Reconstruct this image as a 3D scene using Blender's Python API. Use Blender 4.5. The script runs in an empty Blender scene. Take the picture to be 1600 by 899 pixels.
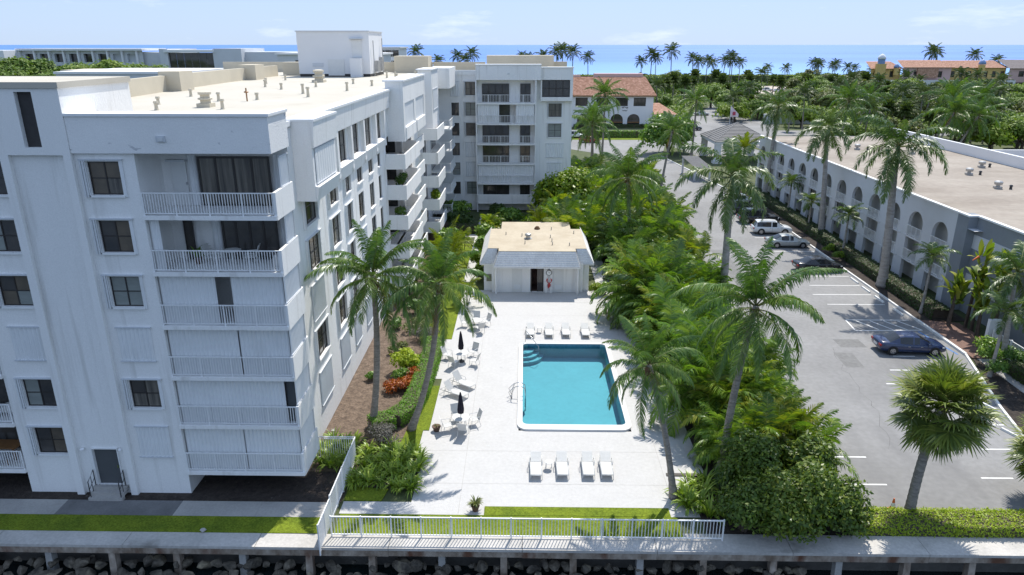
import bpy, bmesh, math, random
import numpy as np
from mathutils import Vector, Matrix
S = bpy.context.scene
COL = S.collection
PI = math.pi
R = math.radians
random.seed(7)
# ---------------------------------------------------------------- camera
cam = bpy.data.objects.new('camera', bpy.data.cameras.new('camera'))
COL.objects.link(cam)
cam.location = (0, 0, 22)
cam.rotation_euler = (R(90 - 18.88), 0, R(1.0))
cam.data.sensor_fit = 'HORIZONTAL'
cam.data.sensor_width = 36.0
cam.data.lens = 36.0 * 1110 / 1600
cam.data.clip_start = 0.5
cam.data.clip_end = 60000
S.camera = cam
# ---------------------------------------------------------------- world, sun, exposure
SUN_EL, SUN_AZ = 55.0, 18.5      # azimuth measured from +Y towards +X
W = bpy.data.worlds.new('World')
S.world = W
W.use_nodes = True
wn = W.node_tree
wn.nodes.clear()
def wnode(t, **k):
    n = wn.nodes.new(t)
    for a, b in k.items(): setattr(n, a, b)
    return n
sky = wnode('ShaderNodeTexSky', sky_type='NISHITA', sun_disc=False)
sky.sun_elevation = R(SUN_EL); sky.sun_rotation = R(SUN_AZ)
sky.air_density = 1.0; sky.dust_density = 0.25; sky.ozone_density = 2.0; sky.altitude = 0
bg = wnode('ShaderNodeBackground'); bg.inputs['Strength'].default_value = 0.103
wout = wnode('ShaderNodeOutputWorld')
tc = wnode('ShaderNodeTexCoord')
mp = wnode('ShaderNodeMapping'); mp.inputs['Scale'].default_value = (5, 5, 26)
mp.inputs['Location'].default_value = (1.3, 0.4, 0.0)
nz = wnode('ShaderNodeTexNoise'); nz.inputs['Scale'].default_value = 1.0; nz.inputs['Detail'].default_value = 8; nz.inputs['Roughness'].default_value = 0.62
cr = wnode('ShaderNodeValToRGB')
cr.color_ramp.elements[0].position = 0.56; cr.color_ramp.elements[0].color = (0, 0, 0, 1)
cr.color_ramp.elements[1].position = 0.86; cr.color_ramp.elements[1].color = (0.75, 0.75, 0.75, 1)
# the air: soften the sky's range evenly over the whole dome and give it the photograph's clean blue
nrm_ = wnode('ShaderNodeMixRGB', blend_type='MULTIPLY'); nrm_.inputs[0].default_value = 1; nrm_.inputs[2].default_value = (1 / 7.0, 1 / 7.0, 1 / 7.0, 1)
gam = wnode('ShaderNodeGamma'); gam.inputs['Gamma'].default_value = 0.20
tnt = wnode('ShaderNodeMixRGB', blend_type='MULTIPLY'); tnt.inputs[0].default_value = 1; tnt.inputs[2].default_value = (3.05, 3.82, 5.25, 1)
mx = wnode('ShaderNodeMixRGB'); mx.inputs[2].default_value = (6.2, 6.5, 7.0, 1)
L = wn.links.new
L(tc.outputs['Generated'], mp.inputs['Vector']); L(mp.outputs['Vector'], nz.inputs['Vector'])
L(nz.outputs['Fac'], cr.inputs['Fac']); L(cr.outputs['Color'], mx.inputs[0])
L(sky.outputs['Color'], nrm_.inputs[1]); L(nrm_.outputs[0], gam.inputs['Color']); L(gam.outputs[0], tnt.inputs[1]); L(tnt.outputs[0], mx.inputs[1]); L(mx.outputs[0], bg.inputs['Color']); L(bg.outputs[0], wout.inputs['Surface'])
sun = bpy.data.objects.new('sun', bpy.data.lights.new('sun', 'SUN'))
COL.objects.link(sun)
sun.data.energy = 2.95; sun.data.angle = R(0.5); sun.data.color = (1.0, 0.955, 0.88)
_d = Vector((math.sin(R(SUN_AZ)) * math.cos(R(SUN_EL)), math.cos(R(SUN_AZ)) * math.cos(R(SUN_EL)), math.sin(R(SUN_EL))))
sun.rotation_euler = _d.to_track_quat('Z', 'Y').to_euler()
S.view_settings.view_transform = 'Standard'; S.view_settings.look = 'None'
S.view_settings.exposure = 0.95; S.view_settings.gamma = 1.0
S.cycles.max_bounces = 6; S.cycles.diffuse_bounces = 3; S.cycles.glossy_bounces = 3
S.cycles.transmission_bounces = 4; S.cycles.transparent_max_bounces = 8
S.cycles.caustics_reflective = False; S.cycles.caustics_refractive = False

# ---------------------------------------------------------------- materials
def new_mat(name):
    m = bpy.data.materials.new(name); m.use_nodes = True
    nt = m.node_tree; nt.nodes.clear()
    return m, nt
def mat(name, col, rough=0.7, var=0.0, scale=1.0, bump=0.0, bscale=8.0, col2=None, spec=0.4, metal=0.0, stretch=(1, 1, 1), detail=5, lo=0.35, hi=0.65, coat=0.0, fine=0.0, fscale=25.0, coord='pos', dirt=None):
    """principled material: base colour varied by noise, a second colour in patches, fine speckle, bump"""
    m, nt = new_mat(name)
    N = nt.nodes.new; K = nt.links.new
    out = N('ShaderNodeOutputMaterial'); p = N('ShaderNodeBsdfPrincipled'); K(p.outputs[0], out.inputs[0])
    p.inputs['Roughness'].default_value = rough; p.inputs['Specular IOR Level'].default_value = spec
    p.inputs['Metallic'].default_value = metal; p.inputs['Coat Weight'].default_value = coat
    if coord == 'pos':
        g = N('ShaderNodeNewGeometry'); vec = g.outputs['Position']
    else:
        g = N('ShaderNodeTexCoord'); vec = g.outputs['Object']
    mpn = N('ShaderNodeMapping'); mpn.inputs['Scale'].default_value = stretch; K(vec, mpn.inputs['Vector'])
    c1 = tuple(col) + (1,)
    if col2 is None: col2 = tuple(max(0, c * (1 - var)) for c in col)
    c2 = tuple(col2) + (1,)
    n = N('ShaderNodeTexNoise'); n.inputs['Scale'].default_value = scale; n.inputs['Detail'].default_value = detail; n.inputs['Roughness'].default_value = 0.6
    K(mpn.outputs[0], n.inputs['Vector'])
    r = N('ShaderNodeValToRGB'); r.color_ramp.elements[0].position = lo; r.color_ramp.elements[1].position = hi
    r.color_ramp.elements[0].color = c2; r.color_ramp.elements[1].color = c1
    K(n.outputs['Fac'], r.inputs['Fac'])
    cur = r.outputs['Color']
    if fine > 0:
        f = N('ShaderNodeTexNoise'); f.inputs['Scale'].default_value = fscale; f.inputs['Detail'].default_value = 3
        K(vec, f.inputs['Vector'])
        fr = N('ShaderNodeMapRange'); fr.inputs[1].default_value = 0.3; fr.inputs[2].default_value = 0.7
        fr.inputs[3].default_value = 1 - fine; fr.inputs[4].default_value = 1 + fine * 0.6
        K(f.outputs['Fac'], fr.inputs[0])
        mu = N('ShaderNodeMixRGB'); mu.blend_type = 'MULTIPLY'; mu.inputs[0].default_value = 1
        K(cur, mu.inputs[1]); K(fr.outputs[0], mu.inputs[2]); cur = mu.outputs[0]
    if dirt:   # (colour, scale, stretch, lo, hi)
        dm = N('ShaderNodeMapping'); dm.inputs['Scale'].default_value = dirt[2]; K(vec, dm.inputs['Vector'])
        d = N('ShaderNodeTexNoise'); d.inputs['Scale'].default_value = dirt[1]; d.inputs['Detail'].default_value = 6; K(dm.outputs[0], d.inputs['Vector'])
        dr = N('ShaderNodeMapRange'); dr.inputs[1].default_value = dirt[3]; dr.inputs[2].default_value = dirt[4]; K(d.outputs['Fac'], dr.inputs[0])
        mu = N('ShaderNodeMixRGB'); mu.inputs[2].default_value = tuple(dirt[0]) + (1,)
        K(dr.outputs[0], mu.inputs[0]); K(cur, mu.inputs[1]); cur = mu.outputs[0]
    K(cur, p.inputs['Base Color'])
    if bump > 0:
        b = N('ShaderNodeTexNoise'); b.inputs['Scale'].default_value = bscale; b.inputs['Detail'].default_value = 4; K(mpn.outputs[0], b.inputs['Vector'])
        bp = N('ShaderNodeBump'); bp.inputs['Strength'].default_value = bump; bp.inputs['Distance'].default_value = 0.05
        K(b.outputs['Fac'], bp.inputs['Height']); K(bp.outputs[0], p.inputs['Normal'])
    return m
def leaf(name, cols, rough=0.45, trans=0.3, spec=0.35, tint=(1.3, 1.5, 0.5)):
    """foliage: colour picked per leaf, a share of the light passes through"""
    m, nt = new_mat(name)
    N = nt.nodes.new; K = nt.links.new
    out = N('ShaderNodeOutputMaterial'); p = N('ShaderNodeBsdfPrincipled')
    p.inputs['Roughness'].default_value = rough; p.inputs['Specular IOR Level'].default_value = spec
    g = N('ShaderNodeNewGeometry'); oi = N('ShaderNodeObjectInfo')
    ad = N('ShaderNodeMath'); ad.operation = 'MULTIPLY_ADD'; ad.inputs[1].default_value = 0.6
    ml = N('ShaderNodeMath'); ml.operation = 'MULTIPLY'; ml.inputs[1].default_value = 0.4
    K(oi.outputs['Random'], ml.inputs[0]); K(g.outputs['Random Per Island'], ad.inputs[0]); K(ml.outputs[0], ad.inputs[2])
    r = N('ShaderNodeValToRGB'); els = r.color_ramp.elements
    while len(els) < len(cols): els.new(0.5)
    for i, c in enumerate(cols):
        els[i].position = i / (len(cols) - 1); els[i].color = tuple(c) + (1,)
    K(ad.outputs[0], r.inputs['Fac']); K(r.outputs['Color'], p.inputs['Base Color'])
    t = N('ShaderNodeBsdfTranslucent')
    mu = N('ShaderNodeMixRGB'); mu.blend_type = 'MULTIPLY'; mu.inputs[0].default_value = 1; mu.inputs[2].default_value = tuple(tint) + (1,)
    K(r.outputs['Color'], mu.inputs[1]); K(mu.outputs[0], t.inputs['Color'])
    x = N('ShaderNodeMixShader'); x.inputs[0].default_value = trans
    K(p.outputs[0], x.inputs[1]); K(t.outputs[0], x.inputs[2]); K(x.outputs[0], out.inputs[0])
    return m
M = {}
M['stucco'] = mat('stucco', (0.86, 0.85, 0.825), 0.85, 0.05, 0.35, 0.35, 14, stretch=(1, 1, 0.35), fine=0.06, dirt=((0.56, 0.545, 0.51), 1.3, (1.6, 1.6, 0.10), 0.56, 0.85), spec=0.2)
M['worn'] = mat('worn_stucco', (0.84, 0.83, 0.81), 0.85, 0.06, 0.4, 0.35, 14, fine=0.06, dirt=((0.52, 0.52, 0.53), 1.6, (1.0, 1.0, 2.2), 0.67, 0.72))
M['trim'] = mat('white_trim', (0.82, 0.82, 0.81), 0.5, 0.05, 2.0)
M['shutter'] = mat('white_shutter', (0.78, 0.79, 0.79), 0.5, 0.06, 0.8, dirt=((0.55, 0.55, 0.53), 1.2, (1, 1, 0.3), 0.6, 1.0))
M['cream'] = mat('cream_parapet', (0.62, 0.56, 0.44), 0.85, 0.08, 0.5, 0.1, 10, fine=0.04)
M['roofdeck'] = mat('white_roof_coating', (0.53, 0.50, 0.43), 0.85, 0.0, 0.16, 0.08, 6, col2=(0.48, 0.44, 0.365), fine=0.04, lo=0.3, hi=0.7, dirt=((0.40, 0.35, 0.28), 0.35, (1, 1, 1), 0.60, 0.9))
M['bronze'] = mat('bronze_frame', (0.035, 0.030, 0.028), 0.4, 0.1, 3)
M['glass'] = mat('dark_window_glass', (0.035, 0.035, 0.036), 0.06, 0.4, 0.7, spec=0.6, col2=(0.075, 0.066, 0.058))
M['glass_brown'] = mat('brown_window_glass', (0.14, 0.112, 0.08), 0.10, 0.3, 0.9, spec=0.5, col2=(0.085, 0.07, 0.055))
M['glass_curtain'] = mat('curtain_behind_glass', (0.20, 0.18, 0.15), 0.12, 0.0, 1.4, spec=0.5, col2=(0.06, 0.055, 0.05), stretch=(3.0, 3.0, 0.15))
M['glass_pale'] = mat('blind_behind_glass', (0.26, 0.28, 0.26), 0.12, 0.2, 0.8, spec=0.5, stretch=(1, 1, 4))
M['louvre'] = mat('dark_louvre', (0.045, 0.042, 0.042), 0.6, 0.2, 4)
M['metal'] = mat('grey_metal', (0.45, 0.45, 0.44), 0.4, 0.2, 3, metal=0.6)
M['steel'] = mat('stainless_steel', (0.55, 0.56, 0.57), 0.2, 0.1, 3, metal=1.0)
M['darkmetal'] = mat('dark_metal', (0.04, 0.04, 0.042), 0.45, 0.1, 3)
M['deck'] = mat('pool_deck', (0.51, 0.50, 0.485), 0.85, 0.0, 0.7, 0.3, 16, col2=(0.485, 0.475, 0.46), fine=0.06, fscale=5, dirt=((0.41, 0.40, 0.38), 0.30, (1, 1, 1), 0.66, 1.0))
M['coping'] = mat('coping', (0.66, 0.66, 0.65), 0.6, 0.06, 1.5, fine=0.03)
M['plaster'] = mat('pool_plaster', (0.24, 0.45, 0.49), 0.6, 0.10, 0.5, fine=0.04, fscale=3)
M['pooltile'] = mat('pool_tile', (0.13, 0.29, 0.42), 0.25, 0.3, 6)
M['concrete'] = mat('concrete_walk', (0.42, 0.40, 0.37), 0.85, 0.0, 0.5, 0.2, 12, col2=(0.32, 0.31, 0.29), fine=0.10, fscale=9)
M['seacap'] = mat('seawall_cap', (0.55, 0.52, 0.48), 0.85, 0.0, 0.6, 0.3, 8, col2=(0.44, 0.42, 0.385), fine=0.12, fscale=7, dirt=((0.12, 0.11, 0.085), 0.30, (1, 1.3, 1), 0.60, 0.74))
M['seaface'] = mat('seawall_stained', (0.42, 0.355, 0.29), 0.9, 0.0, 1.6, 0.5, 6, col2=(0.19, 0.14, 0.10), stretch=(1, 1, 0.5), fine=0.15, fscale=5, dirt=((0.13, 0.06, 0.035), 0.9, (1, 1, 0.3), 0.55, 0.68))
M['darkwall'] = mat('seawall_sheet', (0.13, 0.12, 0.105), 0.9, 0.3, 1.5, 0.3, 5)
M['rock'] = mat('riprap_rock', (0.16, 0.135, 0.10), 0.85, 0.0, 1.8, 0.8, 6, col2=(0.05, 0.043, 0.034), fine=0.35, fscale=9, dirt=((0.32, 0.27, 0.18), 1.3, (1, 1, 1), 0.58, 0.75))
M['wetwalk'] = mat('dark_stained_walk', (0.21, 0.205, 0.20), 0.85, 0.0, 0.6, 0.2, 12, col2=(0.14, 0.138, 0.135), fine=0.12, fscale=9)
M['patch'] = mat('asphalt_patch', (0.20, 0.197, 0.19), 0.9, 0.15, 1.0, 0.15, 20, fine=0.12, fscale=4)
M['asphalt'] = mat('asphalt', (0.27, 0.265, 0.26), 0.9, 0.0, 0.12, 0.15, 20, col2=(0.21, 0.206, 0.20), fine=0.10, fscale=3, detail=8, dirt=((0.15, 0.148, 0.147), 0.30, (1, 0.22, 1), 0.54, 0.85))
M['paint'] = mat('white_road_paint', (0.78, 0.77, 0.74), 0.7, 0.12, 1.5, fine=0.08)
M['bluepaint'] = mat('blue_road_paint', (0.06, 0.20, 0.50), 0.7, 0.2, 1.5)
M['mulch'] = mat('brown_mulch', (0.20, 0.145, 0.105), 0.95, 0.0, 2.5, 0.9, 9, col2=(0.10, 0.07, 0.05), fine=0.35, fscale=7)
M['soil'] = mat('dark_soil', (0.055, 0.042, 0.033), 0.95, 0.0, 2.5, 0.9, 8, col2=(0.03, 0.022, 0.018), fine=0.3, fscale=7, dirt=((0.20, 0.19, 0.17), 3.0, (1, 1, 1), 0.70, 0.76))
M['lawn'] = mat('lawn', (0.190, 0.240, 0.022), 0.9, 0.0, 0.8, 0.8, 26, col2=(0.120, 0.170, 0.018), fine=0.35, fscale=11, spec=0.1)
M['terrain'] = mat('scrub_ground', (0.10, 0.115, 0.045), 0.95, 0.0, 0.06, 0.4, 2, col2=(0.065, 0.085, 0.03), fine=0.3, fscale=1.2)
M['sand'] = mat('pale_gravel_lot', (0.52, 0.45, 0.38), 0.95, 0.1, 0.1, fine=0.1, fscale=1)
M['brick'] = mat('brick_walk', (0.22, 0.13, 0.10), 0.9, 0.3, 3.0, 0.3, 9, fine=0.2, fscale=10)
M['trunk'] = mat('palm_trunk', (0.33, 0.295, 0.26), 0.9, 0.0, 2.0, 0.9, 5, col2=(0.20, 0.175, 0.15), stretch=(1, 1, 5), fine=0.15, fscale=12)
M['trunk_pale'] = mat('royal_trunk', (0.40, 0.37, 0.34), 0.85, 0.0, 1.2, 0.5, 4, col2=(0.27, 0.245, 0.22), stretch=(1, 1, 4), fine=0.1, fscale=9)
M['shaft'] = mat('crownshaft', (0.10, 0.16, 0.045), 0.5, 0.3, 2)
M['bark'] = mat('bark', (0.11, 0.085, 0.065), 0.9, 0.3, 3, 0.6, 6)
M['fibre'] = mat('palm_fibre', (0.17, 0.10, 0.05), 0.95, 0.4, 5, 0.8, 10)
M['rachis'] = mat('frond_stem', (0.20, 0.22, 0.06), 0.5, 0.25, 2)
M['coconut'] = mat('coconut', (0.16, 0.11, 0.035), 0.5, 0.3, 3)
M['coco'] = leaf('coconut_leaf', [(0.058, 0.111, 0.024), (0.092, 0.174, 0.033), (0.153, 0.234, 0.045), (0.307, 0.349, 0.092)], 0.38, 0.22, 0.5)
M['royal'] = leaf('royal_leaf', [(0.054, 0.103, 0.029), (0.081, 0.143, 0.036), (0.133, 0.197, 0.051), (0.232, 0.268, 0.090)], 0.40, 0.2, 0.5)
M['areca_mid'] = leaf('areca_mid_leaf', [(0.062, 0.134, 0.025), (0.114, 0.207, 0.032), (0.197, 0.295, 0.040), (0.330, 0.395, 0.063)], 0.40, 0.3, 0.5)
M['areca_dark'] = leaf('areca_dark_leaf', [(0.040, 0.088, 0.021), (0.076, 0.140, 0.029), (0.132, 0.202, 0.039), (0.242, 0.281, 0.070)], 0.38, 0.25, 0.55)
M['dead'] = leaf('dry_frond', [(0.160, 0.100, 0.050), (0.260, 0.170, 0.080), (0.340, 0.230, 0.110)], 0.7, 0.2, 0.2)
M['areca'] = leaf('areca_leaf', [(0.053, 0.098, 0.016), (0.106, 0.167, 0.021), (0.185, 0.241, 0.025), (0.318, 0.322, 0.032), (0.368, 0.356, 0.046)], 0.42, 0.3, 0.45)
M['yellowpalm'] = leaf('yellow_palm_leaf', [(0.100, 0.150, 0.012), (0.210, 0.250, 0.012), (0.300, 0.310, 0.018)], 0.45, 0.3, 0.35)
M['fan'] = leaf('cabbage_palm_leaf', [(0.074, 0.113, 0.026), (0.127, 0.173, 0.032), (0.210, 0.256, 0.044), (0.330, 0.330, 0.090)], 0.42, 0.2, 0.45)
M['broad'] = leaf('broad_leaf', [(0.053, 0.120, 0.021), (0.098, 0.196, 0.030), (0.183, 0.303, 0.039), (0.347, 0.450, 0.043)], 0.42, 0.25, 0.4)
M['seagrape'] = leaf('sea_grape_leaf', [(0.035, 0.071, 0.012), (0.064, 0.117, 0.016), (0.116, 0.177, 0.023), (0.233, 0.264, 0.030)], 0.42, 0.25, 0.35)
M['bright'] = leaf('bright_green_leaf', [(0.057, 0.115, 0.009), (0.115, 0.196, 0.010), (0.207, 0.287, 0.014), (0.322, 0.356, 0.021)], 0.45, 0.3, 0.35)
M['hedge'] = leaf('hedge_leaf', [(0.099, 0.225, 0.018), (0.152, 0.314, 0.025), (0.216, 0.395, 0.033)], 0.5, 0.25, 0.25)
M['darkhedge'] = leaf('dark_hedge_leaf', [(0.025, 0.053, 0.011), (0.042, 0.081, 0.017), (0.077, 0.119, 0.025)], 0.5, 0.2, 0.3)
M['yellowhedge'] = leaf('yellow_green_leaf', [(0.196, 0.293, 0.023), (0.370, 0.449, 0.028), (0.460, 0.460, 0.040)], 0.5, 0.3, 0.3)
M['greybush'] = leaf('grey_purple_leaf', [(0.090, 0.095, 0.075), (0.140, 0.140, 0.120), (0.190, 0.170, 0.170)], 0.6, 0.2, 0.2)
M['olive'] = leaf('olive_leaf', [(0.094, 0.118, 0.040), (0.156, 0.180, 0.062), (0.234, 0.234, 0.094)], 0.55, 0.2, 0.25)
M['croton'] = leaf('croton_leaf', [(0.100, 0.030, 0.012), (0.320, 0.060, 0.012), (0.420, 0.140, 0.012), (0.090, 0.070, 0.020)], 0.5, 0.2, 0.3)
M['lily'] = leaf('lily_leaf', [(0.113, 0.182, 0.024), (0.198, 0.292, 0.030), (0.327, 0.413, 0.047)], 0.4, 0.25, 0.45)
M['flower'] = mat('white_flower', (0.78, 0.77, 0.66), 0.7)
M['fartree'] = leaf('far_tree_leaf', [(0.066, 0.121, 0.031), (0.121, 0.193, 0.040), (0.187, 0.264, 0.050), (0.264, 0.319, 0.066)], 0.6, 0.2, 0.2)
M['farpalm'] = leaf('far_palm_leaf', [(0.050, 0.075, 0.035), (0.085, 0.120, 0.045), (0.140, 0.170, 0.070)], 0.55, 0.15, 0.3)
M['farfan'] = leaf('far_fan_leaf', [(0.055, 0.085, 0.030), (0.100, 0.140, 0.040), (0.170, 0.200, 0.070)], 0.5, 0.2, 0.3)
M['dune'] = leaf('dune_hedge_leaf', [(0.090, 0.150, 0.018), (0.165, 0.240, 0.024), (0.240, 0.315, 0.030)], 0.6, 0.2, 0.2)
M['motel'] = mat('motel_stucco', (0.64, 0.65, 0.67), 0.85, 0.06, 0.4, 0.2, 12, fine=0.05, spec=0.2)
M['motel_grey'] = mat('motel_grey_stucco', (0.27, 0.29, 0.315), 0.85, 0.1, 0.6, 0.2, 12, fine=0.05, spec=0.2)
M['motel_in'] = mat('motel_back_wall', (0.62, 0.60, 0.55), 0.85, 0.06, 0.5)
M['motel_roof'] = mat('motel_roof_gravel', (0.36, 0.315, 0.265), 0.95, 0.0, 0.16, 0.2, 8, col2=(0.26, 0.22, 0.18), stretch=(0.55, 1.4, 1), fine=0.10, fscale=2, detail=8, dirt=((0.24, 0.20, 0.17), 0.25, (0.6, 1.5, 1), 0.6, 0.85))
M['door'] = mat('door_paint', (0.09, 0.095, 0.10), 0.5, 0.1, 2)
M['doorwhite'] = mat('white_door', (0.72, 0.72, 0.70), 0.5, 0.05, 2)
M['shingle'] = mat('grey_shingle', (0.74, 0.74, 0.73), 0.9, 0.0, 1.2, 0.3, 8, col2=(0.62, 0.62, 0.61), fine=0.12, fscale=8)
M['tan_roof'] = mat('tan_flat_roof', (0.50, 0.43, 0.32), 0.9, 0.0, 0.6, 0.15, 8, col2=(0.43, 0.36, 0.26), fine=0.06, fscale=4)
M['greytile'] = mat('grey_roof_tile', (0.145, 0.145, 0.15), 0.7, 0.25, 2.0, fine=0.1, fscale=5)
M['redtile'] = mat('terracotta_tile', (0.56, 0.34, 0.25), 0.85, 0.0, 1.6, 0.3, 3, col2=(0.46, 0.23, 0.14), fine=0.25, fscale=1.6)
M['far_white'] = mat('far_white_wall', (0.78, 0.78, 0.78), 0.85, 0.05, 0.2)
M['far_grey'] = mat('far_grey_wall', (0.62, 0.64, 0.66), 0.85, 0.08, 0.2)
M['yellow'] = mat('yellow_stucco', (0.62, 0.44, 0.16), 0.85, 0.06, 0.3)
M['pink'] = mat('pink_stucco', (0.62, 0.42, 0.38), 0.85, 0.06, 0.3)
M['blue_tile'] = mat('blue_dome_tile', (0.22, 0.32, 0.55), 0.4, 0.2, 2)
M['sling'] = mat('white_sling', (0.60, 0.595, 0.57), 0.7, 0.05, 6, fine=0.04)
M['frame'] = mat('white_frame', (0.64, 0.64, 0.62), 0.35, 0.05, 4)
M['navy'] = mat('navy_canvas', (0.020, 0.018, 0.032), 0.8, 0.3, 5)
M['pot'] = mat('clay_pot', (0.13, 0.075, 0.05), 0.7, 0.3, 5)
M['tyre'] = mat('tyre_rubber', (0.02, 0.02, 0.02), 0.8)
M['rim'] = mat('alloy_rim', (0.42, 0.42, 0.43), 0.3, metal=0.8)
M['carglass'] = mat('car_glass', (0.018, 0.020, 0.022), 0.04, spec=0.7)
M['carblack'] = mat('car_black', (0.012, 0.012, 0.014), 0.22, spec=0.5, coat=0.6)
M['carnavy'] = mat('car_navy', (0.014, 0.028, 0.085), 0.22, spec=0.5, coat=0.8)
M['cardark'] = mat('car_dark_grey', (0.030, 0.032, 0.035), 0.22, spec=0.5, coat=0.6)
M['carwhite'] = mat('car_white', (0.70, 0.71, 0.71), 0.25, spec=0.5, coat=0.6)
M['carsilver'] = mat('car_silver', (0.48, 0.49, 0.47), 0.28, spec=0.5, coat=0.6, metal=0.4)
M['carred'] = mat('car_red', (0.30, 0.02, 0.02), 0.25, coat=0.6)
M['redlamp'] = mat('red_lens', (0.35, 0.015, 0.012), 0.2)
M['lens'] = mat('clear_lens', (0.65, 0.66, 0.66), 0.1)
M['red'] = mat('red_paint', (0.55, 0.03, 0.03), 0.5)
M['orange'] = mat('orange_plastic', (0.65, 0.13, 0.02), 0.5)
M['black'] = mat('black_paint', (0.015, 0.015, 0.015), 0.5)
M['green_box'] = mat('olive_box', (0.20, 0.20, 0.13), 0.6)
M['wood'] = mat('wood_top', (0.30, 0.15, 0.06), 0.5, 0.3, 4, stretch=(1, 6, 1))
M['bin'] = mat('grey_cushion', (0.35, 0.37, 0.40), 0.8)
M['flagwhite'] = mat('flag_cloth', (0.75, 0.62, 0.66), 0.8)
M['flagred'] = mat('flag_red', (0.45, 0.06, 0.10), 0.8)
# sea and pool water
def sea_mat():
    m, nt = new_mat('sea_water'); N = nt.nodes.new; K = nt.links.new
    out = N('ShaderNodeOutputMaterial'); p = N('ShaderNodeBsdfPrincipled'); K(p.outputs[0], out.inputs[0])
    g = N('ShaderNodeNewGeometry'); mp_ = N('ShaderNodeMapping'); mp_.inputs['Scale'].default_value = (0.0006, 0.004, 1); K(g.outputs['Position'], mp_.inputs[0])
    n = N('ShaderNodeTexNoise'); n.inputs['Scale'].default_value = 1; n.inputs['Detail'].default_value = 7; K(mp_.outputs[0], n.inputs['Vector'])
    r = N('ShaderNodeValToRGB'); r.color_ramp.elements[0].position = 0.38; r.color_ramp.elements[1].position = 0.66
    r.color_ramp.elements[0].color = (0.055, 0.165, 0.52, 1); r.color_ramp.elements[1].color = (0.085, 0.23, 0.60, 1)
    K(n.outputs['Fac'], r.inputs['Fac'])
    # shallow water over the sand near the beach is paler and greener
    sx = N('ShaderNodeSeparateXYZ'); K(g.outputs['Position'], sx.inputs[0])
    mr = N('ShaderNodeMapRange'); mr.inputs[1].default_value = 480; mr.inputs[2].default_value = 1100; mr.inputs[3].default_value = 1; mr.inputs[4].default_value = 0
    K(sx.outputs['Y'], mr.inputs[0])
    mix = N('ShaderNodeMixRGB'); mix.inputs[2].default_value = (0.16, 0.37, 0.66, 1); K(mr.outputs[0], mix.inputs[0]); K(r.outputs['Color'], mix.inputs[1])
    K(mix.outputs[0], p.inputs['Base Color'])
    p.inputs['Roughness'].default_value = 0.45; p.inputs['Specular IOR Level'].default_value = 0.25
    w = N('ShaderNodeTexNoise'); w.inputs['Scale'].default_value = 0.25; w.inputs['Detail'].default_value = 6; K(g.outputs['Position'], w.inputs['Vector'])
    b = N('ShaderNodeBump'); b.inputs['Strength'].default_value = 0.6; b.inputs['Distance'].default_value = 0.6; K(w.outputs['Fac'], b.inputs['Height']); K(b.outputs[0], p.inputs['Normal'])
    return m
M['sea'] = sea_mat()
M['canal'] = mat('canal_water', (0.012, 0.022, 0.022), 0.12, 0.2, 0.5, 0.4, 1.2, spec=0.5)
def pool_mat():
    m, nt = new_mat('pool_water'); N = nt.nodes.new; K = nt.links.new
    out = N('ShaderNodeOutputMaterial'); t = N('ShaderNodeBsdfTransparent'); t.inputs[0].default_value = (0.55, 0.85, 0.90, 1)
    gl = N('ShaderNodeBsdfGlossy'); gl.inputs['Roughness'].default_value = 0.03
    g = N('ShaderNodeNewGeometry'); w = N('ShaderNodeTexNoise'); w.inputs['Scale'].default_value = 2.2; w.inputs['Detail'].default_value = 3; K(g.outputs['Position'], w.inputs['Vector'])
    b = N('ShaderNodeBump'); b.inputs['Strength'].default_value = 0.35; b.inputs['Distance'].default_value = 0.06; K(w.outputs['Fac'], b.inputs['Height']); K(b.outputs[0], gl.inputs['Normal'])
    f = N('ShaderNodeFresnel'); f.inputs[0].default_value = 1.33; K(b.outputs[0], f.inputs['Normal'])
    x = N('ShaderNodeMixShader'); K(f.outputs[0], x.inputs[0]); K(t.outputs[0], x.inputs[1]); K(gl.outputs[0], x.inputs[2]); K(x.outputs[0], out.inputs[0])
    return m
M['poolwater'] = pool_mat()

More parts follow.
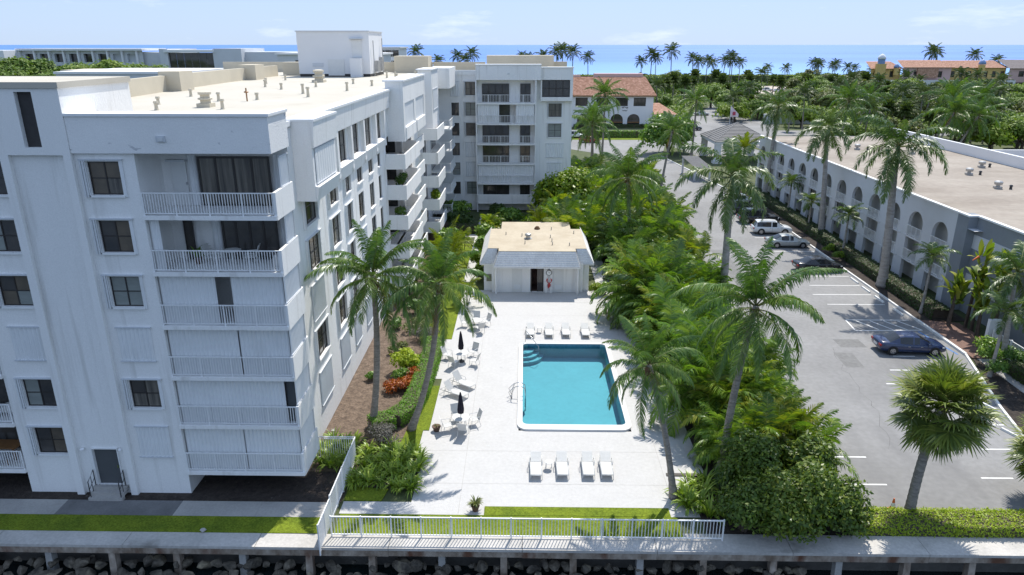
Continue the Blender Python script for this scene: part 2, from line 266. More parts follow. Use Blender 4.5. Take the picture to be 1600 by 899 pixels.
# ---------------------------------------------------------------- helpers
ORIGIN = {}     # object name -> world location of its origin (unrotated), so parts can be built in world coordinates
def wloc(o):
    return ORIGIN.get(o.name, Vector((0, 0, 0))) if o else Vector((0, 0, 0))
def tag(o, label=None, cat=None, group=None, kind=None):
    if label: o['label'] = label
    if cat: o['category'] = cat
    if group: o['group'] = group
    if kind: o['kind'] = kind
    return o
def thing(name, label, cat, loc=(0, 0, 0), group=None):
    o = bpy.data.objects.new(name, None); COL.objects.link(o)
    o.empty_display_size = 0.2
    o.location = loc; ORIGIN[o.name] = Vector(loc)
    return tag(o, label, cat, group)
def link_mesh(name, me, parent=None, loc=None):
    o = bpy.data.objects.new(name, me); COL.objects.link(o)
    if parent: o.parent = parent
    if loc is not None: o.location = loc
    ORIGIN[o.name] = wloc(parent) + Vector(o.location)
    return o
class MB:
    """collects boxes, bars, tubes in world coordinates, then links ONE mesh object"""
    def __init__(self): self.v = []; self.f = []; self.mi = []
    def poly(self, pts, mi=0):
        b = len(self.v); self.v += [tuple(p) for p in pts]; self.f.append(tuple(range(b, b + len(pts)))); self.mi.append(mi); return self
    def hexa(self, p, mi=0):   # 8 points: bottom 4 ccw, top 4 ccw
        b = len(self.v); self.v += [tuple(q) for q in p]
        for f in ((3, 2, 1, 0), (4, 5, 6, 7), (0, 1, 5, 4), (1, 2, 6, 5), (2, 3, 7, 6), (3, 0, 4, 7)):
            self.f.append(tuple(b + i for i in f)); self.mi.append(mi)
        return self
    def box(self, x0, y0, z0, x1, y1, z1, mi=0):
        if x1 < x0: x0, x1 = x1, x0
        if y1 < y0: y0, y1 = y1, y0
        if z1 < z0: z0, z1 = z1, z0
        return self.hexa([(x0, y0, z0), (x1, y0, z0), (x1, y1, z0), (x0, y1, z0), (x0, y0, z1), (x1, y0, z1), (x1, y1, z1), (x0, y1, z1)], mi)
    def lbox(self, F, u0, u1, n0, n1, v0, v1, mi=0):    # box in a wall frame F=(O,U,N), N pointing out of the wall
        O, U, N = F
        def q(u, n, v): return (O[0] + U[0] * u + N[0] * n, O[1] + U[1] * u + N[1] * n, O[2] + v)
        return self.hexa([q(u0, n0, v0), q(u1, n0, v0), q(u1, n1, v0), q(u0, n1, v0), q(u0, n0, v1), q(u1, n0, v1), q(u1, n1, v1), q(u0, n1, v1)], mi)
    def tube(self, pts, r, n=6, cap=True, mi=0):
        pts = [Vector(p) for p in pts]; k = len(pts); b = len(self.v)
        rs = r if isinstance(r, (list, tuple)) else [r] * k
        ref = None
        for i, p in enumerate(pts):
            t = (pts[min(i + 1, k - 1)] - pts[max(i - 1, 0)]).normalized()
            a = Vector((0, 0, 1)) if abs(t.z) < 0.9 else Vector((1, 0, 0))
            if ref is None: ref = t.cross(a).normalized()
            ref = (ref - t * ref.dot(t)).normalized(); w = t.cross(ref)
            for j in range(n):
                q = p + (ref * math.cos(2 * PI * j / n) + w * math.sin(2 * PI * j / n)) * rs[i]
                self.v.append(tuple(q))
        for i in range(k - 1):
            for j in range(n):
                j2 = (j + 1) % n
                self.f.append((b + i * n + j, b + i * n + j2, b + (i + 1) * n + j2, b + (i + 1) * n + j)); self.mi.append(mi)
        if cap:
            self.f.append(tuple(b + j for j in range(n - 1, -1, -1))); self.mi.append(mi)
            self.f.append(tuple(b + (k - 1) * n + j for j in range(n))); self.mi.append(mi)
        return self
    def lathe(self, c, prof, n=16, mi=0):    # prof: (r, z) from bottom to top
        b = len(self.v); k = len(prof)
        for r, z in prof:
            for j in range(n): self.v.append((c[0] + r * math.cos(2 * PI * j / n), c[1] + r * math.sin(2 * PI * j / n), c[2] + z))
        for i in range(k - 1):
            for j in range(n):
                j2 = (j + 1) % n
                self.f.append((b + i * n + j, b + i * n + j2, b + (i + 1) * n + j2, b + (i + 1) * n + j)); self.mi.append(mi)
        self.f.append(tuple(b + j for j in range(n - 1, -1, -1))); self.mi.append(mi)
        self.f.append(tuple(b + (k - 1) * n + j for j in range(n))); self.mi.append(mi)
        return self
    def prism(self, xy, z0, z1, mi=0):
        n = len(xy); b = len(self.v)
        self.v += [(x, y, z0) for x, y in xy] + [(x, y, z1) for x, y in xy]
        self.f.append(tuple(b + i for i in range(n - 1, -1, -1))); self.f.append(tuple(b + n + i for i in range(n))); self.mi += [mi, mi]
        for i in range(n):
            j = (i + 1) % n; self.f.append((b + i, b + j, b + n + j, b + n + i)); self.mi.append(mi)
        return self
    def mesh(self, name, mats, smooth=False, off=(0, 0, 0)):
        me = bpy.data.meshes.new(name)
        me.from_pydata([(x - off[0], y - off[1], z - off[2]) for x, y, z in self.v], [], self.f)
        if not isinstance(mats, (list, tuple)): mats = [mats]
        for m in mats: me.materials.append(m)
        if len(mats) > 1: me.polygons.foreach_set('material_index', self.mi)
        if smooth:
            me.polygons.foreach_set('use_smooth', [True] * len(me.polygons))
        me.update()
        return me
    def build(self, name, mats, parent=None, smooth=False, label=None, cat=None, group=None, kind=None):
        off = wloc(parent)
        o = link_mesh(name, self.mesh(name, mats, smooth, off), parent)
        return tag(o, label, cat, group, kind)
def quads(name, Q, mats, mi=None):
    """mesh from an (n,4,3) array of quads"""
    n = len(Q); me = bpy.data.meshes.new(name)
    me.vertices.add(n * 4); me.vertices.foreach_set('co', np.ascontiguousarray(Q, dtype=np.float32).ravel())
    me.loops.add(n * 4); me.loops.foreach_set('vertex_index', np.arange(n * 4, dtype=np.int32))
    me.polygons.add(n); me.polygons.foreach_set('loop_start', np.arange(0, n * 4, 4, dtype=np.int32))
    try: me.polygons.foreach_set('loop_total', np.full(n, 4, dtype=np.int32))
    except Exception: pass
    if not isinstance(mats, (list, tuple)): mats = [mats]
    for m in mats: me.materials.append(m)
    if mi is not None: me.polygons.foreach_set('material_index', np.asarray(mi, dtype=np.int32))
    me.update(calc_edges=True); me.validate()
    return me
def kids(o): return [c for c in TREE.get(o.name, [])]
TREE = {}
def reg(parent, child): TREE.setdefault(parent.name, []).append(child)
def copy_thing(src, loc, rz=0.0, scale=1.0, label=None, group=None, tilt=None):
    r = src.copy(); COL.objects.link(r); r.location = loc; r.rotation_euler = (0, 0, rz) if tilt is None else (tilt[0], tilt[1], rz)
    r.scale = (scale, scale, scale)
    if label: r['label'] = label
    if group: r['group'] = group
    for ch in src.children:
        c = ch.copy(); COL.objects.link(c); c.parent = r
        for g in ch.children:
            d = g.copy(); COL.objects.link(d); d.parent = c
    return r
# ---------------------------------------------------------------- foliage meshes
def strips(name, P, mats, mi=None, extra=None):
    """P: (n,k,2,3): n ribbons of k cross-sections; extra: MB whose faces are appended with material 1"""
    n, k = P.shape[:2]
    V = P.reshape(-1, 3)
    base = (np.arange(n) * k * 2)[:, None] + (np.arange(k - 1) * 2)[None, :]
    F = np.stack([base, base + 1, base + 3, base + 2], -1).reshape(-1, 4)
    nf = len(F); loops = F.ravel(); ls = np.arange(0, nf * 4, 4); lt = np.full(nf, 4); mat_i = np.zeros(nf, dtype=np.int32)
    if extra is not None and extra.f:
        ev = np.array(extra.v, dtype=np.float64); o = len(V); V = np.vstack([V, ev])
        el = []; es = []; et = []; c = len(loops)
        for f in extra.f: es.append(c); et.append(len(f)); c += len(f); el += [o + i for i in f]
        loops = np.concatenate([loops, np.array(el)]); ls = np.concatenate([ls, np.array(es)]); lt = np.concatenate([lt, np.array(et)])
        mat_i = np.concatenate([mat_i, np.array([m + 1 for m in extra.mi], dtype=np.int32)])
    me = bpy.data.meshes.new(name)
    me.vertices.add(len(V)); me.vertices.foreach_set('co', V.astype(np.float32).ravel())
    me.loops.add(len(loops)); me.loops.foreach_set('vertex_index', loops.astype(np.int32))
    me.polygons.add(len(ls)); me.polygons.foreach_set('loop_start', ls.astype(np.int32))
    if not isinstance(mats, (list, tuple)): mats = [mats]
    for m in mats: me.materials.append(m)
    me.polygons.foreach_set('material_index', mat_i)
    me.update(calc_edges=True)
    return me
def nrm(a): return a / np.maximum(np.linalg.norm(a, axis=-1, keepdims=True), 1e-9)
def frond_arrays(rs, L_, elev, droop, n, ll, hang, width, sweep=0.5, plume=0.0):
    """a feather leaf along +x: rachis curve plus hanging leaflets; returns ribbons (m,3,2,3) and rachis points"""
    m = 40; s = np.linspace(0, 1, m); th = elev - droop * s ** 1.35
    ds = L_ / (m - 1)
    x = np.concatenate([[0], np.cumsum(np.cos(th[:-1]) * ds)]); z = np.concatenate([[0], np.cumsum(np.sin(th[:-1]) * ds)])
    bend = 0.06 * L_ * rs.uniform(-1, 1) * s ** 2
    pts = np.stack([x, bend, z], -1)
    t = nrm(np.gradient(pts, axis=0))
    si = np.linspace(0.14, 0.995, n); idx = si * (m - 1); i0 = np.clip(idx.astype(int), 0, m - 2); fr = (idx - i0)[:, None]
    P0 = pts[i0] * (1 - fr) + pts[i0 + 1] * fr; T = nrm(t[i0] * (1 - fr) + t[i0 + 1] * fr)
    out = []
    for side in (-1, 1):
        S_ = np.zeros_like(T); S_[:, 1] = side
        S_ = nrm(S_ - T * (S_ * T).sum(-1, keepdims=True))
        Nn = np.cross(T, S_) * side     # roughly up
        k = n
        sw = sweep + 0.9 * (si[:, None] ** 3)
        lift = plume * rs.uniform(-1, 1, (k, 1))
        d = nrm(S_ + T * sw + Nn * (0.18 + lift) + np.array([0, 0, -1.0]) * hang * rs.uniform(0.4, 1.1, (k, 1)) + rs.normal(0, 0.07, (k, 3)))
        ln = (ll * (np.sin(PI * np.clip(si * 0.86 + 0.12, 0, 1)) ** 0.6) * rs.uniform(0.82, 1.08, k))[:, None]
        d2 = nrm(d + np.array([0, 0, -1.0]) * (0.35 + hang) * rs.uniform(0.6, 1.2, (k, 1)))
        a = P0; b = a + d * ln * 0.5; c = b + d2 * ln * 0.5
        wv = nrm(T + Nn * 0.35 + rs.normal(0, 0.15, (k, 3)))
        w = width * rs.uniform(0.8, 1.2, (k, 1))
        out.append(np.stack([np.stack([a - wv * w * 0.35, a + wv * w * 0.35], 1), np.stack([b - wv * w * 0.5, b + wv * w * 0.5], 1), np.stack([c - wv * w * 0.06, c + wv * w * 0.06], 1)], 1))
    return np.concatenate(out), pts
def frond_mesh(name, seed, L_, elev, droop, n, ll, hang, width, lm, sweep=0.5, plume=0.0, rr=0.035):
    rs = np.random.RandomState(seed)
    P, pts = frond_arrays(rs, L_, elev, droop, n, ll, hang, width, sweep, plume)
    e = MB(); q = pts[::6]; e.tube([tuple(p) for p in q], [rr * (1 - 0.8 * i / (len(q) - 1)) for i in range(len(q))], 4, True)
    return strips(name, P, [lm, M['rachis']], extra=e)
FR = {}
def frond_set(key, L_, n, ll, hang, width, lm, droops, elevs, sweep=0.5, plume=0.0, rr=0.035):
    FR[key] = [frond_mesh('frond', 11 + 7 * i + len(FR), L_, R(e), R(d), n, ll, hang, width, lm, sweep, plume, rr) for i, (e, d) in enumerate(zip(elevs, droops))]
frond_set('coco', 4.3, 62, 0.85, 0.75, 0.068, M['coco'], [45, 70, 88, 95, 85, 60], [82, 62, 42, 20, -8, -38])
frond_set('royal', 3.9, 70, 0.80, 0.45, 0.075, M['royal'], [40, 80, 108, 112, 92, 50], [78, 56, 34, 10, -16, -48], 0.45, 0.65, 0.05)
frond_set('areca', 2.0, 26, 0.60, 0.20, 0.078, M['areca'], [60, 95, 115, 120], [80, 64, 44, 20], 0.6, 0.1, 0.02)
frond_set('areca_mid', 2.2, 28, 0.62, 0.25, 0.075, M['areca_mid'], [60, 90, 112, 118], [80, 62, 42, 18], 0.6, 0.15, 0.02)
frond_set('areca_dark', 2.5, 30, 0.68, 0.35, 0.075, M['areca_dark'], [55, 85, 108, 115], [78, 60, 40, 15], 0.55, 0.2, 0.025)
frond_set('yellow', 3.0, 44, 0.70, 0.2, 0.065, M['yellowpalm'], [35, 65, 85, 95], [82, 66, 48, 25], 0.7, 0.1, 0.03)
frond_set('xmas', 2.0, 40, 0.50, 0.25, 0.060, M['royal'], [70, 95, 110, 105], [72, 52, 32, 8], 0.5, 0.3, 0.03)
DEAD = frond_mesh('dry_frond', 99, 4.0, R(-40), R(48), 50, 0.6, 0.9, 0.05, M['dead'])
def fan_mesh(name, seed, petiole, rad, elev, lm, nseg=26):
    """a fan leaf on a stalk along +x, its tips hanging"""
    rs = np.random.RandomState(seed)
    d = np.array([math.cos(elev), 0, math.sin(elev)]); up = np.array([-math.sin(elev), 0, math.cos(elev)])
    c = d * petiole + np.array([0, 0, -0.12 * petiole])
    P = []
    for a in np.linspace(-2.35, 2.35, nseg):
        u = d * math.cos(a) + np.array([0, 1, 0]) * math.sin(a) + up * (0.22 - 0.10 * abs(a))
        u = u / np.linalg.norm(u); r = rad * (1.0 - 0.10 * abs(a)) * rs.uniform(0.9, 1.08)
        p1 = c + u * r * 0.58; u2 = u + np.array([0, 0, -0.55]) * rs.uniform(0.5, 1.3); u2 /= np.linalg.norm(u2); p2 = p1 + u2 * r * 0.45
        w = np.cross(u, up); w = w / max(1e-6, np.linalg.norm(w)) + up * rs.uniform(-0.5, 0.5)
        P.append([[c - w * 0.01, c + w * 0.01], [p1 - w * 0.045 * rad, p1 + w * 0.045 * rad], [p2 - w * 0.004, p2 + w * 0.004]])
    e = MB(); e.tube([(0, 0, 0), tuple(d * petiole * 0.5 + np.array([0, 0, 0.02])), tuple(c)], 0.022, 4)
    return strips(name, np.array(P), [lm, M['rachis']], extra=e)
FR['fan'] = [fan_mesh('frond', 70 + i, 1.15, 0.95, R(e), M['fan']) for i, e in enumerate([75, 50, 25, 0, -25, -55])]
def bez(p0, p1, p2, n):
    return [tuple((1 - t) ** 2 * a + 2 * t * (1 - t) * b + t * t * c for a, b, c in zip(p0, p1, p2)) for t in [i / (n - 1) for i in range(n)]]
def trunk_mb(p0, p1, bow, r0, r1, n=11, ring=True, bulge=1.5):
    mid = tuple((a + b) / 2 + c for a, b, c in zip(p0, p1, bow))
    pts = bez(p0, mid, p1, n)
    rs = [r0 + (r1 - r0) * i / (n - 1) for i in range(n)]
    rs[0] = r0 * bulge; rs[1] *= 1.0 + (bulge - 1) * 0.25
    mb = MB()
    if not ring: return mb.tube(pts, rs, 10)
    P, Q = [], []
    K = 4
    for i in range(n - 1):
        for j in range(K):
            t = j / K; P.append(tuple(a + (b - a) * t for a, b in zip(pts[i], pts[i + 1]))); r = rs[i] + (rs[i + 1] - rs[i]) * t
            Q.append(r * (1.035 if j % 2 else 0.97))
    P.append(pts[-1]); Q.append(rs[-1])
    return mb.tube(P, Q, 10)
def palm(name, label, base, crown, key, n, scale, bow=(0, 0, 0), r0=0.19, r1=0.13, seed=1, group=None, tm=None, nuts=0, shaft=0.0, elev_bias=0.0, cat='palm tree', bulge=1.5, boots=False):
    rnd = random.Random(seed)
    t = thing(name, label, cat, base, group)
    tm = tm or M['trunk']
    c0 = tuple(a - b for a, b in zip(crown, (0, 0, shaft)))
    trunk_mb(base, c0, bow, r0, r1, bulge=bulge).build('trunk', tm, t, smooth=True)
    if shaft: MB().tube([c0, tuple((a + b) / 2 for a, b in zip(c0, crown)), crown], [r1 * 1.15, r1 * 1.05, r1 * 0.55], 10).build('crownshaft', M['shaft'], t, smooth=True)
    else: MB().tube([tuple(a - b for a, b in zip(crown, (0, 0, 0.55))), tuple(a - b for a, b in zip(crown, (0, 0, 0.2))), crown], [r1 * 1.15, r1 * 1.5, r1 * 0.7], 8).build('leaf_base', M['fibre'], t, smooth=True)
    ms = FR[key]; k = len(ms); off = Vector(crown) - Vector(base)
    for i in range(n):
        f = (i + 0.5) / n
        v = min(k - 1, max(0, int((f ** (1.0 - elev_bias)) * k)))
        o = bpy.data.objects.new('frond', ms[v]); COL.objects.link(o); o.parent = t
        o.location = off + Vector((0, 0, 0.05 - 0.25 * f))
        o.rotation_euler = (rnd.uniform(-0.22, 0.22), rnd.uniform(-0.14, 0.14), i * 2.39996 + rnd.uniform(-0.35, 0.35))
        s = scale * rnd.uniform(0.86, 1.1) * ((0.6 if key == 'royal' else 0.75) if f < 0.2 else 1.0); o.scale = (s, s, s)
    if key == 'coco':
        for i in range(rnd.randrange(1, 4)):
            o = bpy.data.objects.new('dry_frond', DEAD); COL.objects.link(o); o.parent = t; o.location = off + Vector((0, 0, -0.25)); s = scale * rnd.uniform(0.55, 0.8); o.scale = (s, s, s); o.rotation_euler = (rnd.uniform(-.2, .2), rnd.uniform(-.1, .2), rnd.uniform(0, 6.28))
    if nuts:
        me = NUT
        for i in range(nuts):
            o = bpy.data.objects.new('coconut', me); COL.objects.link(o); o.parent = t
            a = rnd.uniform(0, 2 * PI); o.location = off + Vector((math.cos(a) * 0.24, math.sin(a) * 0.24, -0.35 - rnd.uniform(0, 0.3)))
    return t
_n = MB(); _n.lathe((0, 0, 0), [(0.02, -0.13), (0.09, -0.09), (0.115, 0), (0.09, 0.09), (0.02, 0.13)], 8); NUT = _n.mesh('coconut', M['coconut'], True)
# broad leaved crowns: leaves scattered over the shells of many lobes
def leaf_cloud(rs, lobes, n, size, up=0.35, shell=0.35):
    lobes = np.array(lobes)     # (k,6) centre, radii
    vol = (lobes[:, 3] * lobes[:, 4] * lobes[:, 5]) ** (2 / 3.); pk = rs.choice(len(lobes), n, p=vol / vol.sum())
    d = nrm(rs.normal(0, 1, (n, 3))); d[:, 2] = np.where(d[:, 2] < -0.6, -d[:, 2] * 0.6, d[:, 2]); d = nrm(d)
    r = 1 - shell * rs.uniform(0, 1, (n, 1)) ** 1.6
    r = np.where(rs.uniform(0, 1, (n, 1)) < 0.10, rs.uniform(1.0, 1.28, (n, 1)), r)
    c = lobes[pk, :3] + d * lobes[pk, 3:] * r
    nn = nrm(d * 0.8 + np.array([0, 0, up]) + rs.normal(0, 0.45, (n, 3)))
    a = nrm(np.cross(nn, rs.normal(0, 1, (n, 3)))); b = np.cross(nn, a)
    s = size * rs.uniform(0.65, 1.3, (n, 1))
    return np.stack([c - a * s, c - b * s * 0.5 - nn * s * 0.15, c + a * s, c + b * s * 0.5 - nn * s * 0.15], 1)
def lobes_for(rs, rx, ry, rz, k, zc=None, lr=0.42):
    out = []
    for i in range(k):
        d = nrm(rs.normal(0, 1, 3)); d[2] = abs(d[2]) * 1.0 - 0.25
        f = rs.uniform(0.30, 0.80)
        q = rs.uniform(0.6, 1.25) * lr
        out.append([d[0] * rx * f, d[1] * ry * f, (rz if zc is None else zc) + d[2] * rz * f, rx * q, ry * q, rz * q * rs.uniform(0.8, 1.1)])
    return out
def crown_mesh(name, seed, rx, ry, rz, k, n, size, m, zc=None, lr=0.42, up=0.35):
    rs = np.random.RandomState(seed)
    return quads(name, leaf_cloud(rs, lobes_for(rs, rx, ry, rz, k, zc, lr), n, size, up), m)
def bush(name, label, cat, loc, rx, ry, h, m, n, size, seed=1, k=16, group=None):
    """a shrub down to the ground with short branching stems"""
    t = thing(name, label, cat, loc, group)
    me = crown_mesh('foliage', seed, rx, ry, h * 0.56, k, n, size, m, zc=h * 0.44, lr=0.46)
    o = link_mesh('foliage', me, t)
    mb = MB(); rnd = random.Random(seed)
    for i in range(6):
        a = i * 1.05 + rnd.random(); e = (loc[0] + math.cos(a) * rx * 0.5, loc[1] + math.sin(a) * ry * 0.5, loc[2] + h * 0.6)
        mb.tube([loc, ((loc[0] * 2 + e[0]) / 3, (loc[1] * 2 + e[1]) / 3, loc[2] + h * 0.3), e], [0.05 * h ** 0.5, 0.04 * h ** 0.5, 0.015], 5)
    mb.build('stem', M['bark'], t)
    return t
def hedge_mesh(name, seed, path, width, h, m, density, size, rounded=0.12):
    """leaves over the top and sides of a clipped hedge along a path, with a solid inner core added to block light"""
    rs = np.random.RandomState(seed); Q = []; core = MB()
    for (x0, y0), (x1, y1) in zip(path[:-1], path[1:]):
        ln = math.hypot(x1 - x0, y1 - y0); ux, uy = (x1 - x0) / ln, (y1 - y0) / ln; nx, ny = -uy, ux
        n = int(density * ln * (width + 2 * h))
        s = rs.uniform(-0.02, 1.02, n) * ln; face = rs.choice(3, n, p=np.array([h, width, h]) / (2 * h + width))
        a = np.where(face == 1, rs.uniform(-0.5, 0.5, n) * width, np.where(face == 0, -0.5, 0.5) * width)
        z = np.where(face == 1, h, rs.uniform(0.02, 1, n) * h)
        edge = np.maximum(0, np.abs(a) / (width / 2) - 0.7) * np.maximum(0, z / h - 0.7)
        a = a * (1 - edge * rounded * 4) + rs.normal(0, 0.035, n); z = z * (1 - edge * rounded * 2) + rs.normal(0, 0.03, n)
        c = np.stack([x0 + ux * s + nx * a, y0 + uy * s + ny * a, z], -1)
        nn = np.stack([nx * np.where(face == 1, 0, np.sign(a)), ny * np.where(face == 1, 0, np.sign(a)), np.where(face == 1, 1.0, 0.35)], -1)
        nn = nrm(nn + rs.normal(0, 0.45, (n, 3)))
        A = nrm(np.cross(nn, rs.normal(0, 1, (n, 3)))); B = np.cross(nn, A); sz = size * rs.uniform(0.6, 1.3, (n, 1))
        Q.append(np.stack([c - A * sz, c - B * sz * 0.55, c + A * sz, c + B * sz * 0.55], 1))
        w = width / 2 - 0.06
        core.prism([(x0 + nx * w, y0 + ny * w), (x0 - nx * w, y0 - ny * w), (x1 - nx * w, y1 - ny * w), (x1 + nx * w, y1 + ny * w)], 0, h - 0.07)
    return np.concatenate(Q), core
def hedge(name, label, path, width, h, m, density=260, size=0.055, seed=3, cat='hedge', group=None, z=0.0):
    cx = sum(p[0] for p in path) / len(path); cy = sum(p[1] for p in path) / len(path)
    t = thing(name, label, cat, (cx, cy, z), group)
    Q, core = hedge_mesh('foliage', seed, [(x - cx, y - cy) for x, y in path], width, h, m, density, size)
    o = link_mesh('foliage', quads('foliage', Q, m), t)
    c = link_mesh('blocking_core', core.mesh('blocking_core', M['bark']), t)  # solid brown filler inside the leaves, added to stop light passing through
    return t
def strap_clump_mesh(name, seed, n, ln, w, m, lean=(0.25, 1.2), segs=5):
    """a clump of long arching strap leaves"""
    rs = np.random.RandomState(seed); P = []
    for i in range(n):
        a = rs.uniform(0, 2 * PI); e0 = rs.uniform(*lean); l = ln * rs.uniform(0.7, 1.1)
        p = np.array([math.cos(a), math.sin(a), 0]) * rs.uniform(0, 0.12); el = PI / 2 - e0 * 0.45
        row = []; wd = np.array([-math.sin(a), math.cos(a), 0])
        for k in range(segs):
            f = k / (segs - 1); ww = w * (0.55 + 1.3 * f * (1 - f) * 2 - 0.5 * f ** 3) if k < segs - 1 else 0.004
            row.append([p - wd * ww / 2, p + wd * ww / 2])
            d = np.array([math.cos(a) * math.cos(el), math.sin(a) * math.cos(el), math.sin(el)]); p = p + d * l / (segs - 1); el -= e0 * 0.62
        P.append(row)
    return strips(name, np.array(P), m)
# ================================================================ THE SETTING: ground, water, seawall
def sheet(name, pts, z, m, kind='structure', thick=0.0):
    mb = MB()
    if thick: mb.prism(pts, z - thick, z)
    else: mb.poly([(x, y, z) for x, y in pts])
    return mb.build(name, m, kind=kind)
PX0, PX1, PY0, PY1 = -0.02, 6.27, 38.3, 50.6       # pool water
def ring(mb, x0, x1, y0, y1, z):                     # rectangle with the pool cut out
    a, b, c, d = PX0 - 0.25, PX1 + 0.25, PY0 - 0.6, PY1 + 0.25
    for r in ((x0, x1, y0, c), (x0, x1, d, y1), (x0, a, c, d), (b, x1, c, d)):
        mb.poly([(r[0], r[2], z), (r[1], r[2], z), (r[1], r[3], z), (r[0], r[3], z)])
g = MB(); ring(g, -900, 900, 28.0, 475, -0.03); g.build('ground', M['terrain'], kind='structure')
sheet('beach_sand', [(-900, 475), (900, 475), (900, 492), (-900, 492)], -0.6, M['sand'])
sheet('sea', [(-40000, 490), (40000, 490), (40000, 55000), (-40000, 55000)], -1.2, M['sea'])
sheet('canal_water', [(-900, -600), (900, -600), (900, 28.2), (-900, 28.2)], -1.75, M['canal'])
# pool deck
d = MB()
ring(d, -5.65, 8.75, 29.55, 56.0, 0.0)
for r in ((8.75, 9.85, 33.3, 56.0), (-5.65, 8.75, 56.0, 63.5), (7.0, 8.4, 63.5, 76.0), (-6.35, -5.65, 44.6, 51.6), (-6.0, -5.65, 33.2, 37.6)):
    d.poly([(r[0], r[2], 0), (r[1], r[2], 0), (r[1], r[3], 0), (r[0], r[3], 0)])
d.build('pool_deck', M['deck'], kind='structure')
sheet('deck_edge_strip', [(-9.1, 29.55), (-5.65, 29.55), (-5.65, 30.55), (-9.1, 30.55)], 0.0, M['deck'])
sheet('retaining_curb', [(7.75, 33.05), (9.95, 33.05), (9.95, 33.29), (7.75, 33.29)], 0.05, M['darkwall'], thick=0.4)
sheet('garden_walk', [(-5.9, 66.0), (-4.6, 66.0), (-4.6, 95), (-5.9, 95)], -0.004, M['deck'])
sheet('garden_walk', [(-9.5, 83.0), (-5.9, 83.0), (-5.9, 84.4), (-9.5, 84.4)], -0.004, M['deck'])
# joints between the deck pours
for i, x in enumerate((-3.2, 7.6)): sheet('deck_joint', [(x, 29.6), (x + 0.018, 29.6), (x + 0.018, 55.9), (x, 55.9)], 0.003, M['concrete'])
for i, y in enumerate((32.2, 35.4, 53.6, 57.0, 60.2)): sheet('deck_joint', [(-5.6, y), (8.7, y), (8.7, y + 0.018), (-5.6, y + 0.018)], 0.0035, M['concrete'])
for x, y in ((-2.0, 36.0), (-1.6, 46.5), (7.4, 43.0)):
    sheet('deck_drain', [(x - 0.1, y - 0.1), (x + 0.1, y - 0.1), (x + 0.1, y + 0.1), (x - 0.1, y + 0.1)], 0.005, M['metal'])
# lawns and beds
sheet('lawn_strip', [(-60, 28.0), (-9.3, 28.0), (-9.3, 29.2), (-60, 29.2)], 0.03, M['lawn'], thick=0.05)
sheet('lawn_strip', [(-9.0, 28.0), (7.6, 28.0), (7.6, 29.5), (-9.0, 29.5)], 0.03, M['lawn'], thick=0.05)
sheet('lawn_strip', [(-1.9, 29.5), (7.3, 29.5), (7.3, 30.2), (-1.9, 30.2)], 0.045, M['lawn'], thick=0.05)
sheet('lawn_strip', [(-9.1, 30.6), (-7.2, 30.6), (-7.0, 31.6), (-9.1, 31.8)], 0.03, M['lawn'], thick=0.05)
sheet('lawn_strip', [(-7.4, 33.5), (-6.0, 33.6), (-6.0, 37.6), (-7.0, 37.6)], 0.03, M['lawn'], thick=0.05)
sheet('lawn_strip', [(-6.55, 37.6), (-5.66, 37.6), (-5.66, 43.5), (-6.5, 43.5)], 0.03, M['lawn'], thick=0.05)
sheet('lawn_strip', [(-8.2, 51.6), (-6.36, 47.5), (-6.36, 51.6), (-5.66, 51.6), (-5.66, 62), (-5.9, 66), (-5.9, 80), (-7.4, 80), (-7.6, 60)], 0.03, M['lawn'], thick=0.05)
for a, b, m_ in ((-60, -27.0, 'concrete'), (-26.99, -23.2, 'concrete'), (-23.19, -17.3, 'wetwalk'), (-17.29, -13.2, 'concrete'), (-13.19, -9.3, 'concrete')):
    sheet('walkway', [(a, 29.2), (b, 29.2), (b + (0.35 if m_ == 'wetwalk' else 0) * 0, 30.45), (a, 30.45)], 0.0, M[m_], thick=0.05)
sheet('mulch_bed', [(-11.9, 31.8), (-6.6, 31.8), (-6.6, 52), (-7.6, 60), (-7.6, 82), (-11.9, 97)], -0.01, M['mulch'])
sheet('dark_bed', [(-30, 30.45), (-9.2, 30.45), (-9.2, 33.2), (-11.9, 33.2), (-11.9, 34), (-30, 34)], -0.008, M['soil'])
sheet('planting_bed', [(8.76, 28.0), (15.6, 28.0), (16.2, 60), (20.5, 97), (22.4, 120), (8, 120), (8.4, 56.0), (8.76, 56.0)], -0.016, M['soil'])
# parking lot, drive, road
sheet('parking_lot', [(15.6, 29.95), (29.5, 29.95), (29.5, 37), (30.5, 41), (33.1, 49.3), (33.1, 110), (32, 125), (28.5, 149), (33, 169), (33, 176), (10, 176), (10, 160), (18, 150), (22, 128), (20.5, 97), (16.2, 60)], -0.012, M['asphalt'])
sheet('road', [(-120, 186), (160, 186), (160, 197), (-120, 197)], -0.01, M['asphalt'])
sheet('forecourt', [(36, 150), (50, 150), (75, 215), (60, 255), (45, 215), (33, 176), (33, 169)], -0.011, M['asphalt'])
sheet('drive_lane', [(41, 197), (48, 197), (84, 300), (78, 300)], -0.009, M['asphalt'])
sheet('beach_lot', [(90, 305), (104, 300), (146, 414), (118, 418)], -0.009, M['sand'])
sheet('median_lawn', [(8, 176), (30, 176), (30, 182), (8, 182)], 0.02, M['lawn'], thick=0.06)
for pts in ([(23.3, 47.0), (24.6, 47.0), (24.8, 49.6), (23.4, 49.6)], [(24.6, 40.3), (26.2, 40.5), (25.9, 42.6), (24.5, 42.5)], [(20.5, 62.0), (22.0, 62.0), (22.6, 78.0), (21.1, 78.0)], [(24.4, 50.6), (26.4, 50.6), (26.4, 52.2), (24.4, 52.2)]):
    sheet('asphalt_patch', pts, -0.0085, M['patch'])
rnd = random.Random(31)
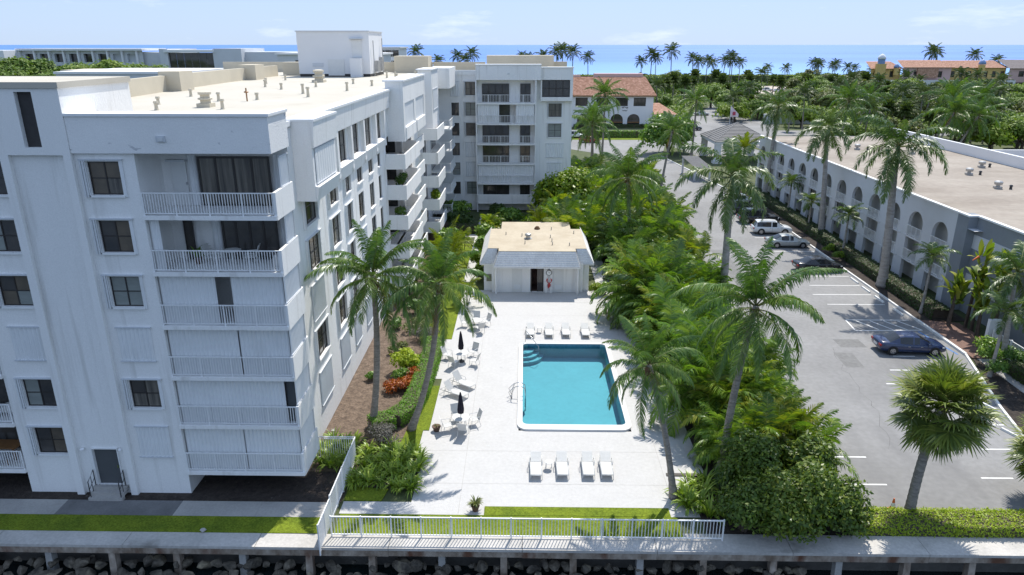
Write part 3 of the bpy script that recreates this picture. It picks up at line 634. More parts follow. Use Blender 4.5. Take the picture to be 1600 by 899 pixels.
for x, y, ln, a0 in ((21, 36, 16, 1.5), (25, 44, 9, 0.4), (18.5, 48, 14, 1.4), (23, 66, 26, 1.6), (26.4, 58, 8, 2.6), (20, 90, 20, 1.45)):
    mb = MB(); p = (x, y); a = a0
    for i in range(int(ln / 0.7)):
        a = a0 + rnd.uniform(-0.5, 0.5); q = (p[0] + 0.7 * math.cos(a), p[1] + 0.7 * math.sin(a)); nx, ny = -math.sin(a) * 0.02, math.cos(a) * 0.02
        mb.poly([(p[0] + nx, p[1] + ny, -0.0088 + 0.00001 * i), (p[0] - nx, p[1] - ny, -0.0088 + 0.00001 * i), (q[0] - nx, q[1] - ny, -0.0088 + 0.00001 * i), (q[0] + nx, q[1] + ny, -0.0088 + 0.00001 * i)]); p = q
    mb.build('crack_seal', M['wetwalk'], kind='structure')
st = MB()
for y, x0, x1 in ((65.5, 27.6, 32.4), (62.85, 26.9, 32.3), (60.2, 27.2, 32.3), (68.4, 27.8, 32.6), (77.4, 27.8, 32.6), (83.4, 27.8, 32.6), (89.2, 27.8, 32.6), (95.0, 27.8, 32.6), (49.0, 27.6, 29.2), (46.6, 26.2, 27.6), (44.4, 24.9, 26.5), (36.1, 26.4, 28.2), (33.2, 24.6, 26.3), (38.9, 28.7, 29.4), (35.15, 15.9, 19.35), (32.5, 15.8, 19.25), (37.75, 16.0, 18.8), (40.4, 16.0, 18.6)):
    st.box(x0, y - 0.055, -0.010, x1, y + 0.055, -0.006)
def bar(mb, a, b, w, z0, z1):
    dx, dy = b[0] - a[0], b[1] - a[1]; l = math.hypot(dx, dy); nx, ny = -dy / l * w / 2, dx / l * w / 2
    mb.prism([(a[0] + nx, a[1] + ny), (a[0] - nx, a[1] - ny), (b[0] - nx, b[1] - ny), (b[0] + nx, b[1] + ny)], z0, z1)
for a, b in (((27.2, 56.4), (32.5, 56.4)), ((27.0, 54.0), (32.5, 54.2)), ((27.2, 56.3), (27.0, 54.1))): bar(st, a, b, 0.11, -0.010, -0.006)
for i in range(4): bar(st, (28.0 + i * 1.15, 56.2), (29.0 + i * 1.15, 54.25), 0.10, -0.009, -0.005)
st.build('parking_lines', M['paint'], kind='structure')
bl = MB(); bar(bl, (32.0, 53.9), (32.6, 49.4), 0.14, -0.009, -0.004); bl.build('blue_parking_line', M['bluepaint'], kind='structure')
k = MB()
KP = [(29.5, 30.0), (29.5, 37), (30.5, 41), (33.1, 49.3)]
for a, b in zip(KP[:-1], KP[1:]): bar(k, a, b, 0.16, -0.1, 0.13)
bar(k, (33.1, 49.3), (33.1, 56.2), 0.22, -0.1, 0.16); bar(k, (33.1, 56.2), (33.1, 108), 0.16, -0.1, 0.13)
bar(k, (15.55, 30.0), (15.55, 33.0), 0.16, -0.1, 0.13); bar(k, (33.1, 108), (28.5, 149), 0.16, -0.1, 0.13)
k.build('kerb', M['paint'], kind='structure')
sheet('brick_walkway', [(33.2, 48.6), (36.2, 48.6), (36.2, 55.6), (33.2, 56.2)], 0.10, M['brick'], thick=0.2)
sheet('mulch_bed', [(33.2, 56.2), (37.3, 56.2), (37.3, 112), (33.2, 112)], 0.04, M['soil'], thick=0.1)
sheet('mulch_bed', [(29.6, 30), (36, 30), (36, 48.5), (33.2, 48.5), (30.6, 41), (29.6, 37)], 0.04, M['soil'], thick=0.1)
sheet('side_walk', [(33.2, 40), (34.0, 40), (34.6, 48.5), (33.5, 48.5)], 0.06, M['concrete'], thick=0.1)
# seawall: cap slabs, piles, back sheet
sw = thing('seawall', 'long concrete seawall with stained face and square piles along the rocks', 'seawall', (0, 27.4, 0))
sw['kind'] = 'structure'; del sw['category']
rnd = random.Random(5)
xj = [-62 + 6.2 * i for i in range(21)]
for a, b in zip(xj[:-1], xj[1:]):
    MB().box(a + 0.012, 27.02, -0.14, b - 0.012, 27.995 if b < 9.5 else 28.3, 0.001 + rnd.uniform(-0.004, 0.004)).build('cap_slab', M['seacap'], sw)
    MB().box(a + 0.004, 27.035, -0.46 + rnd.uniform(-0.02, 0.02), b - 0.004, 27.9, -0.145).build('fascia_beam', M['seaface'], sw)
MB().box(-62, 28.0, -2.2, 62, 28.2, -0.15).build('sheet_wall', M['darkwall'], sw)
for i in range(38):
    x = -10.0 - 3.08 * 16 + 3.08 * i + rnd.uniform(-0.1, 0.1)
    MB().hexa([(x - 0.17, 26.95, -2.3), (x + 0.17, 26.95, -2.3), (x + 0.17, 27.35, -2.3), (x - 0.17, 27.35, -2.3), (x - 0.15, 27.14, -0.461), (x + 0.15, 27.14, -0.461), (x + 0.15, 27.5, -0.461), (x - 0.15, 27.5, -0.461)]).build('pile', M['seaface'] if i % 3 else M['concrete'], sw)
# right hand retaining wall section below the hedge
# riprap rocks
def rock_mesh(seed):
    bm = bmesh.new(); bmesh.ops.create_icosphere(bm, subdivisions=2, radius=1); rs = random.Random(seed)
    pl = [(Vector((rs.gauss(0, 1), rs.gauss(0, 1), rs.gauss(0, 1))).normalized(), rs.uniform(0.35, 0.8)) for _ in range(13)]
    for v in bm.verts:
        for n_, d_ in pl:
            q = v.co.dot(n_) - d_
            if q > 0: v.co -= n_ * q * 0.9
        v.co *= rs.uniform(0.88, 1.1)
    me = bpy.data.meshes.new('rock'); bm.to_mesh(me); bm.free(); me.materials.append(M['rock']); return me
RM = [rock_mesh(i) for i in range(7)]
rnd = random.Random(11)
for i in range(215):
    x = -27 + 40.5 * i / 215 + rnd.uniform(-0.2, 0.2); row = i % 3; x = x if row else x + 0.1
    o = bpy.data.objects.new('rock', RM[rnd.randrange(7)]); COL.objects.link(o)
    s = rnd.uniform(0.18, 0.46); o.scale = (s * rnd.uniform(0.9, 1.4), s, s * rnd.uniform(0.55, 0.95))
    o.location = (x, 26.15 + 0.55 * row + rnd.uniform(-0.15, 0.15), -1.62 + 0.22 * row + rnd.uniform(-0.06, 0.1)); o.rotation_euler = (rnd.uniform(-.4, .4), rnd.uniform(-.4, .4), rnd.uniform(0, 6.3))
    tag(o, 'dark boulder in the bank of rocks below the seawall', 'rock', 'boulders below the seawall')
# pale round stone on the lawn edge
o = bpy.data.objects.new('stone', RM[2]); COL.objects.link(o); o.scale = (0.22, 0.16, 0.12); o.location = (-15.2, 28.05, 0.08)
o.data = RM[2].copy(); o.data.materials[0] = M['concrete']; tag(o, 'pale round stone on the shaded grass edge beside the seawall', 'stone')

# ---------------------------------------------------------------- swimming pool
pool = thing('swimming_pool', 'rectangular turquoise swimming pool with raised white coping and corner steps', 'swimming pool', (3.1, 44.4, 0))
b = MB(); zb = -1.05
b.poly([(PX0, PY0, zb), (PX1, PY0, zb), (PX1, PY1, zb), (PX0, PY1, zb)])
for a, c in (((PX0, PY0), (PX1, PY0)), ((PX1, PY0), (PX1, PY1)), ((PX1, PY1), (PX0, PY1)), ((PX0, PY1), (PX0, PY0))):
    b.poly([(a[0], a[1], -0.30), (c[0], c[1], -0.30), (c[0], c[1], zb), (a[0], a[1], zb)])
b.build('basin', M['plaster'], pool)
tl = MB()
for a, c in (((PX0, PY0), (PX1, PY0)), ((PX1, PY0), (PX1, PY1)), ((PX1, PY1), (PX0, PY1)), ((PX0, PY1), (PX0, PY0))):
    tl.poly([(a[0], a[1], 0.06), (c[0], c[1], 0.06), (c[0], c[1], -0.30), (a[0], a[1], -0.30)])
tl.build('tile_band', M['pooltile'], pool)
def rrect(x0, x1, y0, y1, r, n=7):
    out = []
    for cx, cy, a0 in ((x1 - r, y1 - r, 0), (x0 + r, y1 - r, 90), (x0 + r, y0 + r, 180), (x1 - r, y0 + r, 270)):
        for i in range(n): a = R(a0 + 90 * i / (n - 1)); out.append((cx + r * math.cos(a), cy + r * math.sin(a)))
    return out
inn = rrect(PX0 - 0.01, PX1 + 0.01, PY0 - 0.01, PY1 + 0.01, 0.35); outr = rrect(PX0 - 0.33, PX1 + 0.33, PY0 - 0.62, PY1 + 0.33, 0.65)
cp = MB(); n = len(inn)
for i in range(n):
    j = (i + 1) % n
    a, b_, c, e = inn[i], inn[j], outr[j], outr[i]
    cp.poly([(a[0], a[1], 0.115), (e[0], e[1], 0.115), (c[0], c[1], 0.115), (b_[0], b_[1], 0.115)])
    cp.poly([(e[0], e[1], 0.115), (e[0], e[1], -0.03), (c[0], c[1], -0.03), (c[0], c[1], 0.115)])
    cp.poly([(b_[0], b_[1], 0.115), (b_[0], b_[1], 0.05), (a[0], a[1], 0.05), (a[0], a[1], 0.115)])
cp.build('coping', M['coping'], pool)
cf = MB()      # corner fillets of the basin (the rounded corners)
for (cx, cy, sx, sy) in ((PX0, PY0, 1, 1), (PX1, PY0, -1, 1), (PX0, PY1, 1, -1), (PX1, PY1, -1, -1)):
    p = [(cx + sx * 0.35 - sx * 0.35 * math.cos(R(a)), cy + sy * 0.35 - sy * 0.35 * math.sin(R(a))) for a in (0, 22, 45, 67, 90)]
    for q, r_ in zip(p[:-1], p[1:]): cf.poly([(q[0], q[1], 0.06), (r_[0], r_[1], 0.06), (r_[0], r_[1], zb), (q[0], q[1], zb)])
cf.build('rounded_corner', M['plaster'], pool)
for i, r_ in enumerate((1.55, 1.2, 0.85)):     # curved corner steps
    pts = [(PX0 + 0.01, PY1 - 0.01)] + [(PX0 + 0.01 + r_ * math.sin(R(a)), PY1 - 0.01 - r_ * math.cos(R(a))) for a in range(0, 91, 10)]
    MB().prism(pts, zb + 0.01, -0.80 + 0.22 * i + 0.02).build('step', M['plaster'], pool)
MB().poly([(PX0, PY0, -0.1), (PX1, PY0, -0.1), (PX1, PY1, -0.1), (PX0, PY1, -0.1)]).build('water', M['poolwater'], pool)
for x, y in ((-0.2, 47.5), (-0.2, 40.5), (6.45, 47), (6.45, 40.6), (2.0, 37.95), (4.4, 37.95)):   # depth markers set in the coping
    MB().box(x - 0.09, y - 0.09, 0.114, x + 0.09, y + 0.09, 0.118).build('depth_tile', M['far_grey'], pool)
lad = thing('pool_ladder', 'steel pool ladder with two curved rails on the left coping', 'ladder', (-0.2, 42.0, 0))
for y in (41.75, 42.3):
    MB().tube([(-0.75, y, 0.0), (-0.72, y, 0.45), (-0.55, y, 0.85), (-0.2, y, 0.95), (0.1, y, 0.75), (0.16, y, 0.3), (0.16, y, -0.9)], 0.028, 8).build('rail', M['steel'], lad, True)
for z in (-0.3, -0.6): MB().box(0.10, 41.75, z, 0.2, 42.3, z + 0.03).build('tread', M['steel'], lad)
for y in (41.75, 42.3): MB().tube([(-0.75, y, 0.0), (-0.95, y - 0.05, 0.5), (-0.6, y, 0.84)], 0.02, 6).build('brace', M['steel'], lad, True)
hr = thing('pool_handrail', 'steel handrail leading down the corner steps of the pool', 'handrail', (0.3, 50.8, 0))
MB().tube([(0.15, 51.1, 0.0), (0.15, 51.1, 0.9), (0.25, 50.95, 0.98), (1.15, 49.5, 0.35), (1.2, 49.4, -0.6)], 0.025, 8).build('rail', M['steel'], hr, True)
# ================================================================ BUILDINGS
def fp(F, u, n, v):
    O, U, N = F; return (O[0] + U[0] * u + N[0] * n, O[1] + U[1] * u + N[1] * n, O[2] + v)
def wall_mb(F, u0, u1, v0, v1, ops, depth, mb=None, skip=()):
    """front face of a wall with real openings and their reveals"""
    mb = mb or MB()
    us = sorted({u0, u1} | {o[0] for o in ops} | {o[2] for o in ops}); vs = sorted({v0, v1} | {o[1] for o in ops} | {o[3] for o in ops})
    us = [u for u in us if u0 - 1e-6 <= u <= u1 + 1e-6]; vs = [v for v in vs if v0 - 1e-6 <= v <= v1 + 1e-6]
    for a, b in zip(us[:-1], us[1:]):
        run = None
        for c, d in zip(vs[:-1], vs[1:]):
            mu, mv = (a + b) / 2, (c + d) / 2
            inside = any(o[0] < mu < o[2] and o[1] < mv < o[3] for o in ops)
            if inside:
                if run: mb.poly([fp(F, a, 0, run[0]), fp(F, b, 0, run[0]), fp(F, b, 0, run[1]), fp(F, a, 0, run[1])]); run = None
            else: run = (run[0], d) if run else (c, d)
        if run: mb.poly([fp(F, a, 0, run[0]), fp(F, b, 0, run[0]), fp(F, b, 0, run[1]), fp(F, a, 0, run[1])])
    for o in ops:
        a, c, b, d = o[:4]; q = -depth
        mb.poly([fp(F, a, 0, c), fp(F, a, 0, d), fp(F, a, q, d), fp(F, a, q, c)]); mb.poly([fp(F, b, 0, d), fp(F, b, 0, c), fp(F, b, q, c), fp(F, b, q, d)])
        mb.poly([fp(F, a, 0, c), fp(F, a, q, c), fp(F, b, q, c), fp(F, b, 0, c)]); mb.poly([fp(F, a, 0, d), fp(F, b, 0, d), fp(F, b, q, d), fp(F, a, q, d)])
    return mb
def window(parent, F, r, nx=2, ny=2, pm='glass', inset=0.10, sill=True, stack=0, each=True, fw=0.05, fm='bronze', pms=None):
    u0, v0, u1, v1 = r; f = MB(); i = -inset
    f.lbox(F, u0, u0 + fw, i - 0.03, i + 0.03, v0, v1); f.lbox(F, u1 - fw, u1, i - 0.03, i + 0.03, v0, v1)
    f.lbox(F, u0 + fw, u1 - fw, i - 0.028, i + 0.028, v0, v0 + fw); f.lbox(F, u0 + fw, u1 - fw, i - 0.028, i + 0.028, v1 - fw, v1)
    du, dv = (u1 - u0) / nx, (v1 - v0) / ny; mw = fw * 0.55
    for k in range(1, nx): f.lbox(F, u0 + du * k - mw, u0 + du * k + mw, i - 0.022, i + 0.026, v0 + fw, v1 - fw)
    for k in range(1, ny): f.lbox(F, u0 + fw, u1 - fw, i - 0.018, i + 0.020, v0 + dv * k - mw * 0.8, v0 + dv * k + mw * 0.8)
    w = f.build('window', M[fm], parent)
    if each:
        for a in range(nx):
            for b in range(ny):
                MB().lbox(F, u0 + du * a, u0 + du * (a + 1), i - 0.012, i - 0.004, v0 + dv * b, v0 + dv * (b + 1)).build('pane', M[pms[(a + b * nx) % len(pms)] if pms else pm], w)
    else:
        MB().lbox(F, u0 + 0.01, u1 - 0.01, i - 0.012, i - 0.004, v0 + 0.01, v1 - 0.01).build('pane', M[pm], w)
    if sill: MB().lbox(F, u0 - 0.06, u1 + 0.06, 0.002, 0.10, v0 - 0.10, v0 - 0.003).build('sill', M['trim'], w)
    if stack:      # storm shutter folded away beside the window, with its head rail
        s = MB(); k = 5; wv = 0.30 if stack > 0 else 0.2
        for j in range(k): s.lbox(F, u0 - wv + j * wv / k, u0 - wv + (j + 0.55) * wv / k, 0.003, 0.10 + 0.03 * (j % 2), v0 - 0.08, v1 + 0.06)
        s.build('folded_shutter', M['shutter'], w)['kind'] = 'stuff'
        MB().lbox(F, u1 + 0.01, u1 + 0.16, 0.003, 0.06, v0 - 0.08, v1 + 0.06).build('shutter_track', M['shutter'], w)
        MB().lbox(F, u0 - 0.30, u1 + 0.20, 0.003, 0.12, v1 + 0.062, v1 + 0.12).build('head_rail', M['far_grey'], w)
    return w
def accordion(parent, F, u0, u1, v0, v1, n0=0.02, pitch=0.19, amp=0.06, name='storm_shutter', rails=True, m='shutter'):
    """a closed folding storm shutter: zigzag blades between a head and a foot rail"""
    mb = MB(); k = max(2, int((u1 - u0) / pitch)); du = (u1 - u0) / k
    pts = []
    for i in range(k):
        pts += [(u0 + du * i, n0), (u0 + du * (i + 0.42), n0 + amp), (u0 + du * (i + 0.58), n0 + amp)]
    pts.append((u1, n0))
    b = len(mb.v)
    for u, n in pts: mb.v.append(fp(F, u, n, v0)); mb.v.append(fp(F, u, n, v1))
    for i in range(len(pts) - 1): mb.f.append((b + 2 * i, b + 2 * i + 2, b + 2 * i + 3, b + 2 * i + 1)); mb.mi.append(0)
    o = mb.build(name, M[m], parent)
    if rails:
        MB().lbox(F, u0 - 0.04, u1 + 0.04, n0 - 0.01, n0 + amp + 0.03, v1 + 0.002, v1 + 0.06).build('rail', M['far_grey'], o)
        MB().lbox(F, u0 - 0.04, u1 + 0.04, n0 - 0.01, n0 + amp + 0.03, v0 - 0.05, v0 - 0.002).build('rail', M['far_grey'], o)
    return o
def railing(parent, F, u0, u1, v0, h=1.05, n=0.0, pitch=0.125, posts=3, single=True, m='trim', pw=0.016, name='balcony_railing'):
    rr_ = MB(); rr_.lbox(F, u0, u1, n - 0.03, n + 0.03, v0 + h - 0.045, v0 + h); rr_.lbox(F, u0, u1, n - 0.02, n + 0.02, v0 + 0.08, v0 + 0.12)
    for i in range(posts + 1):
        u = u0 + (u1 - u0) * i / posts; u = min(max(u, u0 + 0.03), u1 - 0.03)
        rr_.lbox(F, u - 0.03, u + 0.03, n - 0.026, n + 0.026, v0, v0 + h - 0.046)
    o = rr_.build(name, M[m], parent)
    k = int((u1 - u0) / pitch); du = (u1 - u0) / k
    if single:
        pm_ = MB().lbox(((0, 0, 0), F[1], F[2]), -pw, pw, -0.013, 0.013, 0.121, h - 0.046).mesh('picket', M[m])
        for i in range(1, k):
            q = fp(F, u0 + du * i, n, v0)
            link_mesh('picket', pm_, o, Vector(q) - wloc(o))
    else:
        s = MB()
        for i in range(1, k): s.lbox(F, u0 + du * i - pw, u0 + du * i + pw, n - 0.013, n + 0.013, v0 + 0.121, v0 + h - 0.046)
        s.build('pickets', M[m], o)['kind'] = 'stuff'
    return o
ZK = [1.37 + 2.666 * k for k in range(6)]
condo = thing('condo_building', 'large white six storey apartment building with balconies and storm shutters beside the pool', 'building', (-20, 60, 0))
FS = ((0, 31.1, 0), (1, 0, 0), (0, -1, 0))           # south front
FE = ((-11.9, 0, 0), (0, 1, 0), (1, 0, 0))           # east side wall, u = y
WL = [(-24.62, z + 0.93, -23.12, z + 2.42) for z in ZK]; WR = [(-19.32, z + 0.93, -17.88, z + 2.42) for z in ZK]
shutL, shutR = {2}, {2 + 1 - 1, 0}
shutR = {0, 3 - 1}
# rows counted from the ground: right column shutters on rows 0 and 2, left column on row 2
ops = [r for i, r in enumerate(WL) if i not in shutL] + [r for i, r in enumerate(WR) if i not in shutR] + [(-21.85, 0.5, -20.6, 2.55)]
wall_mb(FS, -25.5, -17.15, 0.0, 17.5, ops, 0.16).build('wall', M['stucco'], condo)
pmR = {1: ['glass_curtain', 'glass_curtain', 'glass', 'glass_curtain'], 3: ['glass_pale'], 4: ['glass', 'glass_brown'], 5: ['glass_brown', 'glass_curtain', 'glass_brown', 'glass_brown']}
pmL = {0: ['glass', 'glass_brown'], 1: ['glass_pale', 'glass'], 3: ['glass_brown', 'glass_pale', 'glass', 'glass_brown'], 4: ['glass_pale', 'glass'], 5: ['glass_brown', 'glass']}
for i in range(6):
    if i in shutL: accordion(condo, FS, WL[i][0], WL[i][2], WL[i][1] - 0.1, WL[i][3] + 0.1, 0.01)
    else: window(condo, FS, WL[i], 2, 2, inset=0.11, stack=1, pms=pmL.get(i, ['glass']))
    if i in shutR: accordion(condo, FS, WR[i][0] - 0.1, WR[i][2] + 0.1, WR[i][1] - 0.1, WR[i][3] + 0.1, 0.01)
    else: window(condo, FS, WR[i], 2, 2, inset=0.11, stack=1, pms=pmR.get(i, ['glass']))
# stair tower: ribs, head, slot, door, steps
MB().box(-22.98, 30.88, 0, -22.6, 31.098, 17.42).box(-20.17, 30.88, 0, -19.83, 31.098, 17.42).build('pilaster', M['stucco'], condo)
wall_mb(((0, 30.88, 0), (1, 0, 0), (0, -1, 0)), -25.6, -19.83, 17.42, 20.25, [(-21.75, 17.75, -21.0, 20.1)], 0.25).build('tower_wall', M['stucco'], condo)
MB().poly([(-25.6, 30.88, 17.42), (-19.83, 30.88, 17.42), (-19.83, 31.1, 17.42), (-25.6, 31.1, 17.42)]).poly([(-19.83, 30.88, 17.42), (-19.83, 36.6, 17.42), (-19.83, 36.6, 20.25), (-19.83, 30.88, 20.25)]).poly([(-19.83, 36.6, 17.4), (-32, 36.6, 17.4), (-32, 36.6, 20.25), (-19.83, 36.6, 20.25)]).build('tower_side_wall', M['stucco'], condo)
MB().box(-32, 30.80, 20.25, -19.75, 36.68, 20.50).build('tower_roof', M['roofdeck'], condo)
lo = MB().box(-21.76, 31.1, 17.74, -20.99, 31.14, 20.11)
lo = lo.build('louvre', M['louvre'], condo)
dr = MB().box(-21.85, 31.2, 0.5, -20.6, 31.25, 2.55).build('door', M['door'], condo)
MB().box(-20.78, 31.12, 1.45, -20.70, 31.2, 1.62).build('handle', M['steel'], dr)
MB().box(-21.90, 31.02, 0.5, -21.86, 31.098, 2.6).box(-20.59, 31.02, 0.5, -20.55, 31.098, 2.6).box(-21.9, 31.02, 2.601, -20.55, 31.098, 2.66).build('frame', M['trim'], dr)
for i in range(3): MB().box(-22.1, 30.35 + 0.25 * i, 0.0 if i == 0 else 0.16 * i + 0.001, -20.35, 30.60 + 0.25 * i if i < 2 else 31.095, 0.16 * (i + 1)).build('step', M['concrete'], condo)
for x in (-22.0, -20.45):
    MB().tube([(x, 30.45, 0.0), (x, 30.45, 1.05), (x, 31.0, 1.4), (x, 31.0, 0.5)], 0.025, 6).tube([(x, 30.45, 0.6), (x, 31.0, 0.95)], 0.018, 6).tube([(x, 30.72, 0.3), (x, 30.72, 1.2)], 0.018, 6).build('handrail', M['darkmetal'], condo)
for x in (-22.3, -20.35): MB().lathe((x, 30.98, 2.62), [(0.05, -0.05), (0.11, 0), (0.06, 0.08)], 8).build('wall_lamp', M['trim'], condo)
# front frieze over the top windows
MB().box(-19.82, 30.93, 17.5, -11.02, 33.4, 19.08).build('frieze', M['worn'], condo)
MB().box(-19.82, 30.87, 19.081, -10.95, 31.35, 19.2).box(-11.35, 31.351, 19.081, -10.95, 33.45, 19.2).box(-19.82, 31.352, 18.9, -11.4, 33.4, 19.085).build('coping', M['trim'], condo)
MB().box(-15.95, 30.86, 18.0, -15.55, 30.928, 18.26).build('floodlight', M['far_grey'], condo)
MB().box(-15.86, 30.83, 18.05, -15.64, 30.859, 18.2).build('floodlight_lens', M['lens'], condo)
# front balconies
bx0, bx1, by = -17.15, -11.1, 33.35
MB().poly([(bx0, 31.1, 0), (bx0, 31.1, 17.5), (bx0, by, 17.5), (bx0, by, 0)]).build('recess_wall', M['stucco'], condo)
MB().poly([(bx0, by, ZK[0] - 0.2), (bx1, by, ZK[0] - 0.2), (bx1, by, 17.5), (bx0, by, 17.5)]).build('recess_wall', M['stucco'], condo)
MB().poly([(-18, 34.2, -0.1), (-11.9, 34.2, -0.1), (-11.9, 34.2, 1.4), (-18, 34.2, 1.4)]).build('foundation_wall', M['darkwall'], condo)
for k, z in enumerate(ZK):
    MB().box(bx0 + 0.003, 30.98, z - 0.19, bx1, by - 0.003, z).build('balcony_slab', M['stucco'], condo)
    railing(condo, FS, bx0 + 0.02, bx1 - 0.03, z, 1.05, 0.02, 0.125, 4, single=True)
    # solid side panel, its opening above closed by a folding shutter
    sp = MB(); sp.hexa([(bx1 - 0.12, 31.06, z - 0.2), (bx1 + 0.02, 31.06, z - 0.2), (bx1 + 0.02, 33.6, z - 0.2), (bx1 - 0.12, 33.6, z - 0.2), (bx1 - 0.12, 31.06, z + 1.06), (bx1 + 0.02, 31.06, z + 1.06), (bx1 + 0.02, 33.6, z + 1.12), (bx1 - 0.12, 33.6, z + 1.12)])
    sp.build('balcony_side_panel', M['stucco'], condo)
    FB = ((bx1 - 0.08, 0, 0), (0, 1, 0), (1, 0, 0))
    accordion(condo, FB, 31.2 if k < 4 else 32.2, 33.3, z + 1.14, z + 2.46, -0.01)
    FR_ = ((0, by, 0), (1, 0, 0), (0, -1, 0))
    FP = ((0, 31.32, 0), (1, 0, 0), (0, -1, 0))
    if k >= 4:     # open balconies with sliding doors behind
        r = (-15.35, z + 0.02, -11.95, z + 2.36) if k == 5 else (-14.6, z + 0.02, -11.9, z + 2.3)
        window(condo, ((0, by - 0.2, 0), (1, 0, 0), (0, -1, 0)), r, 4, 1, 'glass_curtain' if k == 5 else 'glass', inset=0.0, sill=False, fw=0.10)
        accordion(condo, FR_, r[0] - 0.55, r[0] - 0.12, z + 0.02, z + 2.42, 0.05, rails=False)
        accordion(condo, FR_, r[2] + 0.1, r[2] + 0.5, z + 0.02, z + 2.42, 0.05, rails=False)
        if k == 5:
            d_ = MB().box(-16.7, by - 0.08, z + 0.02, -15.98, by - 0.02, z + 2.1).build('door', M['doorwhite'], condo)
            MB().box(-16.05, by - 0.12, z + 1.0, -16.0, by - 0.08, z + 1.12).build('handle', M['steel'], d_)
            MB().box(-16.8, by - 0.3, z + 2.12, -15.9, by - 0.003, z + 2.2).build('door_hood', M['far_grey'], condo)
        else:
            window(condo, ((0, by - 0.2, 0), (1, 0, 0), (0, -1, 0)), (-16.45, z + 0.02, -16.0, z + 2.3), 1, 1, 'glass', inset=0.0, sill=False, fw=0.05)
            accordion(condo, FP, bx0 + 0.05, bx0 + 0.5, z + 0.03, z + 2.4, 0.0)
    elif k == 3:
        accordion(condo, FP, bx0 + 0.05, -14.45, z + 0.03, z + 2.44, 0.0); accordion(condo, FP, -13.72, bx1 - 0.16, z + 0.03, z + 2.44, 0.0)
        MB().box(-14.5, by - 0.15, z + 0.02, -13.6, by - 0.1, z + 2.4).build('dark_gap_panel', M['door'], condo)  # dark panel behind the open shutter gap, standing for its shaded inside
    elif k == 1:
        accordion(condo, FP, bx0 + 0.05, -11.75, z + 0.03, z + 2.44, 0.0)
        MB().box(-11.74, 31.5, z + 0.02, -11.2, 31.56, z + 2.4).build('dark_gap_panel', M['door'], condo)  # dark panel painted as the shade in the gap beside the shutter
    else:
        accordion(condo, FP, bx0 + 0.05, -13.72 if k == 2 else -14.1, z + 0.03, z + 2.44, 0.0); accordion(condo, FP, -13.66 if k == 2 else -14.06, bx1 - 0.16, z + 0.03, z + 2.44, 0.0)
# left balconies, only their right ends in view
for k in range(6):
    z = ZK[k]
    MB().box(-34, 30.98, z - 0.19, -25.5, 33.3, z).build('balcony_slab', M['stucco'], condo)
    if k < 3: railing(condo, FS, -31.5, -25.55, z, 1.05, 0.02, 0.125, 4, single=False)
MB().poly([(-34, 33.3, 1.2), (-25.5, 33.3, 1.2), (-25.5, 33.3, 17.5), (-34, 33.3, 17.5)]).poly([(-25.5, 33.3, 0), (-25.5, 31.1, 0), (-25.5, 31.1, 17.5), (-25.5, 33.3, 17.5)]).build('recess_wall', M['stucco'], condo)
for k in (0, 1, 2): window(condo, ((0, 33.1, 0), (1, 0, 0), (0, -1, 0)), (-30.5, ZK[k] + 0.02, -26.0, ZK[k] + 2.3), 4, 1, 'glass', inset=0.0, sill=False, fw=0.1)
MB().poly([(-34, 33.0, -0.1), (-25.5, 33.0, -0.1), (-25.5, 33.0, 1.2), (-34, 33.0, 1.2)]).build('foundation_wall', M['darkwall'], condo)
# ---- east side, first part
cols = [(37.45, 39.85), (42.45, 44.55), (46.4, 48.05), (50.2, 51.9), (54.1, 55.7), (57.6, 58.7)]
closed = {(0, 2), (0, 0), (1, 0), (2, 0), (3, 0), (0, 5), (4, 0), (5, 1), (3, 2)}
eops, ewin = [], []
for c, (a, b) in enumerate(cols):
    for k in range(5):
        r = (a, ZK[k] + 0.55, b, ZK[k] + 2.42); eops.append(r); ewin.append((c, k, r))
top = [(45.6, 47.7), (49.2, 51.4), (53.2, 55.7), (57.4, 59.6)]
for a, b in top: eops.append((a, 14.72, b, 16.75))
for k in range(5): eops.append((61.0, ZK[k], 69.6, ZK[k] + 2.42))
for k in range(5): eops.append((70.4, ZK[k], 75.2, ZK[k] + 2.42))
wall_mb(FE, 33.35, 98.0, 0.0, 18.1, eops, 0.2).build('side_wall', M['stucco'], condo)
for c, k, r in ewin:
    if (c, k) in closed: accordion(condo, FE, r[0] - 0.08, r[2] + 0.08, r[1] - 0.15, r[3] + 0.05, 0.02)
    else: window(condo, FE, r, 3 if c == 0 else 2, 2, ('glass_brown', 'glass', 'glass_curtain')[(c * 2 + k) % 3], inset=0.12, stack=1 if c < 3 else 0, each=c < 3)
for a, b in top: window(condo, FE, (a, 14.72, b, 16.75), 2, 2, 'glass_brown' if a > 53 else 'glass', inset=0.12, each=False)
for a in (44.6, 48.4, 52.3, 56.6, 60.2): MB().box(-11.898, a - 0.22, 14.0, -11.62, a + 0.22, 16.9).build('pier', M['stucco'], condo)
for a, b in ((44.8, 48.2), (48.6, 52.1), (52.5, 56.4), (56.8, 60.0)):
    MB().hexa([(-11.897, a, 13.7), (-11.75, a, 13.7), (-11.75, b, 13.7), (-11.897, b, 13.7), (-11.897, a, 14.68), (-11.55, a, 14.6), (-11.55, b, 14.6), (-11.897, b, 14.68)]).build('sill_panel', M['stucco'], condo)
MB().hexa([(-11.897, 41.2, 16.9), (-11.60, 41.2, 16.9), (-11.60, 62.4, 16.9), (-11.897, 62.4, 16.9), (-11.897, 41.2, 18.3), (-11.48, 41.2, 18.3), (-11.48, 62.4, 18.3), (-11.897, 62.4, 18.3)]).build('frieze', M['stucco'], condo)
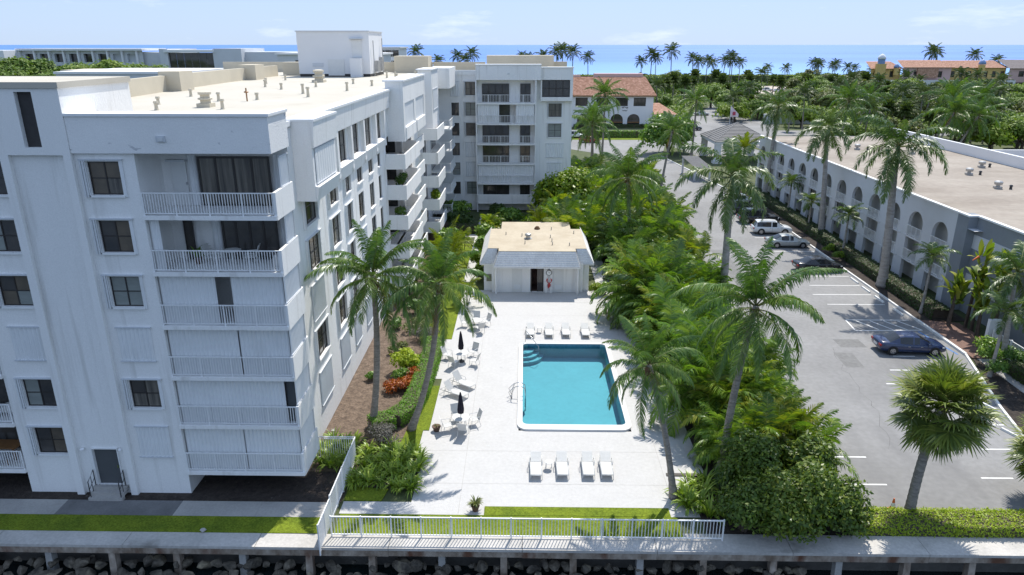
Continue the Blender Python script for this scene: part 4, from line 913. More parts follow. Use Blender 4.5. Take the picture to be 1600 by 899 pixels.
MB().box(-12.3, 33.46, 18.101, -11.84, 36.5, 18.36).box(-12.3, 36.501, 18.301, -11.42, 41.2, 18.42).box(-12.3, 41.201, 18.301, -11.42, 62.4, 18.44).build('coping', M['trim'], condo)
MB().box(-12.2, 62.401, 18.0, -11.9, 98, 18.4).build('parapet', M['stucco'], condo)
# bay with shutter near the front corner
MB().box(-11.897, 36.55, 14.2, -10.9, 41.15, 18.3).build('bay', M['stucco'], condo)
FY = ((-10.9, 0, 0), (0, 1, 0), (1, 0, 0))
MB().hexa([(-10.898, 36.5, 17.0), (-10.78, 36.5, 17.0), (-10.78, 41.2, 17.0), (-10.898, 41.2, 17.0), (-10.898, 36.5, 18.3), (-10.70, 36.5, 18.3), (-10.70, 41.2, 18.3), (-10.898, 41.2, 18.3)]).build('bay_head', M['stucco'], condo)
accordion(condo, FY, 36.9, 40.8, 15.1, 16.85, 0.03, 0.4, 0.02)
MB().box(-12.3, 36.5, 18.301, -10.66, 41.2, 18.425).build('coping', M['trim'], condo)
MB().hexa([(-10.898, 36.6, 14.2), (-10.86, 36.6, 14.2), (-10.86, 41.1, 14.2), (-10.898, 41.1, 14.2), (-10.898, 36.6, 15.0), (-10.70, 36.6, 14.95), (-10.70, 41.1, 14.95), (-10.898, 41.1, 15.0)]).build('sill_panel', M['stucco'], condo)
# second bay over the stacked balconies
FZ = ((-10.4, 0, 0), (0, 1, 0), (1, 0, 0)); FSb = ((0, 62.5, 0), (1, 0, 0), (0, -1, 0))
wall_mb(FZ, 62.5, 76.2, 14.0, 19.0, [(63.2, 15.2, 68.6, 17.2), (69.6, 15.2, 75.2, 17.2)], 0.12).poly([(-11.9, 62.5, 14.0), (-10.4, 62.5, 14.0), (-10.4, 62.5, 19.0), (-11.9, 62.5, 19.0)]).poly([(-11.9, 62.5, 14.0), (-11.9, 76.2, 14.0), (-10.4, 76.2, 14.0), (-10.4, 62.5, 14.0)]).poly([(-11.9, 76.2, 14.0), (-11.9, 76.2, 19.0), (-10.4, 76.2, 19.0), (-10.4, 76.2, 14.0)]).poly([(-11.9, 62.5, 18.0), (-11.9, 62.5, 19.0), (-11.9, 76.2, 19.0), (-11.9, 76.2, 18.0)]).build('bay', M['stucco'], condo)
for a, b in ((63.2, 68.6), (69.6, 75.2)): accordion(condo, FZ, a, b, 15.2, 17.2, -0.09, 0.5, 0.02, rails=False); MB().lbox(FZ, a - 0.1, b + 0.1, 0.003, 0.12, 14.1, 15.15).build('sill_panel', M['stucco'], condo)
MB().box(-12.1, 62.42, 19.001, -10.3, 76.3, 19.15).build('coping', M['trim'], condo)
# big balconies with solid parapets
for k in range(5):
    z = ZK[k]
    MB().box(-14.2, 60.9, z - 0.2, -10.2, 69.8, z).build('balcony_slab', M['stucco'], condo)
    p = MB(); p.box(-11.897, 60.9, z + 0.001, -10.2, 61.02, z + 1.1).box(-10.32, 61.021, z + 0.001, -10.2, 69.8, z + 1.1); p.build('balcony_parapet', M['stucco'], condo)
    MB().box(-11.897, 70.2, z - 0.2, -10.6, 75.8, z).box(-10.72, 70.2, z + 0.001, -10.6, 75.8, z + 1.1).box(-11.897, 70.2, z + 0.002, -10.721, 70.32, z + 1.1).build('balcony_parapet', M['stucco'], condo)
    MB().poly([(-14.2, 60.9, z), (-14.2, 76, z), (-14.2, 76, z + 2.5), (-14.2, 60.9, z + 2.5)]).poly([(-14.2, 69.7, z), (-11.9, 69.7, z), (-11.9, 69.7, z + 2.5), (-14.2, 69.7, z + 2.5)]).poly([(-14.2, 61.0, z), (-14.2, 61.0, z + 2.5), (-11.9, 61.0, z + 2.5), (-11.9, 61.0, z)]).poly([(-14.2, 61, z + 2.45), (-14.2, 76, z + 2.45), (-11.9, 76, z + 2.45), (-11.9, 61, z + 2.45)]).build('recess_wall', M['stucco'], condo)
    window(condo, ((0, 69.66, 0), (1, 0, 0), (0, -1, 0)), (-14.1, z + 0.02, -12.6, z + 2.3), 2, 1, 'glass', inset=-0.05, sill=False)
    window(condo, ((-14.14, 0, 0), (0, 1, 0), (1, 0, 0)), (62.0, z + 0.02, 68.5, z + 2.3), 4, 1, 'glass', inset=0.0, sill=False, each=False)
    MB().box(-12.06, 61.1, z + 0.01, -11.92, 61.3, z + 2.44).build('post', M['trim'], condo)
# third bay and its balconies
MB().box(-11.897, 82.0, 12.1, -10.4, 88.2, 19.3).build('bay', M['stucco'], condo)
MB().box(-12.1, 81.9, 19.301, -10.3, 88.3, 19.42).build('coping', M['trim'], condo)
accordion(condo, FZ, 82.8, 87.2, 15.0, 17.2, 0.03, 0.5, 0.02)
for k in range(5):
    z = ZK[k]
    p = MB(); p.box(-11.897, 80.5, z - 0.2, -9.75, 87.6, z).box(-11.897, 80.5, z + 0.001, -9.75, 80.62, z + 1.1).box(-9.87, 80.621, z + 0.001, -9.75, 87.6, z + 1.1); p.build('balcony_parapet', M['stucco'], condo)
    MB().box(-11.895, 81.4, z + 0.01, -11.6, 81.5, z + 2.45).box(-11.895, 85.9, z + 0.01, -11.8, 86.0, z + 2.45).build('screen_wall', M['shutter'], condo)
    window(condo, FE, (82.2, z + 0.02, 85.6, z + 2.3), 2, 1, 'glass', inset=-0.03, sill=False, each=False)
    # open railed balconies in the inner corner
    MB().box(-11.897, 90.2, z - 0.2, -9.3, 96.4, z).build('balcony_slab', M['stucco'], condo)
    FC = ((0, 90.2, 0), (1, 0, 0), (0, -1, 0))
    railing(condo, FC, -11.85, -9.35, z, 1.05, -0.06, 0.16, 2, single=False)
    railing(condo, ((-9.3, 0, 0), (0, 1, 0), (1, 0, 0)), 90.3, 96.3, z, 1.05, -0.06, 0.16, 3, single=False)
    window(condo, FE, (91.0, z + 0.02, 95.5, z + 2.3), 3, 1, 'glass', inset=-0.03, sill=False, each=False)
MB().box(-11.897, 90.0, 16.9, -9.2, 97.98, 19.3).build('bay', M['stucco'], condo)
# ---- far wing facing the pool
FW = ((0, 98.0, 0), (1, 0, 0), (0, -1, 0))
wops, wwin = [], []
for k in range(6):
    for c, (a, b) in enumerate(((-9.85, -8.85), (-7.95, -6.6))):
        r = (a, ZK[k] + 0.9, b, ZK[k] + 2.6); wops.append(r); wwin.append((c, k, r))
for k in (3, 4): r = (3.2, ZK[k] + 0.75, 4.95, ZK[k] + 2.5); wops.append(r); wwin.append((2, k, r))
for k in (0, 1): r = (3.2, ZK[k] + 0.75, 4.95, ZK[k] + 2.5); wops.append(r); wwin.append((2, k, r))
wall_mb(FW, -11.9, 6.35, 0.0, 18.2, wops, 0.2).poly([(6.35, 98, 0), (6.35, 113, 0), (6.35, 113, 18.2), (6.35, 98, 18.2)]).build('wing_wall', M['stucco'], condo)
for c, k, r in wwin:
    if (c, k) in {(0, 5), (1, 1), (1, 2), (2, 1)}: accordion(condo, FW, r[0] - 0.1, r[2] + 0.1, r[1] - 0.1, r[3] + 0.05, 0.02, 0.25, 0.04)
    else: window(condo, FW, r, 1 if c == 0 else 2, 2, ('glass', 'glass_pale', 'glass_curtain', 'glass')[(c + k) % 4], inset=0.12, each=False, stack=-1 if c else 0)
accordion(condo, FW, 2.9, 5.3, ZK[2] + 0.7, ZK[2] + 2.5, 0.02, 0.3, 0.04)
MB().box(2.1, 97.4, 14.9, 6.35, 97.998, 15.4).box(2.1, 97.4, 17.6, 6.35, 97.998, 19.1).build('frieze', M['stucco'], condo)
window(condo, ((0, 97.6, 0), (1, 0, 0), (0, -1, 0)), (2.3, 15.42, 5.95, 17.58), 4, 2, 'glass', inset=0.0, sill=False, each=False, fw=0.1)
MB().box(2.1, 97.45, 15.401, 2.28, 97.997, 17.599).box(5.97, 97.45, 15.401, 6.35, 97.997, 17.599).build('pier', M['stucco'], condo)
MB().box(-6.45, 96.7, 17.6, 2.1, 97.998, 19.45).build('frieze', M['stucco'], condo)
MB().box(-6.5, 96.62, 19.451, 2.15, 98.3, 19.58).box(2.151, 97.3, 19.101, 6.45, 98.3, 19.22).box(-11.9, 97.9, 18.6, -6.501, 98.3, 18.8).build('coping', M['trim'], condo)
MB().box(-11.9, 97.91, 18.201, -6.46, 97.99, 18.599).build('parapet', M['stucco'], condo)
MB().box(-2.3, 96.65, 18.3, -2.0, 96.699, 18.5).build('floodlight', M['lens'], condo)
for x in (-6.45, 1.45): MB().box(x - 0.08, 96.72, 0.0, x + 0.08, 97.996, 17.6).build('fin_wall', M['stucco'], condo)
FV = ((0, 96.75, 0), (1, 0, 0), (0, -1, 0))
for k in range(6):
    z = ZK[k]
    MB().box(-6.36, 96.6, z - 0.2, 1.36, 97.99, z).build('balcony_slab', M['stucco'], condo)
    if k: railing(condo, FV, -6.34, 1.34, z, 1.05, 0.0, 0.2, 5, single=False)
    else: MB().box(-6.36, 96.62, z + 0.001, 1.36, 96.74, z + 1.1).build('balcony_parapet', M['stucco'], condo)
    FQ = ((0, 97.9, 0), (1, 0, 0), (0, -1, 0))
    if k == 1: accordion(condo, FV, -6.3, 1.3, z + 0.05, z + 2.4, -0.12, 0.28, 0.05)
    elif k == 4:
        accordion(condo, FV, -6.3, -3.4, z + 0.05, z + 2.4, -0.12, 0.28, 0.05); accordion(condo, FV, -1.2, 1.3, z + 0.05, z + 2.4, -0.12, 0.28, 0.05)
        window(condo, FQ, (-3.5, z + 0.02, -2.0, z + 2.4), 1, 1, 'glass', inset=0.0, sill=False, each=False)
    else:
        window(condo, FQ, (-5.7, z + 0.02, -2.1, z + 2.4), 4, 1, 'glass', inset=0.0, sill=False, each=True, fw=0.08)
        window(condo, FQ, (-0.6, z + 0.02, 0.75, z + 2.4), 2, 1, 'glass', inset=0.0, sill=False, each=True, fw=0.08)
# ---- roof
rf = MB()
rf.poly([(-46, 31.1, 18.05), (-11.85, 31.1, 18.05), (-11.85, 98.05, 18.05), (-46, 98.05, 18.05)])
rf.poly([(-46, 98.05, 18.05), (6.3, 98.05, 18.05), (6.3, 113, 18.05), (-46, 113, 18.05)])
rf.build('roof_deck', M['roofdeck'], condo)
pp = [(-30.5, 36.7), (-31.5, 58.0), (-32.4, 69.0), (-33.0, 82.0), (-33.0, 98.0)]
for a, b in zip(pp[:-1], pp[1:]):
    mb = MB(); bar(mb, a, b, 0.4, 18.051, 19.40); mb.build('parapet', M['cream'], condo)
for x, y, w, d_ in ((-31.6, 66.5, 1.9, 2.6), (-32.6, 88.0, 2.0, 3.0), (-31.6, 101.0, 2.2, 2.5)):
    MB().box(x - w / 2, y - d_ / 2, 18.052, x + w / 2, y + d_ / 2, 19.75).build('parapet_block', M['cream'], condo)
for x0, y0, x1, y1, z1 in ((-46, 112.6, -14, 113, 19.5), (-19.2, 109, -14.2, 113.3, 20.4), (-13.9, 112.6, -6, 113, 19.5), (-5.6, 108.5, 4.2, 112.2, 20.5), (4.3, 111.5, 6.3, 112, 19.6), (3.2, 101.5, 6.0, 107.0, 19.0)):
    MB().box(x0, y0, 18.053, x1, y1, z1).build('parapet', M['cream'], condo)
MB().poly([(-46, 113, 0), (6.35, 113, 0), (6.35, 113, 18.2), (-46, 113, 18.2)]).poly([(-46, 31, 0), (-46, 113, 0), (-46, 113, 18.1), (-46, 31, 18.1)]).build('rear_wall', M['stucco'], condo)
# roof house with doors and ladder
MB().box(-29.2, 95.6, 18.4, -19.95, 104.5, 23.55).build('roof_house', M['far_white'], condo)
MB().box(-29.3, 95.5, 23.551, -19.85, 104.6, 23.68).build('roof_house_coping', M['far_grey'], condo)
MB().box(-29.15, 95.66, 18.052, -20.0, 104.4, 18.399).build('roof_house_plinth', M['darkmetal'], condo)
MB().box(-25.4, 95.52, 18.2, -23.3, 95.598, 20.2).build('roof_house_door', M['doorwhite'], condo)
MB().box(-22.2, 95.52, 20.4, -20.9, 95.598, 22.6).build('roof_house_door', M['doorwhite'], condo)
MB().box(-22.4, 95.2, 22.65, -20.7, 95.598, 22.75).build('door_hood', M['far_grey'], condo)
MB().box(-22.3, 94.4, 18.06, -20.9, 95.59, 20.35).build('stair_box', M['far_white'], condo)
MB().box(-27.4, 95.53, 19.3, -26.0, 95.598, 19.75).build('vent_grille', M['far_grey'], condo)
MB().box(-19.948, 98.0, 18.6, -19.4, 99.6, 20.0).box(-19.948, 101.5, 18.6, -19.5, 102.7, 20.4).build('duct', M['metal'], condo)
MB().tube([(-19.7, 97.0, 18.06), (-19.7, 97.0, 22.5)], 0.06, 6).tube([(-19.7, 103.0, 18.06), (-19.7, 103.0, 22.8)], 0.06, 6).build('pipe', M['metal'], condo)
def vent(x, y, s=1.0):
    mb = MB(); mb.box(x - 0.75 * s, y - 0.75 * s, 18.052, x + 0.75 * s, y + 0.75 * s, 18.3); mb.lathe((x, y, 18.3), [(0.55 * s, 0.001), (0.55 * s, 0.35 * s), (0.78 * s, 0.4 * s), (0.78 * s, 0.55 * s), (0.5 * s, 0.62 * s), (0.5 * s, 0.9 * s), (0.7 * s, 0.95 * s), (0.7 * s, 1.2 * s), (0.3 * s, 1.3 * s)], 14)
    return mb.build('roof_ventilator', M['cream'], condo)
vent(-21.3, 48.5, 0.6); vent(-22.8, 81.5, 0.85)
rnd = random.Random(4)
for x, y in ((-26.8, 58.5), (-25.5, 50.5), (-22.5, 53.5), (-23.4, 46.0), (-20.2, 55), (-19.5, 46.8), (-18.8, 62), (-17.2, 58), (-16.0, 66), (-22.6, 68), (-25.5, 72), (-27.5, 78), (-20.5, 72), (-18.2, 78), (-15.4, 74), (-14.6, 84), (-15.8, 90), (-17.2, 92), (-13.8, 93), (-24.6, 90), (-28, 86)):
    h_ = rnd.uniform(0.35, 0.7); MB().lathe((x, y, 18.052), [(0.16, 0), (0.12, 0.1), (0.10, h_), (0.17, h_ + 0.01), (0.14, h_ + 0.16)], 8).build('vent_pipe', M['cream'], condo)
MB().tube([(-20.4, 53.5, 18.05), (-20.4, 53.5, 19.0)], 0.05, 6).lathe((-20.4, 53.5, 18.7), [(0.12, -0.05), (0.2, 0.02), (0.06, 0.1)], 8).build('drain_stack', M['wood'], condo)

# ================================================================ POOL HOUSE
ph = thing('pool_house', 'low white pool house with flat tan roof and grey shingled mansard eaves', 'pool house', (1.2, 67, 0))
y0 = 63.0
FPH = ((0, y0, 0), (1, 0, 0), (0, -1, 0))
wall_mb(FPH, -3.0, 5.5, 0, 2.85, [(0.62, 0.03, 1.85, 2.5)], 0.25).build('wall', M['stucco'], ph)
MB().poly([(-3.0, y0, 0), (-3.0, 73.5, 0), (-3.0, 73.5, 2.85), (-3.0, y0, 2.85)]).poly([(5.5, y0, 0), (5.5, 73.5, 0), (5.5, 73.5, 2.85), (5.5, y0, 2.85)]).poly([(-3.0, 73.5, 0), (5.5, 73.5, 0), (5.5, 73.5, 2.85), (-3.0, 73.5, 2.85)]).build('side_wall', M['stucco'], ph)
MB().box(-3.75, y0 + 0.5, 0, -3.0, 72.8, 2.8).box(5.5, y0 + 0.5, 0, 6.1, 72.8, 2.8).build('wing_wall', M['stucco'], ph)
MB().poly([(0.3, y0 + 2.4, 0.02), (2.2, y0 + 2.4, 0.02), (2.2, y0 + 2.4, 2.7), (0.3, y0 + 2.4, 2.7)]).poly([(0.3, y0 + 0.25, 0.012), (2.2, y0 + 0.25, 0.012), (2.2, y0 + 2.4, 0.012), (0.3, y0 + 2.4, 0.012)]).poly([(0.3, y0 + 0.25, 0), (0.3, y0 + 2.4, 0), (0.3, y0 + 2.4, 2.7), (0.3, y0 + 0.25, 2.7)]).poly([(2.2, y0 + 0.25, 0), (2.2, y0 + 2.4, 0), (2.2, y0 + 2.4, 2.7), (2.2, y0 + 0.25, 2.7)]).poly([(0.3, y0 + .25, 2.7), (2.2, y0 + .25, 2.7), (2.2, y0 + 2.4, 2.7), (0.3, y0 + 2.4, 2.7)]).build('entry_recess', M['brick'], ph)
MB().box(0.66, y0 + 0.05, 0.04, 0.74, y0 + 0.12, 2.48).box(1.73, y0 + 0.05, 0.04, 1.81, y0 + 0.12, 2.48).box(0.741, y0 + 0.05, 2.40, 1.729, y0 + 0.12, 2.48).build('door_frame', M['bronze'], ph)
MB().box(1.25, y0 + 0.10, 0.05, 1.74, y0 + 0.13, 2.4).build('door', M['glass'], ph)
for x in (-1.1, 2.75): MB().box(x, y0 - 0.04, 0.05, x + 0.95, y0 - 0.003, 2.3).build('door', M['doorwhite'], ph); MB().box(x + 0.15, y0 - 0.06, 0.3, x + 0.8, y0 - 0.041, 0.75).build('door_vent', M['shutter'], ph)
for x in (-2.5, 2.1, 2.55, 4.95): MB().box(x - 0.12, y0 - 0.16, 0.005, x + 0.12, y0 - 0.004, 2.6).build('pilaster', M['stucco'], ph)
for cx_ in (-2.6, 5.0): MB().lathe((cx_, y0 - 0.55, 0), [(0.10, 0.005), (0.10, 2.6)], 10).build('column', M['trim'], ph)
# mansard roof: shingled slopes in courses
def slope(a, b, c, d_, n, name='mansard_shingles'):   # a,b eave edge, d,c top edge
    mb = MB()
    a, b, c, d_ = map(Vector, (a, b, c, d_))
    nn = (b - a).cross(d_ - a).normalized()
    for i in range(n):
        f0, f1 = i / n, (i + 1) / n + 0.02
        p = [a.lerp(d_, f0) + nn * 0.05, b.lerp(c, f0) + nn * 0.05, b.lerp(c, f1) + nn * 0.012, a.lerp(d_, f1) + nn * 0.012]
        mb.poly(p); mb.poly([a.lerp(d_, f0) + nn * 0.0, b.lerp(c, f0) + nn * 0.0, p[1], p[0]])
    return mb.build(name, M['shingle'], ph)
slope((-2.75, y0 - 0.85, 2.72), (5.15, y0 - 0.85, 2.72), (4.75, y0 + 0.05, 3.95), (-2.3, y0 + 0.05, 3.95), 7)
slope((-2.75, y0 + 0.5, 2.72), (-2.75, y0 - 0.85, 2.72), (-2.3, y0 + 0.05, 3.95), (-2.3, y0 + 0.6, 3.95), 7)
slope((5.15, y0 - 0.85, 2.72), (5.15, y0 + 0.5, 2.72), (4.75, y0 + 0.6, 3.95), (4.75, y0 + 0.05, 3.95), 7)
slope((-4.1, y0 + 0.3, 2.7), (-2.6, y0 + 0.3, 2.7), (-2.5, y0 + 1.0, 3.95), (-3.35, y0 + 1.0, 3.95), 7)
slope((5.0, y0 + 0.3, 2.7), (6.5, y0 + 0.3, 2.7), (5.8, y0 + 1.0, 3.95), (4.9, y0 + 1.0, 3.95), 7)
slope((-4.1, 73.2, 2.7), (-4.1, y0 + 0.3, 2.7), (-3.35, y0 + 1.0, 3.95), (-3.35, 72.4, 3.95), 7)
slope((6.5, y0 + 0.3, 2.7), (6.5, 73.2, 2.7), (5.8, 72.4, 3.95), (5.8, y0 + 1.0, 3.95), 7)
slope((5.15, 75.2, 2.7), (-2.75, 75.2, 2.7), (-2.3, 74.3, 3.95), (4.75, 74.3, 3.95), 7)
MB().prism([(-2.35, y0 + 0.02), (4.8, y0 + 0.02), (4.8, y0 + 0.98), (5.85, y0 + 0.98), (5.85, 71.4), (4.8, 71.4), (4.8, 74.4), (-2.35, 74.4), (-2.35, 71.4), (-3.4, 71.4), (-3.4, y0 + 0.98), (-2.35, y0 + 0.98)], 3.80, 3.99).build('roof', M['tan_roof'], ph)
MB().prism([(-2.78, y0 - 0.88), (5.18, y0 - 0.88), (5.18, y0 + 0.0), (-2.78, y0 + 0.0)], 2.60, 2.70).prism([(-4.12, y0 + 0.28), (-3.0, y0 + 0.28), (-3.0, 73), (-4.12, 73)], 2.58, 2.68).prism([(5.5, y0 + 0.28), (6.52, y0 + 0.28), (6.52, 73), (5.5, 73)], 2.58, 2.68).build('soffit', M['trim'], ph)
MB().lathe((0.4, 67.5, 3.99), [(0.4, 0.001), (0.4, 0.06), (0.22, 0.08), (0.22, 0.3), (0.32, 0.33), (0.28, 0.5), (0.1, 0.56)], 12).build('roof_ventilator', M['metal'], ph)
MB().lathe((1.35, 71.3, 3.99), [(0.3, 0.001), (0.3, 0.1), (0.15, 0.3)], 10).build('roof_ventilator', M['fibre'], ph)
for x, y in ((-1.8, 69), (2.7, 65.2), (2.7, 66.5), (2.6, 67.9), (2.8, 71), (4.3, 65), (5.0, 69.5), (0.1, 65.6), (-0.2, 68.4)): MB().tube([(x, y, 3.992), (x, y, 4.3)], 0.05, 6).build('vent_pipe', M['metal'], ph)
ck = thing('wall_clock', 'round white clock with dark rim on the pool house wall', 'clock', (2.33, y0 - 0.2, 1.98))
def disc(c, r, y_, th, n=20):
    mb = MB(); b = [(c[0] + r * math.cos(2 * PI * i / n), y_, c[1] + r * math.sin(2 * PI * i / n)) for i in range(n)]; f = [(x, y_ - th, z) for x, y, z in b]
    mb.poly(b[::1]); mb.poly(f[::-1])
    for i in range(n): mb.poly([b[i], b[(i + 1) % n], f[(i + 1) % n], f[i]])
    return mb
disc((2.33, 1.98), 0.27, y0 - 0.17, 0.05).build('rim', M['black'], ck); disc((2.33, 1.98), 0.22, y0 - 0.221, 0.01).build('face', M['trim'], ck)
MB().box(2.32, y0 - 0.245, 1.98, 2.34, y0 - 0.232, 2.14).box(2.33, y0 - 0.245, 1.97, 2.44, y0 - 0.233, 1.99).build('hands', M['black'], ck)
# red wall ornament with curled claws
og = MB(); yy = y0 - 0.22
og.tube([(2.3, yy, 0.50), (2.38, yy, 0.75), (2.36, yy, 1.0)], [0.05, 0.10, 0.06], 7)
for s in (-1, 1):
    og.tube([(2.36, yy, 0.95), (2.36 + 0.18 * s, yy, 1.1), (2.36 + 0.22 * s, yy, 1.3)], [0.03, 0.035, 0.07], 6); og.tube([(2.36 + 0.22 * s, yy, 1.3), (2.36 + 0.12 * s, yy, 1.43)], [0.06, 0.02], 6)
    for q in range(3): og.tube([(2.36, yy, 0.7 + q * 0.09), (2.36 + 0.2 * s, yy, 0.65 + q * 0.09)], 0.015, 5)
tag(og.build('wall_ornament', M['red'], None), 'red lobster shaped ornament hanging below the clock on the pool house', 'ornament')
tag(MB().box(-3.5, y0 + 0.36, 0.95, -2.85, y0 + 0.49, 1.6).build('meter_box', M['green_box']), 'small olive box fixed on the left wall of the pool house', 'box')
# ================================================================ MOTEL along the parking lot
mo = thing('motel_building', 'long grey blue three storey motel with arched top balconies and gravel roof', 'motel', (47, 85, 0))
MX = 37.4; ZR = 8.3
FM = ((MX, 0, 0), (0, -1, 0), (-1, 0, 0))      # u = -y
def arch_wall(mb, F, u0, u1, v0, v1, uc, hw, vs, sill):
    """wall strip with one arched opening from sill up to spring line vs, plus reveals"""
    a, b = uc - hw, uc + hw
    mb.poly([fp(F, u0, 0, v0), fp(F, a, 0, v0), fp(F, a, 0, v1), fp(F, u0, 0, v1)]); mb.poly([fp(F, b, 0, v0), fp(F, u1, 0, v0), fp(F, u1, 0, v1), fp(F, b, 0, v1)])
    if sill > v0: mb.poly([fp(F, a, 0, v0), fp(F, b, 0, v0), fp(F, b, 0, sill), fp(F, a, 0, sill)])
    n = 12; arc = [(uc - hw * math.cos(PI * i / n), vs + hw * 0.95 * math.sin(PI * i / n)) for i in range(n + 1)]
    for p, q in zip(arc[:-1], arc[1:]):
        mb.poly([fp(F, p[0], 0, p[1]), fp(F, q[0], 0, q[1]), fp(F, q[0], 0, v1), fp(F, p[0], 0, v1)])
        mb.poly([fp(F, p[0], 0, p[1]), fp(F, p[0], -0.3, p[1]), fp(F, q[0], -0.3, q[1]), fp(F, q[0], 0, q[1])])
    for u in (a, b): mb.poly([fp(F, u, 0, sill), fp(F, u, -0.3, sill), fp(F, u, -0.3, vs), fp(F, u, 0, vs)])
yc = [62.7 + 4.19 * i for i in range(13)]
z2, z3 = 2.15, 4.45
for i, y in enumerate(yc):
    mb = MB(); u0, u1 = -(y + 2.095), -(y - 2.095)
    arch_wall(mb, FM, u0, u1, 4.25, ZR, -y, 1.28, 5.75, z3)
    for za, zb_ in ((2.0, 4.25), (0.0, 2.0)):
        mb.poly([fp(FM, u0, 0, za), fp(FM, -y - 1.28, 0, za), fp(FM, -y - 1.28, 0, zb_), fp(FM, u0, 0, zb_)]); mb.poly([fp(FM, -y + 1.28, 0, za), fp(FM, u1, 0, za), fp(FM, u1, 0, zb_), fp(FM, -y + 1.28, 0, zb_)])
        for u in (-y - 1.28, -y + 1.28): mb.poly([fp(FM, u, 0, za), fp(FM, u, -0.3, za), fp(FM, u, -0.3, zb_), fp(FM, u, 0, zb_)])
    mb.build('arcade_wall', M['motel'], mo)
    for z in (z2, z3):
        MB().lbox(FM, u0 + 0.3, u1 - 0.3, -1.2, 0.05, z - 0.16, z).build('balcony_slab', M['motel'], mo)
        railing(mo, FM, -y - 1.27, -y + 1.27, z, 1.0, 0.03, 0.16, 3, single=False, pw=0.02)
        MB().poly([fp(FM, -y - 0.75 * (1 if i % 2 else -0.1), -1.15, z + 0.02), fp(FM, -y + 0.2 + 0.9 * (1 - i % 2), -1.15, z + 0.02), fp(FM, -y + 0.2 + 0.9 * (1 - i % 2), -1.15, z + 2.0), fp(FM, -y - 0.75 * (1 if i % 2 else -0.1), -1.15, z + 2.0)]).build('room_door', M['doorwhite'], mo)
    MB().lbox(FM, -y - 0.6, -y + 0.35, -1.15, -1.1, 0.02, 2.0).build('room_door', M['doorwhite'], mo)
    for z in (0.0, z2, z3):
        MB().lbox(FM, -y + 0.85, -y + 1.15, -1.16, -1.10, z + 0.9, z + 1.9).build('window', M['glass'], mo)
        MB().lbox(FM, -y + 0.55, -y + 0.68, -1.14, -1.02, z + 1.5, z + 1.7).build('wall_lamp', M['black'], mo)
MB().poly([(MX + 1.2, 58, 0), (MX + 1.2, 117, 0), (MX + 1.2, 117, 7.4), (MX + 1.2, 58, 7.4)]).build('back_wall', M['motel_in'], mo)
MB().poly([(MX, 58, 7.3), (MX + 1.2, 58, 7.3), (MX + 1.2, 117, 7.3), (MX, 117, 7.3)]).build('ceiling', M['motel'], mo)
y0_, y1_ = 59.0, yc[-1] + 2.095
MB().box(MX - 0.001, y0_, 0, MX + 1.3, yc[0] - 2.096, ZR).build('corner_wall', M['motel_grey'], mo)
MB().poly([(MX + 0.02, y1_, 0), (MX + 20, y1_, 0), (MX + 20, y1_, ZR), (MX + 0.02, y1_, ZR)]).build('end_wall', M['motel'], mo)
MB().box(MX - 0.12, y0_ - 0.1, ZR, MX + 0.22, y1_ + 0.1, ZR + 0.14).build('roof_edge', M['trim'], mo)
# south end block, banded
S0 = 40.0
FE2 = ((MX + 0.75, 0, 0), (0, -1, 0), (-1, 0, 0))
for v0, v1, m_ in ((0, 2.3, 'motel_grey'), (2.3, 3.4, 'motel'), (3.4, 5.6, 'motel_grey'), (5.6, 6.8, 'motel'), (6.8, ZR, 'motel_grey')):
    MB().lbox(FE2, -y0_ + 0.002, -S0, -0.5, 0.06 if m_ == 'motel' else 0.0, v0, v1).build('band_wall', M[m_], mo)
MB().box(MX + 0.223, y0_ - 0.1, ZR + 0.001, MX + 0.85, y0_ + 0.2, ZR + 0.141).box(MX + 0.62, S0, ZR, MX + 0.98, y0_ - 0.101, ZR + 0.14).build('roof_edge', M['trim'], mo)
MB().poly([(MX + 0.8, S0, ZR - 0.05), (MX + 21, S0, ZR - 0.05), (MX + 21, y0_, ZR - 0.05), (MX + 0.8, y0_, ZR - 0.05)]).poly([(MX + 0.1, y0_, ZR - 0.05), (MX + 21, y0_, ZR - 0.05), (MX + 21, y1_, ZR - 0.05), (MX + 0.1, y1_, ZR - 0.05)]).build('roof', M['motel_roof'], mo)
MB().box(MX + 20.6, S0, ZR - 0.04, MX + 21, y1_, ZR + 1.25).build('parapet', M['far_white'], mo)
MB().poly([(MX + 21.01, S0, 0), (MX + 21.01, y1_, 0), (MX + 21.01, y1_, ZR), (MX + 21.01, S0, ZR)]).build('rear_wall', M['motel'], mo)
rnd = random.Random(9)
for x, y in ((49.6, 80), (47.8, 72), (52.6, 70.2), (50.3, 64), (44.6, 88), (51.5, 96), (46, 100), (55, 62), (54.0, 85)):
    v_ = MB(); v_.box(x - 0.3, y - 0.3, ZR - 0.048, x + 0.3, y + 0.3, ZR + 0.15).lathe((x, y, ZR + 0.15), [(0.18, 0.001), (0.18, 0.15), (0.36, 0.2), (0.4, 0.45), (0.28, 0.55), (0.1, 0.58)], 10)
    v_.build('roof_ventilator', M['metal'], mo)
    MB().lathe((x + rnd.uniform(0.9, 1.6), y - rnd.uniform(-0.3, 0.6), ZR - 0.048), [(0.14, 0), (0.12, 0.3), (0.2, 0.32), (0.1, 0.45)], 8).build('vent_pipe', M['darkmetal'], mo)
